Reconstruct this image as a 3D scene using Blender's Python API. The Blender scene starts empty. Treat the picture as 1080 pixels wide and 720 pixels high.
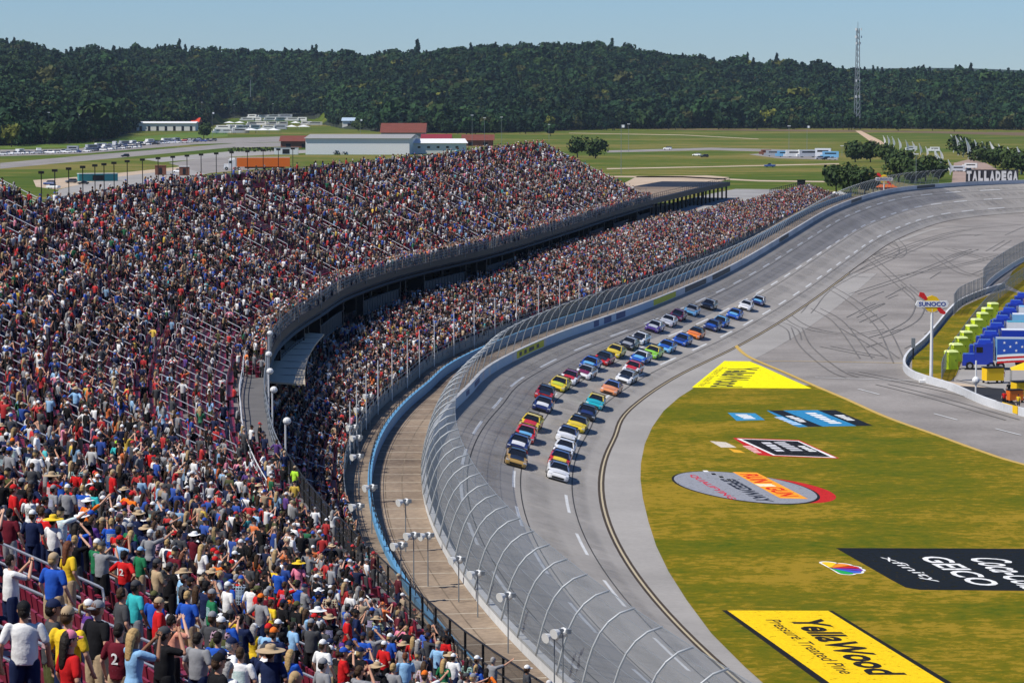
import bpy, bmesh, math, random
import numpy as np
from mathutils import Vector, Matrix, Euler

SC = bpy.context.scene
COL = SC.collection
R = math.radians

# ---------------------------------------------------------------- camera
F_PX = 3000.0                     # focal length in pixels of the 1080 px wide photograph
CAM_Z = 35.0
PITCH = math.atan(260.0 / F_PX)   # horizon 260 px above the centre
cam_d = bpy.data.cameras.new("camera")
cam_d.sensor_width = 36.0
cam_d.lens = 36.0 * F_PX / 1080.0
cam_d.clip_start = 1.0
cam_d.clip_end = 20000.0
cam = bpy.data.objects.new("camera", cam_d)
COL.objects.link(cam)
cam.location = (0, 0, CAM_Z)
cam.rotation_euler = (math.pi / 2 - PITCH, 0, 0)
SC.camera = cam

# ---------------------------------------------------------------- sky, sun, exposure
SUN_EL, SUN_AZ = 54.0, -114.0      # azimuth measured clockwise from +Y (the view direction)
w = bpy.data.worlds.new("World"); SC.world = w; w.use_nodes = True
nt = w.node_tree
bg = nt.nodes["Background"]
sky = nt.nodes.new("ShaderNodeTexSky")
sky.sky_type = 'NISHITA'; sky.sun_disc = False
sky.sun_elevation = R(SUN_EL); sky.sun_rotation = R(SUN_AZ % 360)
sky.altitude = 0; sky.air_density = 1.0; sky.dust_density = 0.0; sky.ozone_density = 6.0
tn = nt.nodes.new("ShaderNodeMix"); tn.data_type = 'RGBA'; tn.blend_type = 'MULTIPLY'; tn.inputs["Factor"].default_value = 1.0
tn.inputs["B"].default_value = (.74, .96, 1.30, 1)      # a slightly bluer day
nt.links.new(sky.outputs[0], tn.inputs["A"]); nt.links.new(tn.outputs["Result"], bg.inputs[0])
bg.inputs[1].default_value = 0.06
sd = bpy.data.lights.new("sun", 'SUN'); sd.energy = 4.0; sd.angle = R(0.53); sd.color = (1.0, 0.955, 0.88)
sun = bpy.data.objects.new("sun", sd); COL.objects.link(sun)
a, e = R(SUN_AZ), R(SUN_EL)
sdir = Vector((math.sin(a) * math.cos(e), math.cos(a) * math.cos(e), math.sin(e)))
sun.rotation_euler = sdir.to_track_quat('Z', 'Y').to_euler()
sun.location = (-60, 40, 120)
vs = SC.view_settings
SC.display_settings.display_device = 'sRGB'
vs.view_transform = 'Standard'; vs.look = 'None'; vs.gamma = 1.0; vs.use_curve_mapping = False
vs.exposure = 0.42
SC.cycles.max_bounces = 5; SC.cycles.diffuse_bounces = 2; SC.cycles.glossy_bounces = 2
SC.cycles.transparent_max_bounces = 16; SC.cycles.volume_bounces = 0
SC.cycles.use_denoising = True

# ---------------------------------------------------------------- pixels to rays
CP, SP = math.cos(PITCH), math.sin(PITCH)
def ray(px, py):
    u, v = (px - 540) / F_PX, -(py - 360) / F_PX
    return Vector((u, CP + v * SP, v * CP - SP))
def unproj(px, py, z=0.0):
    d = ray(px, py); t = (z - CAM_Z) / d.z
    return Vector((d.x * t, d.y * t, z))
def at_depth(px, py, Y):
    d = ray(px, py); t = Y / d.y
    return Vector((d.x * t, Y, CAM_Z + d.z * t))
def proj(p):
    x, y, z = p[0], p[1], p[2] - CAM_Z
    depth = y * CP - z * SP; up = y * SP + z * CP
    return 540 + F_PX * x / depth, 360 - F_PX * up / depth, depth

# ---------------------------------------------------------------- materials
def lin(r, g, b):
    f = lambda c: (c / 255 / 12.92) if c / 255 <= 0.04045 else ((c / 255 + 0.055) / 1.055) ** 2.4
    return (f(r), f(g), f(b))
def newmat(name):
    m = bpy.data.materials.new(name); m.use_nodes = True
    n = m.node_tree; b = n.nodes["Principled BSDF"]
    return m, n, b
def sock(b, name, v):
    if name in b.inputs: b.inputs[name].default_value = v
def flat(name, col, rough=0.6, metal=0.0, spec=0.3, var=0.15, scale=3.0, bump=0.0):
    """one procedural material: base colour broken up by a little noise"""
    m, n, b = newmat(name)
    tc = n.nodes.new("ShaderNodeTexCoord"); nz = n.nodes.new("ShaderNodeTexNoise")
    nz.inputs["Scale"].default_value = scale; nz.inputs["Detail"].default_value = 5
    n.links.new(tc.outputs["Object"], nz.inputs["Vector"])
    mx = n.nodes.new("ShaderNodeMix"); mx.data_type = 'RGBA'
    n.links.new(nz.outputs["Fac"], mx.inputs["Factor"])
    mx.inputs["A"].default_value = tuple(c * (1 - var) for c in col) + (1,)
    mx.inputs["B"].default_value = tuple(min(1, c * (1 + var)) for c in col) + (1,)
    n.links.new(mx.outputs["Result"], b.inputs["Base Color"])
    sock(b, "Roughness", rough); sock(b, "Metallic", metal); sock(b, "Specular IOR Level", spec)
    if bump:
        bp = n.nodes.new("ShaderNodeBump"); bp.inputs["Strength"].default_value = bump
        bp.inputs["Distance"].default_value = 0.02
        n.links.new(nz.outputs["Fac"], bp.inputs["Height"]); n.links.new(bp.outputs[0], b.inputs["Normal"])
    return m
def tint(name, rough=0.8, spec=0.2, metal=0.0, var=0.12, scale=9.0, bump=0.0, coat=0.0):
    """colour comes from the object's own colour, so copies share a mesh"""
    m, n, b = newmat(name)
    oi = n.nodes.new("ShaderNodeObjectInfo"); tc = n.nodes.new("ShaderNodeTexCoord")
    nz = n.nodes.new("ShaderNodeTexNoise"); nz.inputs["Scale"].default_value = scale; nz.inputs["Detail"].default_value = 3
    n.links.new(tc.outputs["Object"], nz.inputs["Vector"])
    mr = n.nodes.new("ShaderNodeMapRange"); mr.inputs["To Min"].default_value = 1 - var; mr.inputs["To Max"].default_value = 1 + var
    n.links.new(nz.outputs["Fac"], mr.inputs["Value"])
    vm = n.nodes.new("ShaderNodeVectorMath"); vm.operation = 'SCALE'
    n.links.new(oi.outputs["Color"], vm.inputs[0]); n.links.new(mr.outputs[0], vm.inputs["Scale"])
    n.links.new(vm.outputs[0], b.inputs["Base Color"])
    sock(b, "Roughness", rough); sock(b, "Metallic", metal); sock(b, "Specular IOR Level", spec); sock(b, "Coat Weight", coat)
    if bump:
        bp = n.nodes.new("ShaderNodeBump"); bp.inputs["Strength"].default_value = bump; bp.inputs["Distance"].default_value = 0.03
        n.links.new(nz.outputs["Fac"], bp.inputs["Height"]); n.links.new(bp.outputs[0], b.inputs["Normal"])
    return m
def inst_tint(name, attr, rough=0.85):
    """colour stored on each instance of a crowd"""
    m, n, b = newmat(name)
    at = n.nodes.new("ShaderNodeAttribute"); at.attribute_type = 'INSTANCER'; at.attribute_name = attr
    n.links.new(at.outputs["Color"], b.inputs["Base Color"])
    sock(b, "Roughness", rough); sock(b, "Specular IOR Level", 0.15)
    return m

# ---------------------------------------------------------------- mesh builder
class MB:
    def __init__(s): s.v = []; s.f = []; s.m = []; s.smooth = False
    def add(s, vs, fs, mi=0):
        o = len(s.v); s.v += [tuple(p) for p in vs]; s.f += [tuple(i + o for i in f) for f in fs]; s.m += [mi] * len(fs)
        return s
    def box(s, c, d, rz=0.0, mi=0, rx=0.0, ry=0.0, taper=1.0):
        x, y, z = d[0] / 2, d[1] / 2, d[2] / 2
        M = Euler((rx, ry, rz)).to_matrix()
        vs = []
        for k, (sx, sy, sz) in enumerate([(-1,-1,-1),(1,-1,-1),(1,1,-1),(-1,1,-1),(-1,-1,1),(1,-1,1),(1,1,1),(-1,1,1)]):
            t = taper if sz > 0 else 1.0
            vs.append(Vector(c) + M @ Vector((sx * x * t, sy * y * t, sz * z)))
        return s.add(vs, [(0,3,2,1),(4,5,6,7),(0,1,5,4),(1,2,6,5),(2,3,7,6),(3,0,4,7)], mi)
    def tube(s, pts, r, n=6, mi=0, caps=True, ell=None):
        pts = [Vector(p) for p in pts]; N = len(pts)
        rs = r if isinstance(r, (list, tuple)) else [r] * N
        vs = []; up0 = None
        for i, p in enumerate(pts):
            t = (pts[min(i + 1, N - 1)] - pts[max(i - 1, 0)])
            t = t.normalized() if t.length > 1e-9 else Vector((0, 0, 1))
            if up0 is None:
                up0 = Vector((0, 1, 0)) if abs(t.y) < 0.9 else Vector((0, 0, 1))
            a = t.cross(up0)
            if a.length < 1e-6: a = t.cross(Vector((1, 0, 0)))
            a.normalize(); b = a.cross(t).normalized(); up0 = b
            ra = rs[i] if not isinstance(rs[i], (tuple, list)) else rs[i][0]
            rb = rs[i] if not isinstance(rs[i], (tuple, list)) else rs[i][1]
            for k in range(n):
                an = 2 * math.pi * k / n
                vs.append(p + a * (math.cos(an) * ra) + b * (math.sin(an) * rb))
        fs = [(i * n + k, i * n + (k + 1) % n, (i + 1) * n + (k + 1) % n, (i + 1) * n + k) for i in range(N - 1) for k in range(n)]
        if caps: fs += [tuple(range(n - 1, -1, -1)), tuple((N - 1) * n + k for k in range(n))]
        return s.add(vs, fs, mi)
    def sphere(s, c, r, n=10, m=7, mi=0, M=None):
        rx, ry, rz = r if isinstance(r, (tuple, list)) else (r, r, r)
        vs = [Vector((0, 0, rz))]
        for i in range(1, m):
            ph = math.pi * i / m
            for k in range(n):
                th = 2 * math.pi * k / n
                vs.append(Vector((rx * math.sin(ph) * math.cos(th), ry * math.sin(ph) * math.sin(th), rz * math.cos(ph))))
        vs.append(Vector((0, 0, -rz)))
        if M is not None: vs = [M @ v for v in vs]
        vs = [v + Vector(c) for v in vs]
        fs = [(0, 1 + k, 1 + (k + 1) % n) for k in range(n)]
        for i in range(m - 2):
            for k in range(n):
                a, b = 1 + i * n + k, 1 + i * n + (k + 1) % n
                fs.append((a, a + n, b + n, b))
        L = len(vs) - 1; o = 1 + (m - 2) * n
        fs += [(L, o + (k + 1) % n, o + k) for k in range(n)]
        return s.add(vs, fs, mi)
    def prism(s, poly, z0, z1, mi=0):
        n = len(poly)
        vs = [(p[0], p[1], z0) for p in poly] + [(p[0], p[1], z1) for p in poly]
        fs = [tuple(range(n - 1, -1, -1)), tuple(range(n, 2 * n))] + [(i, (i + 1) % n, n + (i + 1) % n, n + i) for i in range(n)]
        return s.add(vs, fs, mi)
    def grid(s, rows, mi=0, closed=False):
        """rows: list of equal length point lists"""
        n = len(rows[0]); vs = [p for r in rows for p in r]
        fs = []
        for i in range(len(rows) - 1):
            for k in range(n if closed else n - 1):
                k2 = (k + 1) % n
                fs.append((i * n + k, i * n + k2, (i + 1) * n + k2, (i + 1) * n + k))
        return s.add(vs, fs, mi)
    def mesh(s, name, mats):
        me = bpy.data.meshes.new(name)
        me.from_pydata(s.v, [], s.f)
        for m in (mats if isinstance(mats, (list, tuple)) else [mats]): me.materials.append(m)
        if len(set(s.m)) > 1 or (s.m and s.m[0]): me.polygons.foreach_set("material_index", s.m)
        if s.smooth: me.polygons.foreach_set("use_smooth", [True] * len(me.polygons))
        me.update()
        return me
    def build(s, name, mats, parent=None, loc=None, smooth=None):
        if smooth is not None: s.smooth = smooth
        return obj(name, s.mesh(name, mats), parent, loc)

def obj(name, me, parent=None, loc=None):
    o = bpy.data.objects.new(name, me); COL.objects.link(o)
    if parent is not None: o.parent = parent
    if loc is not None: o.location = loc
    return o
def empty(name, loc=(0, 0, 0), rz=0.0):
    o = bpy.data.objects.new(name, None); COL.objects.link(o); o.location = loc; o.rotation_euler = (0, 0, rz)
    o.empty_display_size = 0.5
    return o
def tag(o, label=None, cat=None, group=None, kind=None):
    if label: o["label"] = label
    if cat: o["category"] = cat
    if group: o["group"] = group
    if kind: o["kind"] = kind
    return o
def copy_tree(o, parent=None):
    c = o.copy(); COL.objects.link(c)
    if parent is not None: c.parent = parent
    for ch in list(o.children): copy_tree(ch, c)
    return c
def fix_normals(o):
    bm = bmesh.new(); bm.from_mesh(o.data); bmesh.ops.recalc_face_normals(bm, faces=bm.faces); bm.to_mesh(o.data); bm.free()
    return o

# ---------------------------------------------------------------- the path of the race track (inner line), s = arc length, q = distance outwards
_c = (457.6, 240.0)
_pts = []
for yy in list(range(-140, 300, 12)):
    _pts.append((_c[0] - math.sqrt(450 ** 2 - (yy - _c[1]) ** 2), yy))
_pts += [(12.3, 312), (19.6, 350), (31.4, 396), (41.6, 440), (54.3, 500), (73, 593), (92.5, 686), (115, 772), (131, 814), (152, 847), (184, 872), (226, 882), (275, 876), (320, 855), (352, 820)]
def _catmull(P, step=1.0):
    P = [np.array(p, float) for p in P]; out = []
    for i in range(1, len(P) - 2):
        p0, p1, p2, p3 = P[i - 1], P[i], P[i + 1], P[i + 2]
        n = max(2, int(np.linalg.norm(p2 - p1) / step))
        for k in range(n):
            t = k / n
            out.append(0.5 * ((2 * p1) + (-p0 + p2) * t + (2 * p0 - 5 * p1 + 4 * p2 - p3) * t * t + (-p0 + 3 * p1 - 3 * p2 + p3) * t ** 3))
    return np.array(out)
PL = _catmull(_pts)
for _ in range(60):                      # smooth the kinks
    PL[1:-1] = 0.25 * PL[:-2] + 0.5 * PL[1:-1] + 0.25 * PL[2:]
_d = np.linalg.norm(np.diff(PL, axis=0), axis=1)
SL = np.concatenate([[0], np.cumsum(_d)])
_T = np.gradient(PL, axis=0); _T /= np.linalg.norm(_T, axis=1)[:, None]
NL = np.stack([-_T[:, 1], _T[:, 0]], 1)      # outward = left of travel
S_END = float(SL[-1])
def s_of_Y(Y):                                # first time the inner line passes depth Y
    return float(SL[int(np.argmin(np.abs(PL[:1010, 1] - Y)))])
def PT(s, q, z=0.0):
    x = np.interp(s, SL, PL[:, 0]); y = np.interp(s, SL, PL[:, 1])
    nx = np.interp(s, SL, NL[:, 0]); ny = np.interp(s, SL, NL[:, 1])
    return Vector((float(x + nx * q), float(y + ny * q), z))
def PTV(s, q):
    s = np.asarray(s, float); q = np.asarray(q, float)
    x = np.interp(s, SL, PL[:, 0]); y = np.interp(s, SL, PL[:, 1])
    nx = np.interp(s, SL, NL[:, 0]); ny = np.interp(s, SL, NL[:, 1])
    return x + nx * q, y + ny * q, nx, ny
def heading(s):                               # angle of travel direction
    nx = float(np.interp(s, SL, NL[:, 0])); ny = float(np.interp(s, SL, NL[:, 1]))
    return math.atan2(-ny, -nx)            # local +Y turned into the direction of travel away from the camera
def sq_of(X, Y):
    d2 = (PL[:, 0] - X) ** 2 + (PL[:, 1] - Y) ** 2
    i = int(np.argmin(d2)); i = min(max(i, 1), len(PL) - 2)
    best = None
    for j in (i - 1, i):
        a, b = PL[j], PL[j + 1]; ab = b - a
        t = max(0, min(1, float(np.dot(np.array([X, Y]) - a, ab) / np.dot(ab, ab))))
        p = a + ab * t; d = float(np.hypot(X - p[0], Y - p[1]))
        if best is None or d < best[0]: best = (d, SL[j] + t * (SL[j + 1] - SL[j]), j)
    j = best[2]
    side = np.dot(np.array([X, Y]) - PL[j], NL[j])
    return float(best[1]), float(math.copysign(best[0], side))
TW = 14.7                                      # banked width
def sm(a, b, x):
    t = max(0.0, min(1.0, (x - a) / (b - a))); return t * t * (3 - 2 * t)
S450, S800 = s_of_Y(450), s_of_Y(800)
def bank(s): return 4.2 + 3.8 * sm(S450, S800, s)
def track_z(s, q):
    t = max(0.0, q) / TW
    return bank(s) * (t if t > 0.08 else t * t / 0.08 * 0.5 + t * 0.5)
def hit(px, py, zf, y0=20.0, y1=1400.0, n=700, off=0.0):
    """first point along the pixel's ray that meets the surface zf(s, q) + off"""
    d = ray(px, py); prev = None
    for i in range(n + 1):
        Y = y0 * (y1 / y0) ** (i / n); t = Y / d.y
        X, Z = d.x * t, CAM_Z + d.z * t
        s, q = sq_of(X, Y); z = zf(s, q)
        if z is not None:
            if prev is not None and prev[0] is not None and Z <= z + off:
                lo, hi = prev[1], Y
                for _ in range(24):
                    mid = (lo + hi) / 2; t = mid / d.y; X, Z = d.x * t, CAM_Z + d.z * t
                    s, q = sq_of(X, mid); zz = zf(s, q)
                    if zz is not None and Z <= zz + off: hi = mid
                    else: lo = mid
                return Vector((X, mid, Z - off)), s, q
        prev = (z, Y)
    return None
# ================================================================ materials of the place
def asphalt(name, c0, c1, rough=0.85, streak=True, band=0.0):
    m, n, b = newmat(name)
    tc = n.nodes.new("ShaderNodeTexCoord")
    nz = n.nodes.new("ShaderNodeTexNoise"); nz.inputs["Scale"].default_value = 0.06; nz.inputs["Detail"].default_value = 8; nz.inputs["Roughness"].default_value = 0.65
    n2 = n.nodes.new("ShaderNodeTexNoise"); n2.inputs["Scale"].default_value = 2.2; n2.inputs["Detail"].default_value = 6
    n.links.new(tc.outputs["Object"], nz.inputs["Vector"]); n.links.new(tc.outputs["Object"], n2.inputs["Vector"])
    ad = n.nodes.new("ShaderNodeMath"); ad.operation = 'MULTIPLY_ADD'; ad.inputs[1].default_value = 0.35
    n.links.new(n2.outputs["Fac"], ad.inputs[0]); n.links.new(nz.outputs["Fac"], ad.inputs[2])
    mr = n.nodes.new("ShaderNodeMapRange"); mr.inputs["From Min"].default_value = 0.45; mr.inputs["From Max"].default_value = 0.9
    n.links.new(ad.outputs[0], mr.inputs["Value"])
    mx = n.nodes.new("ShaderNodeMix"); mx.data_type = 'RGBA'
    mx.inputs["A"].default_value = c0 + (1,); mx.inputs["B"].default_value = c1 + (1,)
    n.links.new(mr.outputs[0], mx.inputs["Factor"]); n.links.new(mx.outputs["Result"], b.inputs["Base Color"])
    sock(b, "Roughness", rough); sock(b, "Specular IOR Level", 0.25)
    bp = n.nodes.new("ShaderNodeBump"); bp.inputs["Strength"].default_value = 0.25; bp.inputs["Distance"].default_value = 0.02
    n.links.new(n2.outputs["Fac"], bp.inputs["Height"]); n.links.new(bp.outputs[0], b.inputs["Normal"])
    return m
def grass_mat(name, cols, s1=0.02, s2=0.4, stretch=(1, 1, 1)):
    m, n, b = newmat(name)
    tc = n.nodes.new("ShaderNodeTexCoord"); mp = n.nodes.new("ShaderNodeMapping"); mp.inputs["Scale"].default_value = stretch
    n.links.new(tc.outputs["Object"], mp.inputs["Vector"])
    a = n.nodes.new("ShaderNodeTexNoise"); a.inputs["Scale"].default_value = s1; a.inputs["Detail"].default_value = 10; a.inputs["Roughness"].default_value = 0.7
    c = n.nodes.new("ShaderNodeTexNoise"); c.inputs["Scale"].default_value = s2; c.inputs["Detail"].default_value = 8; c.inputs["Roughness"].default_value = 0.75
    n.links.new(mp.outputs[0], a.inputs["Vector"]); n.links.new(mp.outputs[0], c.inputs["Vector"])
    ad = n.nodes.new("ShaderNodeMath"); ad.operation = 'MULTIPLY_ADD'; ad.inputs[1].default_value = 0.9
    n.links.new(c.outputs["Fac"], ad.inputs[0]); n.links.new(a.outputs["Fac"], ad.inputs[2])
    cr = n.nodes.new("ShaderNodeValToRGB"); cr.color_ramp.interpolation = 'LINEAR'
    el = cr.color_ramp.elements
    while len(el) < len(cols): el.new(0.5)
    for i, cc in enumerate(cols):
        el[i].position = 0.70 + 0.50 * i / (len(cols) - 1); el[i].color = cc + (1,)
    n.links.new(ad.outputs[0], cr.inputs[0]); n.links.new(cr.outputs[0], b.inputs["Base Color"])
    sock(b, "Roughness", 0.95); sock(b, "Specular IOR Level", 0.1)
    bp = n.nodes.new("ShaderNodeBump"); bp.inputs["Strength"].default_value = 0.5; bp.inputs["Distance"].default_value = 0.1
    n.links.new(c.outputs["Fac"], bp.inputs["Height"]); n.links.new(bp.outputs[0], b.inputs["Normal"])
    return m
M = {}
M['track'] = asphalt('track_asphalt', (.240, .222, .200), (.368, .340, .305))
M['apron'] = asphalt('apron_asphalt', (.235, .222, .205), (.345, .325, .30))
M['pave'] = asphalt('infield_asphalt', (.155, .140, .126), (.315, .288, .262))
M['walk'] = asphalt('tan_concrete', (.075, .052, .038), (.36, .275, .195))
M['conc'] = asphalt('grey_concrete', (.20, .19, .18), (.34, .33, .31))
M['step'] = asphalt('step_concrete', (.12, .10, .095), (.24, .21, .20))
M['grass'] = grass_mat('infield_grass', [(.038, .080, .001), (.104, .106, .001), (.172, .128, .002), (.26, .175, .012)], 0.07, 1.3, (0.6, .8, 1))
M['field'] = grass_mat('field_grass', [(.030, .062, .004), (.060, .095, .007), (.095, .115, .012), (.17, .145, .035)], 0.004, 0.06, (0.35, 1.2, 1))
M['white'] = flat('white_paint', (.72, .72, .70), 0.6, var=.12, scale=1.5)
M['cream'] = flat('cream_panel', (.78, .76, .69), 0.6, var=.05, scale=.3)
M['line'] = flat('worn_white_line', (.60, .60, .58), 0.7, var=.3, scale=.8)
M['yline'] = flat('worn_yellow_line', (.50, .33, .07), 0.7, var=.2, scale=1)
M['tar'] = flat('tar_seam', (.035, .033, .03), 0.8, var=.3, scale=.5)
M['steel'] = flat('galvanised_steel', (.24, .26, .275), 0.5, .3, var=.12, scale=4)
M['rail'] = flat('bright_aluminium_rail', (.74, .74, .74), 0.4, .15, var=.08, scale=4)
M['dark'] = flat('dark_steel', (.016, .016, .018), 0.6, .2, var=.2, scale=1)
M['black'] = flat('black_rubber', (.012, .012, .012), 0.7, var=.2, scale=5)
M['blue'] = flat('blue_wall_paint', (.10, .27, .46), 0.6, var=.2, scale=1.2)
M['seat'] = flat('maroon_seat_plastic', (.19, .014, .035), 0.5, var=.25, scale=.7)
M['yellow'] = flat('yellow_paint', (.80, .50, .01), 0.6, var=.06, scale=1)
M['wallpaint'] = asphalt('wall_paint_white', (.42, .43, .44), (.66, .67, .68))
M['glass'] = flat('dark_glass', (.012, .014, .018), 0.08, spec=.6, var=.1, scale=2)
M['roofred'] = flat('rust_red_roof', (.16, .045, .028), 0.8, var=.25, scale=.3)
M['roofgrey'] = flat('grey_metal_roof', (.30, .29, .27), 0.6, var=.15, scale=.3)
M['brick'] = flat('brick', (.22, .085, .05), 0.9, var=.3, scale=2)
M['orange'] = flat('orange_paint', (.75, .16, .015), 0.45, var=.05, scale=1)
M['teal'] = flat('teal_paint', (.03, .22, .23), 0.5, var=.08, scale=1)
M['bark'] = flat('bark', (.09, .065, .045), 0.95, var=.35, scale=3, bump=.4)
M['dirt'] = asphalt('pale_dirt', (.36, .26, .17), (.52, .42, .31))

# chain link: mostly open wire mesh
m, n, b = newmat('chain_link'); M['mesh'] = m
tr = n.nodes.new("ShaderNodeBsdfTransparent"); ms = n.nodes.new("ShaderNodeMixShader"); ms.inputs[0].default_value = 0.38
sock(b, "Base Color", (.13, .15, .165, 1)); sock(b, "Roughness", .7)
n.links.new(tr.outputs[0], ms.inputs[1]); n.links.new(b.outputs[0], ms.inputs[2]); n.links.new(ms.outputs[0], n.nodes["Material Output"].inputs[0])
m, n, b = newmat('blue_grey_net'); M['net'] = m
tr = n.nodes.new("ShaderNodeBsdfTransparent"); ms = n.nodes.new("ShaderNodeMixShader"); ms.inputs[0].default_value = 0.5
sock(b, "Base Color", (.13, .18, .22, 1)); sock(b, "Roughness", .7)
n.links.new(tr.outputs[0], ms.inputs[1]); n.links.new(b.outputs[0], ms.inputs[2]); n.links.new(ms.outputs[0], n.nodes["Material Output"].inputs[0])
m, n, b = newmat('dark_screen_mesh'); M['dmesh'] = m
tr = n.nodes.new("ShaderNodeBsdfTransparent"); ms = n.nodes.new("ShaderNodeMixShader"); ms.inputs[0].default_value = 0.55
sock(b, "Base Color", (.03, .03, .03, 1)); sock(b, "Roughness", .7)
n.links.new(tr.outputs[0], ms.inputs[1]); n.links.new(b.outputs[0], ms.inputs[2]); n.links.new(ms.outputs[0], n.nodes["Material Output"].inputs[0])

# ================================================================ ground and hills
g = MB(); xs = np.concatenate([np.linspace(-6000, -700, 12), np.linspace(-600, 900, 31), np.linspace(1000, 6000, 12)])
ys = np.concatenate([np.linspace(-900, 3600, 46), np.linspace(3800, 9000, 14)])
g.grid([[(float(x), float(y), -0.10) for x in xs] for y in ys])
tag(g.build('ground', M['field']), kind='structure')

# skyline of the wooded ridge in photograph pixels, and the foot of the wood
SKY = [(-400, 62), (-200, 52), (0, 50), (30, 53), (60, 60), (100, 55), (150, 53), (200, 57), (250, 59), (330, 55), (400, 61), (450, 62), (480, 56), (540, 51), (600, 51), (640, 54), (700, 61), (760, 66), (820, 68), (900, 76), (950, 76), (1000, 78), (1080, 82), (1300, 84), (1600, 88)]
FOOT = [(-400, 1800), (0, 1950), (60, 2050), (110, 2150), (150, 2800), (195, 2850), (235, 3450), (335, 3450), (360, 2950), (380, 2850), (410, 2600), (480, 2600), (560, 2700), (640, 2950), (760, 3000), (900, 2980), (1000, 2900), (1080, 2850), (1600, 2800)]
def hillz(X, Y):
    """terrain height; X, Y arrays"""
    px = 540 + F_PX * X / np.maximum(Y, 1)
    foot = np.interp(px, [p[0] for p in FOOT], [p[1] for p in FOOT])
    ridge = np.maximum(4300.0, foot + 700)
    sk = np.interp(px, [p[0] for p in SKY], [p[1] for p in SKY])
    top = CAM_Z + (100 - sk) / F_PX * ridge - 14
    t = np.clip((Y - foot) / (ridge - foot), 0, 1.4)
    u = np.minimum(t, 1)
    base = top * (u * u * (3 - 2 * u) * .55 + .45 * u)
    bump = 9 * np.sin(X * .0085 + 1.3 * np.sin(Y * .003)) * np.sin(Y * .0062 + X * .002) * np.sin(np.pi * np.clip(t, 0, 1)) * 1.0
    bump += 5 * np.sin(X * .021 + Y * .004) * np.sin(np.pi * np.clip(t, 0, 1))
    return base + bump - np.maximum(t - 1, 0) * 60, t
g = MB(); rows = []
for y in np.linspace(1700, 5200, 220):
    X = np.linspace(-.30, .34, 420) * y
    z, t = hillz(X, np.full_like(X, y))
    rows.append([(float(x), float(y), float(zz) - 0.3 if tt > 0 else -6.0) for x, zz, tt in zip(X, z, t)])
g.grid(rows)
M['forestfloor'] = flat('forest_floor', (.020, .026, .012), .95, var=.3, scale=.05)
tag(g.build('hills', M['forestfloor'], smooth=True), kind='structure')
# a second, bluer ridge far behind on the right
g = MB(); rows = []
for y, hh in ((7200, 0), (7800, 95), (8400, 150), (9000, 120)):
    rows.append([(x, y, hh * (0.80 + .12 * math.sin(x * .0016 + 2) + .05 * math.sin(x * .006))) for x in np.linspace(-2500, 4200, 80)])
g.grid(rows)
tag(g.build('far_hills', flat('far_wood', (.020, .036, .018), .95, var=.4, scale=.02), smooth=True), kind='structure')

# ================================================================ infield surfaces
def poly_sheet(name, pix, z, mat, kind='structure', thick=None, close=None):
    g = MB(); P = [unproj(x, y, z) if not isinstance(x, Vector) else x for x, y in pix]
    g.add(P, [tuple(range(len(P)))])
    o = g.build(name, mat)
    bm = bmesh.new(); bm.from_mesh(o.data); bmesh.ops.triangulate(bm, faces=bm.faces)
    for f in bm.faces:
        if f.normal.z < 0: f.normal_flip()
    bm.to_mesh(o.data); bm.free()
    if kind: tag(o, kind=kind)
    return o
def world_sheet(name, pts, z, mat, kind='structure'):
    g = MB(); g.add([(p[0], p[1], z) for p in pts], [tuple(range(len(pts)))])
    o = g.build(name, mat); bm = bmesh.new(); bm.from_mesh(o.data); bmesh.ops.triangulate(bm, faces=bm.faces)
    for f in bm.faces:
        if f.normal.z < 0: f.normal_flip()
    bm.to_mesh(o.data); bm.free()
    return tag(o, kind=kind)
def SR(a, b, step=5.0):
    n = max(2, int((b - a) / step) + 1); return list(np.linspace(a, b, n))
# pavement everywhere inside the track
g = MB(); rows = []
for s in SR(5, S_END - 5, 8):
    rows.append([PT(s, q, -0.04) for q in (0.3, -12, -26, -40, -60, -90)])
g.grid(rows); infp = g.build('infield_pavement', M['pave']); tag(infp, kind='structure')
world_sheet('paddock_pavement', [(40, 340), (75, 470), (110, 640), (150, 735), (420, 735), (420, 100), (110, 100), (60, 240)], -0.065, M['pave'])
# the light apron strip under the double line
g = MB(); rows = []
for s in SR(5, s_of_Y(560), 5):
    rows.append([PT(s, 0.0, 0.0), PT(s, -5.6, -0.02)])
g.grid(rows[::-1]); tag(g.build('apron', M['apron']), kind='structure')
gr_pix = [(735, 407), (716, 419), (700, 433), (688, 450), (680, 468), (676, 488), (675.5, 505), (678, 525), (684, 550), (692, 575), (705, 602), (724, 632), (750, 667), (785, 702), (830, 742), (880, 780), (1250, 780), (1250, 533), (1080, 490), (1035, 476), (985, 458), (935, 440), (890, 420), (857, 406)]
poly_sheet('infield_grass', gr_pix, 0.03, M['grass'])
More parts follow.
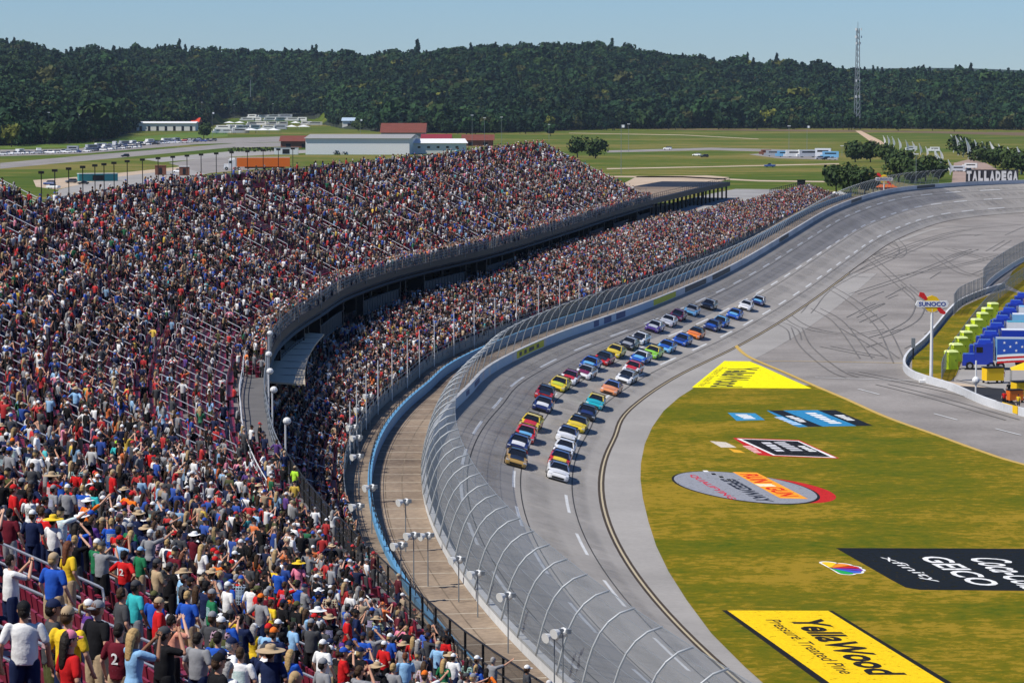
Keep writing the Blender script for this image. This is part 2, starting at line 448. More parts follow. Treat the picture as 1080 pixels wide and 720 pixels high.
# edge line of the grass
def ribbon_pts(pts, wd, z):
    pts = [Vector((p[0], p[1], z)) for p in pts]; L = []
    for i, p in enumerate(pts):
        t = (pts[min(i + 1, len(pts) - 1)] - pts[max(0, i - 1)]).normalized(); nn = Vector((-t.y, t.x, 0)) * wd / 2
        L.append([p + nn, p - nn])
    return L
def smooth_pts(P, step=2.0):
    P = [(2 * P[0][0] - P[1][0], 2 * P[0][1] - P[1][1])] + [(p[0], p[1]) for p in P] + [(2 * P[-1][0] - P[-2][0], 2 * P[-1][1] - P[-2][1])]
    return [tuple(p) for p in _catmull(P, step)]
def ground_ribbon(name, pix, wd, z, mat, g=None):
    P = smooth_pts([unproj(x, y, 0) for x, y in pix]); own = g is None; g = g or MB()
    g.grid(ribbon_pts(P, wd, z)[::-1])
    if own: return tag(g.build(name, mat), kind='structure')
EDGE = [(1250, 533), (1080, 490), (1035, 476), (985, 458), (935, 440), (890, 420), (857, 406), (828, 393), (804, 383), (789, 376), (780, 369), (774, 361), (776, 355)]
ground_ribbon('grass_edge_line', EDGE, 0.55, 0.045, M['yline'])
ground_ribbon('pit_entry_line', [(775, 381), (850, 381), (960, 383), (985, 384)], 0.28, 0.02, M['yline'])
for k, (a, bb) in enumerate([((985, 436), (1018, 445)), ((1050, 452), (1086, 461)), ((905, 410), (935, 418)), ((860, 398), (990, 402))]):
    ground_ribbon('pit_road_line', [a, ((a[0] + bb[0]) / 2, (a[1] + bb[1]) / 2), bb], 0.22, 0.02, M['line'])

# ================================================================ the banked track
def band(name, s0, s1, q0, q1, mat, dz, nq=1, step=5.0, g=None, mi=0):
    own = g is None; g = g or MB()
    g.grid([[PT(s, q, track_z(s, q) + dz) for q in np.linspace(q1, q0, nq + 1)] for s in SR(s0, s1, step)], mi)
    if own: return g.build(name, mat)
tag(band('race_track', 5, S_END - 5, 0, TW, M['track'], 0.0, nq=14, step=4), kind='structure')
S0 = s_of_Y(40)
g = MB()
for qf, ph in ((.205, 0.0), (.51, 6.0), (.81, 2.0)):
    s = 10 + ph
    base = s_of_Y(216) % 21.4
    s = base - 21.4 * 8 + {0.0: -6, 6.0: 0, 2.0: 5}[ph]
    while s < S_END - 30:
        if s > 6: band('', s, s + 10.4, qf * TW - .13, qf * TW + .13, None, 0.008, step=3.5, g=g)
        s += 21.4
tag(g.build('lane_dashes', M['line']), kind='structure')
g = MB()
for qf in (.165, .47, .775):
    band('', 6, S_END - 6, qf * TW - .05, qf * TW + .05, None, 0.006, step=4, g=g)
tag(g.build('tar_seams', M['tar']), kind='structure')
g = MB(); band('', 6, s_of_Y(560), -.24, -.10, None, 0.012, g=g); tag(g.build('inner_line_white', flat('cream_line', (.42, .35, .22), .7, var=.3)), kind='structure')
g = MB(); band('', 6, S_END - 6, -.08, .16, None, 0.012, g=g); band('', 6, s_of_Y(560), -.46, -.26, None, 0.012, g=g)
tag(g.build('inner_line_dark', flat('dark_line', (.05, .035, .02), .8, var=.4, scale=.3)), kind='structure')
# darker rubbered groove and catch fence shadows painted as strips across the top lane
g = MB(); rnd = random.Random(3)
s = 20
while s < s_of_Y(330):
    band('', s, s + .16, 9.4 + rnd.random() * .8, 13.9, None, 0.005, nq=3, step=.2, g=g); s += 3.1 + rnd.random() * .5
tag(g.build('painted_fence_shadows', flat('fence_shadow_tone', (.16, .16, .165), .85, var=.2)), kind='structure')

m, n, b = newmat('rubbered_lane'); tc = n.nodes.new("ShaderNodeTexCoord"); nz = n.nodes.new("ShaderNodeTexNoise"); nz.inputs["Scale"].default_value = .25; nz.inputs["Detail"].default_value = 9; nz.inputs["Roughness"].default_value = .7
n.links.new(tc.outputs["Object"], nz.inputs["Vector"]); mr = n.nodes.new("ShaderNodeMapRange"); mr.inputs["From Min"].default_value = .35; mr.inputs["From Max"].default_value = .75; mr.inputs["To Max"].default_value = .07; n.links.new(nz.outputs["Fac"], mr.inputs["Value"]); n.links.new(mr.outputs[0], b.inputs["Alpha"])
sock(b, "Base Color", (.13, .12, .11, 1)); sock(b, "Roughness", .7)
g = MB()
for q0, q1 in ((1.1, 2.7), (4.3, 6.6), (8.6, 10.6), (11.9, 13.2)):
    for k in range(4):
        a_ = q0 + (q1 - q0) * (k * .07); b_ = q1 - (q1 - q0) * (k * .07); band('', 8, S_END - 8, a_, b_, None, .0025 + .0006 * k, step=4, g=g)
tag(g.build('rubbered_lanes', m), kind='structure')
# skid marks on the pavement, one uncountable mass of thin rubber strips
g = MB(); rnd = random.Random(11)
def skid(pix, wd=0.22, pair=True):
    P = smooth_pts([unproj(x, y, 0) for x, y in pix], 3.0)
    for off in ((-.8, .8) if pair else (0,)):
        Q = []
        for i, p in enumerate(P):
            a, b2 = P[max(0, i - 1)], P[min(len(P) - 1, i + 1)]; t = Vector((b2[0] - a[0], b2[1] - a[1], 0)).normalized()
            Q.append((p[0] - t.y * off, p[1] + t.x * off))
        g.grid(ribbon_pts(Q, wd, 0.006 + .001 * rnd.random())[::-1])
for P in ([(800, 345), (860, 310), (930, 270), (1010, 244), (1085, 236)], [(850, 330), (880, 300), (950, 268), (1000, 250), (1060, 246)], [(905, 262), (925, 278), (950, 300), (985, 330)],
          [(915, 250), (905, 262), (935, 270), (955, 262)], [(930, 250), (948, 262), (975, 266)], [(938, 246), (952, 262), (945, 272), (925, 268), (922, 258)],
          [(870, 300), (900, 318), (930, 345), (950, 385)], [(860, 325), (885, 340), (915, 380)], [(840, 345), (850, 365), (880, 390), (905, 400)],
          [(880, 290), (935, 292), (1010, 280), (1060, 268)], [(900, 310), (960, 290), (1030, 262)], [(955, 300), (970, 315), (965, 335), (940, 350), (915, 358)],
          [(820, 325), (850, 345), (900, 352), (950, 345)], [(985, 268), (1010, 285), (1032, 292)], [(1000, 262), (1045, 275)], [(890, 345), (920, 362), (945, 380)], [(870, 365), (905, 372), (940, 378)], [(930, 405), (990, 420), (1080, 446)], [(900, 392), (1000, 412), (1080, 432)], [(790, 352), (815, 340), (835, 347), (840, 360)]):
    skid(P)
for k in range(26):
    x, y = rnd.uniform(860, 1060), rnd.uniform(238, 370); an = rnd.uniform(-.5, .5); L = rnd.uniform(12, 45)
    skid([(x, y), (x + L * .5, y - L * .22 + 3 * an), (x + L, y - L * .38 + 9 * an)], .22, rnd.random() < .5)
o = g.build('skid_marks', flat('tyre_rubber', (.135, .126, .116), .8, var=.4, scale=.2)); tag(o, 'dark curving tyre marks on the pale infield asphalt', 'tyre marks', kind='stuff')
g = MB()
for P in ([(960, 236), (1000, 231), (1040, 227), (1085, 225)], [(905, 268), (940, 251), (975, 240)], [(720, 345), (760, 332), (810, 318)], [(945, 255), (990, 241), (1050, 237)]):
    g.grid(ribbon_pts(smooth_pts([unproj(x, y, 0) for x, y in P], 3), 1.6, 0.003)[::-1])
tag(g.build('pale_rub', M['apron']), kind='structure')

# ================================================================ outer wall, catch fence
QW = TW + .02
def wall_z(s): return bank(s)
def strip(name, s0, s1, prof, mat, step=5.0, closed=True, caps=True, g=None, mi=0):
    """loft a closed profile [(q, z(s))] along the path"""
    own = g is None; g = g or MB(); rows = []
    for s in SR(s0, s1, step):
        bz = bank(s); rows.append([PT(s, q, z + bz) for q, z in prof])
    k = len(g.v); g.grid(rows, mi, closed=closed); n = len(prof)
    if caps and closed:
        g.f += [tuple(k + i for i in range(n)), tuple(len(g.v) - 1 - i for i in range(n))]; g.m += [mi, mi]
    if own: return fix_normals(g.build(name, mat))
SW1 = S_END - 40
wall = strip('wall_panel', 12, SW1, [(QW, -1), (QW, 1.05), (QW + .38, 1.05), (QW + .38, -1)], M['wallpaint'])
wall.name = 'track_wall'
tag(wall, 'pale concrete retaining wall curving along the top of the banked track', 'wall')
# painted boards on the track side of the wall
M['ady'] = flat('advert_yellow', (.55, .52, .02), .6); M['adk'] = flat('advert_black', (.05, .05, .055), .6); M['adb'] = flat('advert_blue', (.035, .07, .19), .6); M['adp'] = flat('wall_pale_blue', (.34, .46, .58), .6, var=.15)
def board(name, px0, px1, mat, z0=.12, z1=.95, out=.02):
    def ws(px):   # arc length where the wall foot shows at this column
        best = min(SR(s_of_Y(150), S_END - 60, 1.5), key=lambda s: abs(proj(PT(s, QW, bank(s)))[0] - px) if PT(s, QW, 0).y > 255 else 1e9)
        return best
    a, b2 = ws(px0), ws(px1)
    g = MB(); strip('', a, b2, [(QW - out, z0), (QW - out, z1), (QW - .003, z1), (QW - .003, z0)], None, 3, g=g)
    return fix_normals(g.build(name, mat, wall))
board('wall_paint_blue', 481, 541, M['adp'], .03, 1.0, .012)
board('wall_paint_blue', 575, 690, M['adp'], .03, .98, .012)
for x0, x1, mm in ((544.5, 573.5, 'ady'), (689.5, 713, 'ady'), (722, 744, 'adk'), (752, 770, 'adk'), (822, 832, 'adk'), (898, 909, 'adk'), (968, 986, 'adk')):
    board('advert_board', x0, x1, M[mm])
for x0 in (625, 638, 651): board('advert_mark', x0, x0 + 8, M['adb'])
for x0 in (548, 553.5, 559, 564.5): board('advert_mark', x0, x0 + 3, M['adk'], .3, .75, .03)
for x0 in (491, 501): board('advert_mark', x0, x0 + 4, M['adb'], .3, .8, .03)

fence = empty('catch_fence', PT(s_of_Y(150), QW + .2, bank(0) + 1.05))
tag(fence, 'tall curved steel catch fence standing on the track wall', 'fence')
FL = fence.location.copy()
FPROF = [(0.20, -.1), (0.05, .6), (-.18, 1.5), (-.45, 2.3), (-.80, 3.0), (-1.25, 3.55), (-1.85, 3.98), (-2.6, 4.2)]
def fpt(s, k, dq=0, dz=0): return PT(s, QW + .2 + FPROF[k][0] + dq, bank(s) + 1.05 + FPROF[k][1] + dz) - FL
SF0 = s_of_Y(95); SF1 = min(SR(s_of_Y(700), S_END - 60, 2), key=lambda s: abs(proj(PT(s, QW, bank(s)))[0] - 992))
ss = SR(SF0, SF1, 5.0)
PGAL = flat('weathered_post', (.40, .42, .43), .5, .2, var=.2, scale=2)
near_posts = [s for s in ss if s < SF0 + 500][:99]
for s in near_posts:
    g = MB(); g.tube([fpt(s, k) for k in range(len(FPROF))], .062 if s < SF0 + 220 else .05, 6); g.build('post', PGAL, fence, smooth=True)
g = MB()
for s in ss:
    if s not in near_posts: g.tube([fpt(s, k) for k in range(0, len(FPROF))], .05, 5)
tag(g.build('far_posts', M['steel'], fence), kind='stuff')
g = MB(); g.grid([[fpt(s, k, .04) for k in range(len(FPROF))] for s in SR(SF0, SF1, 4)]); g.build('wire_mesh', M['mesh'], fence)
g = MB()
for k, rr in ((1, .012), (2, .012), (3, .014), (4, .012), (5, .012), (6, .012), (7, .022)):
    g.tube([fpt(s, k, .06) for s in SR(SF0, SF1, 5)], rr, 4)
g.build('cable', M['steel'], fence)

# ================================================================ tan terrace behind the wall, blue wall
def flatstrip(name, s0, s1, q0, q1, zo, mat, kind='structure', step=5, rel=True, z=None):
    g = MB(); g.grid([[PT(s, q, (bank(s) if rel else 0) + zo) for q in (q1, q0)] for s in SR(s0, s1, step)])
    o = g.build(name, mat)
    if kind: tag(o, kind=kind)
    return o
SL1 = s_of_Y(748)
def LB(s): return 4.2 + .3 * (bank(s) - 4.2)
flatstrip('terrace_walk', s_of_Y(60), SL1 + 8, QW + .39, 19.0, .35, M['walk'])
flatstrip('terrace_upper_walk', s_of_Y(60), SL1 + 8, 19.25, 21.2, .9, M['walk'])
g = MB(); s = s_of_Y(110)
while s < s_of_Y(420):
    g.grid([[PT(t, q, bank(t) + .358) for q in (18.95, QW + .45)] for t in (s, s + .22)]); s += 4.6
tag(g.build('terrace_joints', flat('pale_joint', (.42, .36, .28), .8, var=.4)), kind='structure')
g = MB(); s = s_of_Y(110)
flat_steps = []
for q in (16.6, 17.9):
    g.grid([[PT(t, qq, bank(t) + .356) for qq in (q + .09, q)] for t in SR(s_of_Y(100), s_of_Y(420), 4)])
tag(g.build('terrace_edges', flat('dark_edge', (.16, .12, .08), .8, var=.6, scale=.4)), kind='structure')
SB0 = s_of_Y(162)
bw = strip('blue_wall', SB0, SL1, [(19.0, -.4), (19.0, 1.32), (19.3, 1.32), (19.3, -.4)], M['blue'])
tag(bw, 'light blue painted low wall winding between the tan terraces', 'wall')
g = MB(); FLb = PT(SB0, 19.1, bank(SB0))
bf = empty('blue_fence', FLb); tag(bf, 'blue steel fence with dark pickets continuing the blue wall', 'fence')
for s in SR(s_of_Y(110), SB0, 1.25):
    g = MB(); g.box(PT(s, 19.1, bank(s) + .9) - FLb, (.07, .07, 1.2), heading(s)); g.build('picket', M['dark'], bf)
g = MB()
for zz in (.35, 1.5): g.tube([PT(s, 19.1, bank(s) + zz) - FLb for s in SR(s_of_Y(110), SB0, 4)], .06 if zz > 1 else .16, 5)
g.build('rail', M['blue'], bf)
# dark rail on top of the blue wall
g = MB()
for zz in (1.6, 1.9): g.tube([PT(s, 19.15, bank(s) + zz) for s in SR(SB0, SL1, 5)], .025, 4)
for s in SR(SB0, SL1, 2.5): g.box(PT(s, 19.15, bank(s) + 1.6), (.05, .05, .6), heading(s))
wr = g.build('handrail', M['dark'], bw)
# embankment behind the track where no stand is
g = MB(); rows = []
for s in SR(SL1 + 8, S_END - 20, 8):
    rows.append([PT(s, 46, -.08), PT(s, 34, 1.5), PT(s, 24, bank(s) * .7), PT(s, 17, bank(s) + .2), PT(s, QW + .39, bank(s) + .25)])
g.grid(rows); tag(g.build('embankment', M['dirt']), kind='structure')

# ================================================================ grandstands
_QY = [(-200, 28.8), (112, 28.8), (135, 27.8), (160, 27.3), (190, 26.7), (214, 26.8), (235, 27.7), (252, 28.6), (300, 30.3), (336, 32), (380, 33), (440, 36.2), (500, 39), (581, 41), (760, 41)]
def QF(s):
    y = float(np.interp(s, SL, PL[:, 1])); return float(np.interp(y, [p[0] for p in _QY], [p[1] for p in _QY]))
ZF = 13.7; WALKW = 1.9; TR, RI = .82, .402
SU0, SUM, SU1 = s_of_Y(-30), s_of_Y(262), s_of_Y(572)
NR_FAR, NR_NEAR = 26, 43
def upper_z(s, q):
    p = q - QF(s)
    if s < SU0 or s > SU1 or p < 0: return None
    n = NR_NEAR if s < SUM else NR_FAR
    if p < WALKW: return ZF
    k = int((p - WALKW) / TR)
    if k >= n: return None
    return ZF + RI * (k + 1)
LT, LR, LQ0, LZ0 = .85, .30, 21.2, 1.4       # lower stand: tread, rise, first row, height over the bank
SLO0 = s_of_Y(98)
def lower_rows(s): return min(14, int((QF(s) + (1.2 if s < SUM + 8 else -1.6) - LQ0) / LT)) if s < SU1 + 6 else (13 if s < s_of_Y(640) else 11)
def lower_z(s, q):
    if s < SLO0 or s > SL1 or q < LQ0: return None
    k = int((q - LQ0) / LT)
    if k >= lower_rows(s): return None
    return LB(s) + LZ0 + LR * (k + 1)
def stand_profile(n, q0, z0, tr, ri, base=-.7):
    P = [(q0, z0)]
    z = z0; q = q0
    for k in range(n):
        z += ri; P.append((q, z)); q += tr; P.append((q, z))
    return P
def loft_stand(name, s0, s1, n, q0f, z0, tr, ri, thick=.9, extra_front=0, mat=None, parent=None, step=5.0):
    g = MB(); rows = []
    for s in SR(s0, s1, step):
        q0 = q0f(s); zz0 = z0(s) if callable(z0) else z0; pr = stand_profile(n, q0, zz0, tr, ri)
        if extra_front: pr = [(q0 - extra_front, zz0)] + pr
        qa, za = pr[0]; qb, zb = pr[-1]
        pr = pr + [(qb, zb - thick), (qa, za - thick * .75)]
        rows.append([PT(s, q, z) for q, z in pr])
    L = len(rows[0]); g.grid(rows, closed=True)
    g.f += [tuple(range(L)), tuple(len(g.v) - 1 - i for i in range(L))]; g.m += [0, 0]
    o = g.build(name, mat or M['step'], parent); fix_normals(o); return o
stand = empty('upper_grandstand', PT(SUM, 28, 0)); tag(stand, 'huge curved upper grandstand with maroon seats filling the left side', 'grandstand')
def under(o, par):      # keep world position while parenting to an unrotated empty
    o.parent = par; o.location = -par.location; return o
under(loft_stand('seating_deck', SU0, SUM, NR_NEAR, lambda s: QF(s) + WALKW, ZF, TR, RI, extra_front=WALKW), stand)
under(loft_stand('seating_deck', SUM + .01, SU1, NR_FAR, lambda s: QF(s) + WALKW, ZF, TR, RI, extra_front=WALKW), stand)
g = MB(); g.grid([[PT(s, q, ZF + .006) for q in (QF(s) + WALKW - .05, QF(s) + .05)] for s in SR(SU0, SU1, 4)])
under(g.build('front_walkway', flat('worn_walkway', (.115, .11, .108), .85, var=.35, scale=.7)), stand)
# steel below the deck
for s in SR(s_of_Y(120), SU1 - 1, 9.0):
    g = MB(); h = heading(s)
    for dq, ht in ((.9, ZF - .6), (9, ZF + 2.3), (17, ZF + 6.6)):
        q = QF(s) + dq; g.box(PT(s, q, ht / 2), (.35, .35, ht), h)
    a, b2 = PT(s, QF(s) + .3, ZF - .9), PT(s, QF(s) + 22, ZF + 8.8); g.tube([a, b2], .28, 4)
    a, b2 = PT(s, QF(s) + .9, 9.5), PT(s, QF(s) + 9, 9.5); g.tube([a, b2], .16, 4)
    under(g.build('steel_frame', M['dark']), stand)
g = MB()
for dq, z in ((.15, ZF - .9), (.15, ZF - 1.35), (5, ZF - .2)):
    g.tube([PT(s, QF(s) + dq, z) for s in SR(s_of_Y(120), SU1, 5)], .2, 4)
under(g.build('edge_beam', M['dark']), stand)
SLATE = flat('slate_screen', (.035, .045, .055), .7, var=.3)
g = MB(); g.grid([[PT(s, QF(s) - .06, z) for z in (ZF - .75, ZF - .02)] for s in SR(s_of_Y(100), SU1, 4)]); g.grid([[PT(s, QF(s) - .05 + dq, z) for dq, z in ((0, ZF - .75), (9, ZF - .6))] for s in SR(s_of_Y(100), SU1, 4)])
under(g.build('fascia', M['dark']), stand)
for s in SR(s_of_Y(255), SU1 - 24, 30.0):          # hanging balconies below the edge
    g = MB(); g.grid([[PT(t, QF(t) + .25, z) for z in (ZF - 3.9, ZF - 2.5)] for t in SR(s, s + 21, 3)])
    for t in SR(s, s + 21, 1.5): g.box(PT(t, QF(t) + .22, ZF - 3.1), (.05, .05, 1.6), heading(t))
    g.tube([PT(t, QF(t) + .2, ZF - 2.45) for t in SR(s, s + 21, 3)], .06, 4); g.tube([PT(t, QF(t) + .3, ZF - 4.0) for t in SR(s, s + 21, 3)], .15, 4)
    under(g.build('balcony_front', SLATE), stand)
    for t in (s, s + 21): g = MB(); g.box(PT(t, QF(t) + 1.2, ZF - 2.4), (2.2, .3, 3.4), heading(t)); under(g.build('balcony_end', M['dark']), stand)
g = MB(); rnd = random.Random(2)
for s in SR(s_of_Y(262), SU1 - 4, 15.0):
    g = MB(); g.grid([[PT(t, QF(t) + .4, z) for z in (8.7, 10.6)] for t in SR(s, s + 9.5, 3)]); under(g.build('suite_glass', M['glass']), stand)
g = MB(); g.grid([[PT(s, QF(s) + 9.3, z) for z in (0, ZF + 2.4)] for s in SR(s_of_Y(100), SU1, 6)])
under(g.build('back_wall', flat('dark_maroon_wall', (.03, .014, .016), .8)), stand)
g = MB()
for s in SR(SUM + 6, SU1, 4.5): pass
# far back: posts and windscreen along the top of the stand
g = MB(); qb = lambda s: QF(s) + WALKW + (NR_FAR) * TR
zb = ZF + RI * NR_FAR
for s in SR(SUM, SU1, 3.0): g.box(PT(s, qb(s), zb + .2), (.09, .09, 1.7), heading(s))
for z in (.4, 1.0): g.tube([PT(s, qb(s), zb + z) for s in SR(SUM, SU1, 5)], .035, 4)
under(g.build('back_railing', M['steel']), stand)
rnd = random.Random(8); scm = flat('blue_grey_screen', (.09, .13, .17), .7)
for s in SR(SUM + 10, SUM + 110, 2.9) + SR(SUM + 118, SUM + 205, 2.9):
    if s < SUM + 112 or rnd.random() < .75:
        g = MB(); g.box(PT(s, qb(s) + .1, zb + .35), (.05, 2.1, 1.2), heading(s)); under(g.build('windscreen_panel', scm), stand)
for s in SR(SUM + 4, SUM + 120, 6.5):
    o = None
for s in SR(SUM + 2, SUM + 110, 6.0):
    g = MB(); g.tube([PT(s, qb(s) + .2, zb - .5), PT(s, qb(s) + .2, zb + 3.6)], .05, 5); g.box(PT(s, qb(s) + .2, zb + 3.6), (.5, .3, .25), heading(s))
    under(g.build('lamp_mast', M['dark']), stand)
# end-of-stand railing (sloping)
def slope_rail(name, s, q0, q1, zfun, par, mat, h=1.0, n=14, r=.04):
    g = MB()
    for hh in (h, h * .55): g.tube([PT(s, q0, zfun(q0) + hh), PT(s, q1, zfun(q1) + hh)], r, 5)
    for q in np.linspace(q0, q1, n): g.tube([PT(s, q, zfun(q) - .1), PT(s, q, zfun(q) + h)], r * .8, 4)
    return under(g.build(name, mat), par)
uz = lambda s: (lambda q: ZF + (q - QF(s) - WALKW) * RI / TR + .2)
slope_rail('end_railing', SU1 - .3, QF(SU1) + WALKW, QF(SU1) + WALKW + 21, uz(SU1), stand, M['rail'], 1.1)
slope_rail('end_railing', SUM - .3, QF(SUM) + WALKW + 21.3, QF(SUM) + WALKW + 35, uz(SUM), stand, M['rail'], 1.1)

# railing along the front edge of the upper stand
def path_fence(name, label, cat, s0, s1, qf, z0, h, post, mat, nr, r=.035, mesh=None, maxparts=90, step=4.0):
    zf = z0 if callable(z0) else (lambda s: z0)
    o = empty(name, PT(s0, qf(s0), zf(s0))); tag(o, label, cat); L = o.location.copy()
    S = SR(s0, s1, post)
    for i, s in enumerate(S[:maxparts]):
        g = MB(); g.box(PT(s, qf(s), zf(s) + h / 2) - L, (.08, .08, h), heading(s)); g.build('post', mat, o)
    if len(S) > maxparts:
        g = MB()
        for s in S[maxparts:]: g.box(PT(s, qf(s), zf(s) + h / 2) - L, (.08, .08, h), heading(s))
        tag(g.build('far_posts', mat, o), kind='stuff')
    g = MB()
    for k in range(nr): g.tube([PT(s, qf(s), zf(s) + h * (k + 1) / nr) - L for s in SR(s0, s1, step)], r, 4)
    g.build('rail', mat, o)
    if mesh:
        g = MB(); g.grid([[PT(s, qf(s) - .02, zf(s) + z) - L for z in (.05, h - .05)] for s in SR(s0, s1, step)]); g.build('screen', mesh, o)
    return o
SD = s_of_Y(165)
path_fence('walkway_fence', 'black mesh fence on the outer edge of the grey walkway, lower left', 'fence', s_of_Y(90), SD, lambda s: QF(s) + .08, ZF, 1.35, 2.4, M['dark'], 2, .045, M['dmesh'])
path_fence('walkway_railing', 'grey steel railing along the front edge of the upper stand', 'railing', SD + 1, s_of_Y(572), lambda s: QF(s) + .08, ZF, 1.15, 3.0, M['steel'], 3, .03, M['mesh'])
g = path_fence('row_rail', 'silver double rail between the walkway and the first maroon row', 'railing', s_of_Y(92), s_of_Y(252), lambda s: QF(s) + WALKW - .1, ZF, .9, 3.0, M['rail'], 2, .035)
# lower grandstand
lst = empty('lower_grandstand', PT(SLO0, 22, 4)); tag(lst, 'long lower grandstand packed with people beside the catch fence', 'grandstand')
for (sa, sb) in ((SLO0, s_of_Y(262)), (s_of_Y(262), s_of_Y(300)), (s_of_Y(300), s_of_Y(336)), (s_of_Y(336), s_of_Y(362)), (s_of_Y(362), s_of_Y(390)), (s_of_Y(390), s_of_Y(420)), (s_of_Y(420), s_of_Y(480)), (s_of_Y(480), s_of_Y(640)), (s_of_Y(640), SL1)):
    n = lower_rows((sa + sb) / 2)
    under(loft_stand('seating_deck', sa, sb - .02, n, lambda s: LQ0, lambda s: LB(s) + LZ0, LT, LR, thick=3.0), lst)
g = MB(); g.grid([[PT(s, q, LB(s) + LZ0 + LR * lower_rows(s) - .05) for q in (QF(s) + 9.2, LQ0 + LT * lower_rows(s) - .1)] for s in SR(SLO0, SL1, 5)])
under(g.build('concourse', M['conc']), lst)
g = MB(); g.grid([[PT(s, LQ0 - .05, z) for z in (4.2, LB(s) + LZ0 + .7)] for s in SR(SLO0, SL1, 5)])
under(g.build('front_wall', M['conc']), lst)
path_fence('front_railing', 'grey railing before the first row of the lower stand', 'railing', SLO0, SL1, lambda s: LQ0 - .1, lambda s: LB(s) + LZ0, 1.2, 3.2, M['steel'], 3, .03)
QM = 26.9; ZM = 4.2 + LZ0 + LR * 6
path_fence('cross_aisle_railing', 'dark curved railing dividing the lower stand lengthwise', 'railing', s_of_Y(222), s_of_Y(560), lambda s: QM + (QF(s) - 28.6) * .45, ZM + .3, 1.3, 2.6, M['dark'], 3, .05, M['dmesh'])
# canopies hung under the upper stand
canmat = flat('sandy_roof_sheet', (.50, .42, .30), .7, var=.12, scale=.6)
def canopy(px0, py0, px1, py1, wd, z, label, mat, n=8):
    a, b2 = unproj(px0, py0, z), unproj(px1, py1, z); s0, q0 = sq_of(a.x, a.y); s1, q1 = sq_of(b2.x, b2.y)
    o = empty('canopy', PT(s0, q0, z)); tag(o, label, 'canopy'); L = o.location.copy()
    g = MB(); rows = []
    for i in range(n + 1):
        t = i / n; s = s0 + (s1 - s0) * t; q = q0 + (q1 - q0) * t
        rows.append([PT(s, q, z) - L, PT(s, q + wd, z + .25) - L, PT(s, q + wd, z + .1) - L, PT(s, q, z - .15) - L])
    g.grid(rows, closed=True); g.f += [(0, 1, 2, 3), tuple(len(g.v) - 1 - i for i in range(4))]; g.m += [0, 0]
    fix_normals(g.build('roof', mat, o))
    for i in range(1, n):
        t = i / n; s = s0 + (s1 - s0) * t; q = q0 + (q1 - q0) * t
        g = MB(); g.box((PT(s, q + wd / 2, z + .15) - L), (wd, .08, .06), heading(s), ry=0); g.build('seam', M['conc'], o)
    g = MB()
    for i in range(0, n + 1, 2):
        t = i / n; s = s0 + (s1 - s0) * t; q = q0 + (q1 - q0) * t
        g.tube([PT(s, q + .2, z) - L, PT(s, q + .2, 8.3) - L], .07, 5)
    g.build('support', M['dark'], o)
canopy(322, 405, 342, 352, 3.3, 10.9, 'long sandy curved canopy roof beside the end of the walkway', canmat)
canopy(462, 273, 517, 262.5, 1.1, 11.2, 'thin pale canopy strip under the middle of the upper stand', canmat)
canopy(537, 250, 600, 240, 1.1, 11.2, 'second thin pale canopy strip, right of the middle one', canmat)
canopy(655, 222, 706, 215, 1.1, 11.2, 'farthest thin pale canopy strip near the columned deck', canmat)

# deck on columns beyond the end of the upper stand
dk = empty('columned_deck', PT(SU1, QF(SU1), 0)); tag(dk, 'dark steel deck on rows of columns beyond the upper stand', 'deck')
SDK = s_of_Y(690)
g = MB(); rows = []
for s in SR(SU1 + .5, SDK, 6): rows.append([PT(s, q, z) for q, z in ((QF(s), ZF), (QF(s) + 17, ZF), (QF(s) + 17, ZF - 1.0), (QF(s), ZF - 1.0))])
g.grid(rows, closed=True); g.f += [(0, 1, 2, 3), tuple(len(g.v) - 1 - i for i in range(4))]; g.m += [0, 0]
o = g.build('slab', M['dark']); fix_normals(o); under(o, dk)
g = MB(); g.grid([[PT(s, q, ZF + .006) for q in (QF(s) + 16.8, QF(s) + 1.2)] for s in SR(SU1 + .6, s_of_Y(650), 6)]); under(g.build('floor', M['walk']), dk)
for s in SR(SU1 + 5, SDK - 1, 6.2):
    for dq in (.8, 6.5):
        g = MB(); g.box(PT(s, QF(s) + dq, (ZF - 1) / 2), (.38, .38, ZF - 1), heading(s)); under(g.build('column', M['dark']), dk)
g = MB()
for z in (.55, 1.1): g.tube([PT(s, QF(s) + .1, ZF + z) for s in SR(SU1 + .5, SDK, 6)], .04, 4)
for s in SR(SU1 + .5, SDK, 3): g.box(PT(s, QF(s) + .1, ZF + .55), (.06, .06, 1.1), heading(s))
under(g.build('railing', M['dark']), dk)
g = MB()
for s in SR(SDK, SL1 - 4, 3.2): g.box(PT(s, LQ0 + 11 * LT + .6, LB(s) + LZ0 + 3.3 + .9), (.14, .14, 2.6), heading(s))
for z in (.3, 1.2, 2.1): g.tube([PT(s, LQ0 + 11 * LT + .6, LB(s) + LZ0 + 3.3 + z) for s in SR(SDK, SL1 - 4, 5)], .06, 4)
under(g.build('rear_screen', M['dark']), lst)
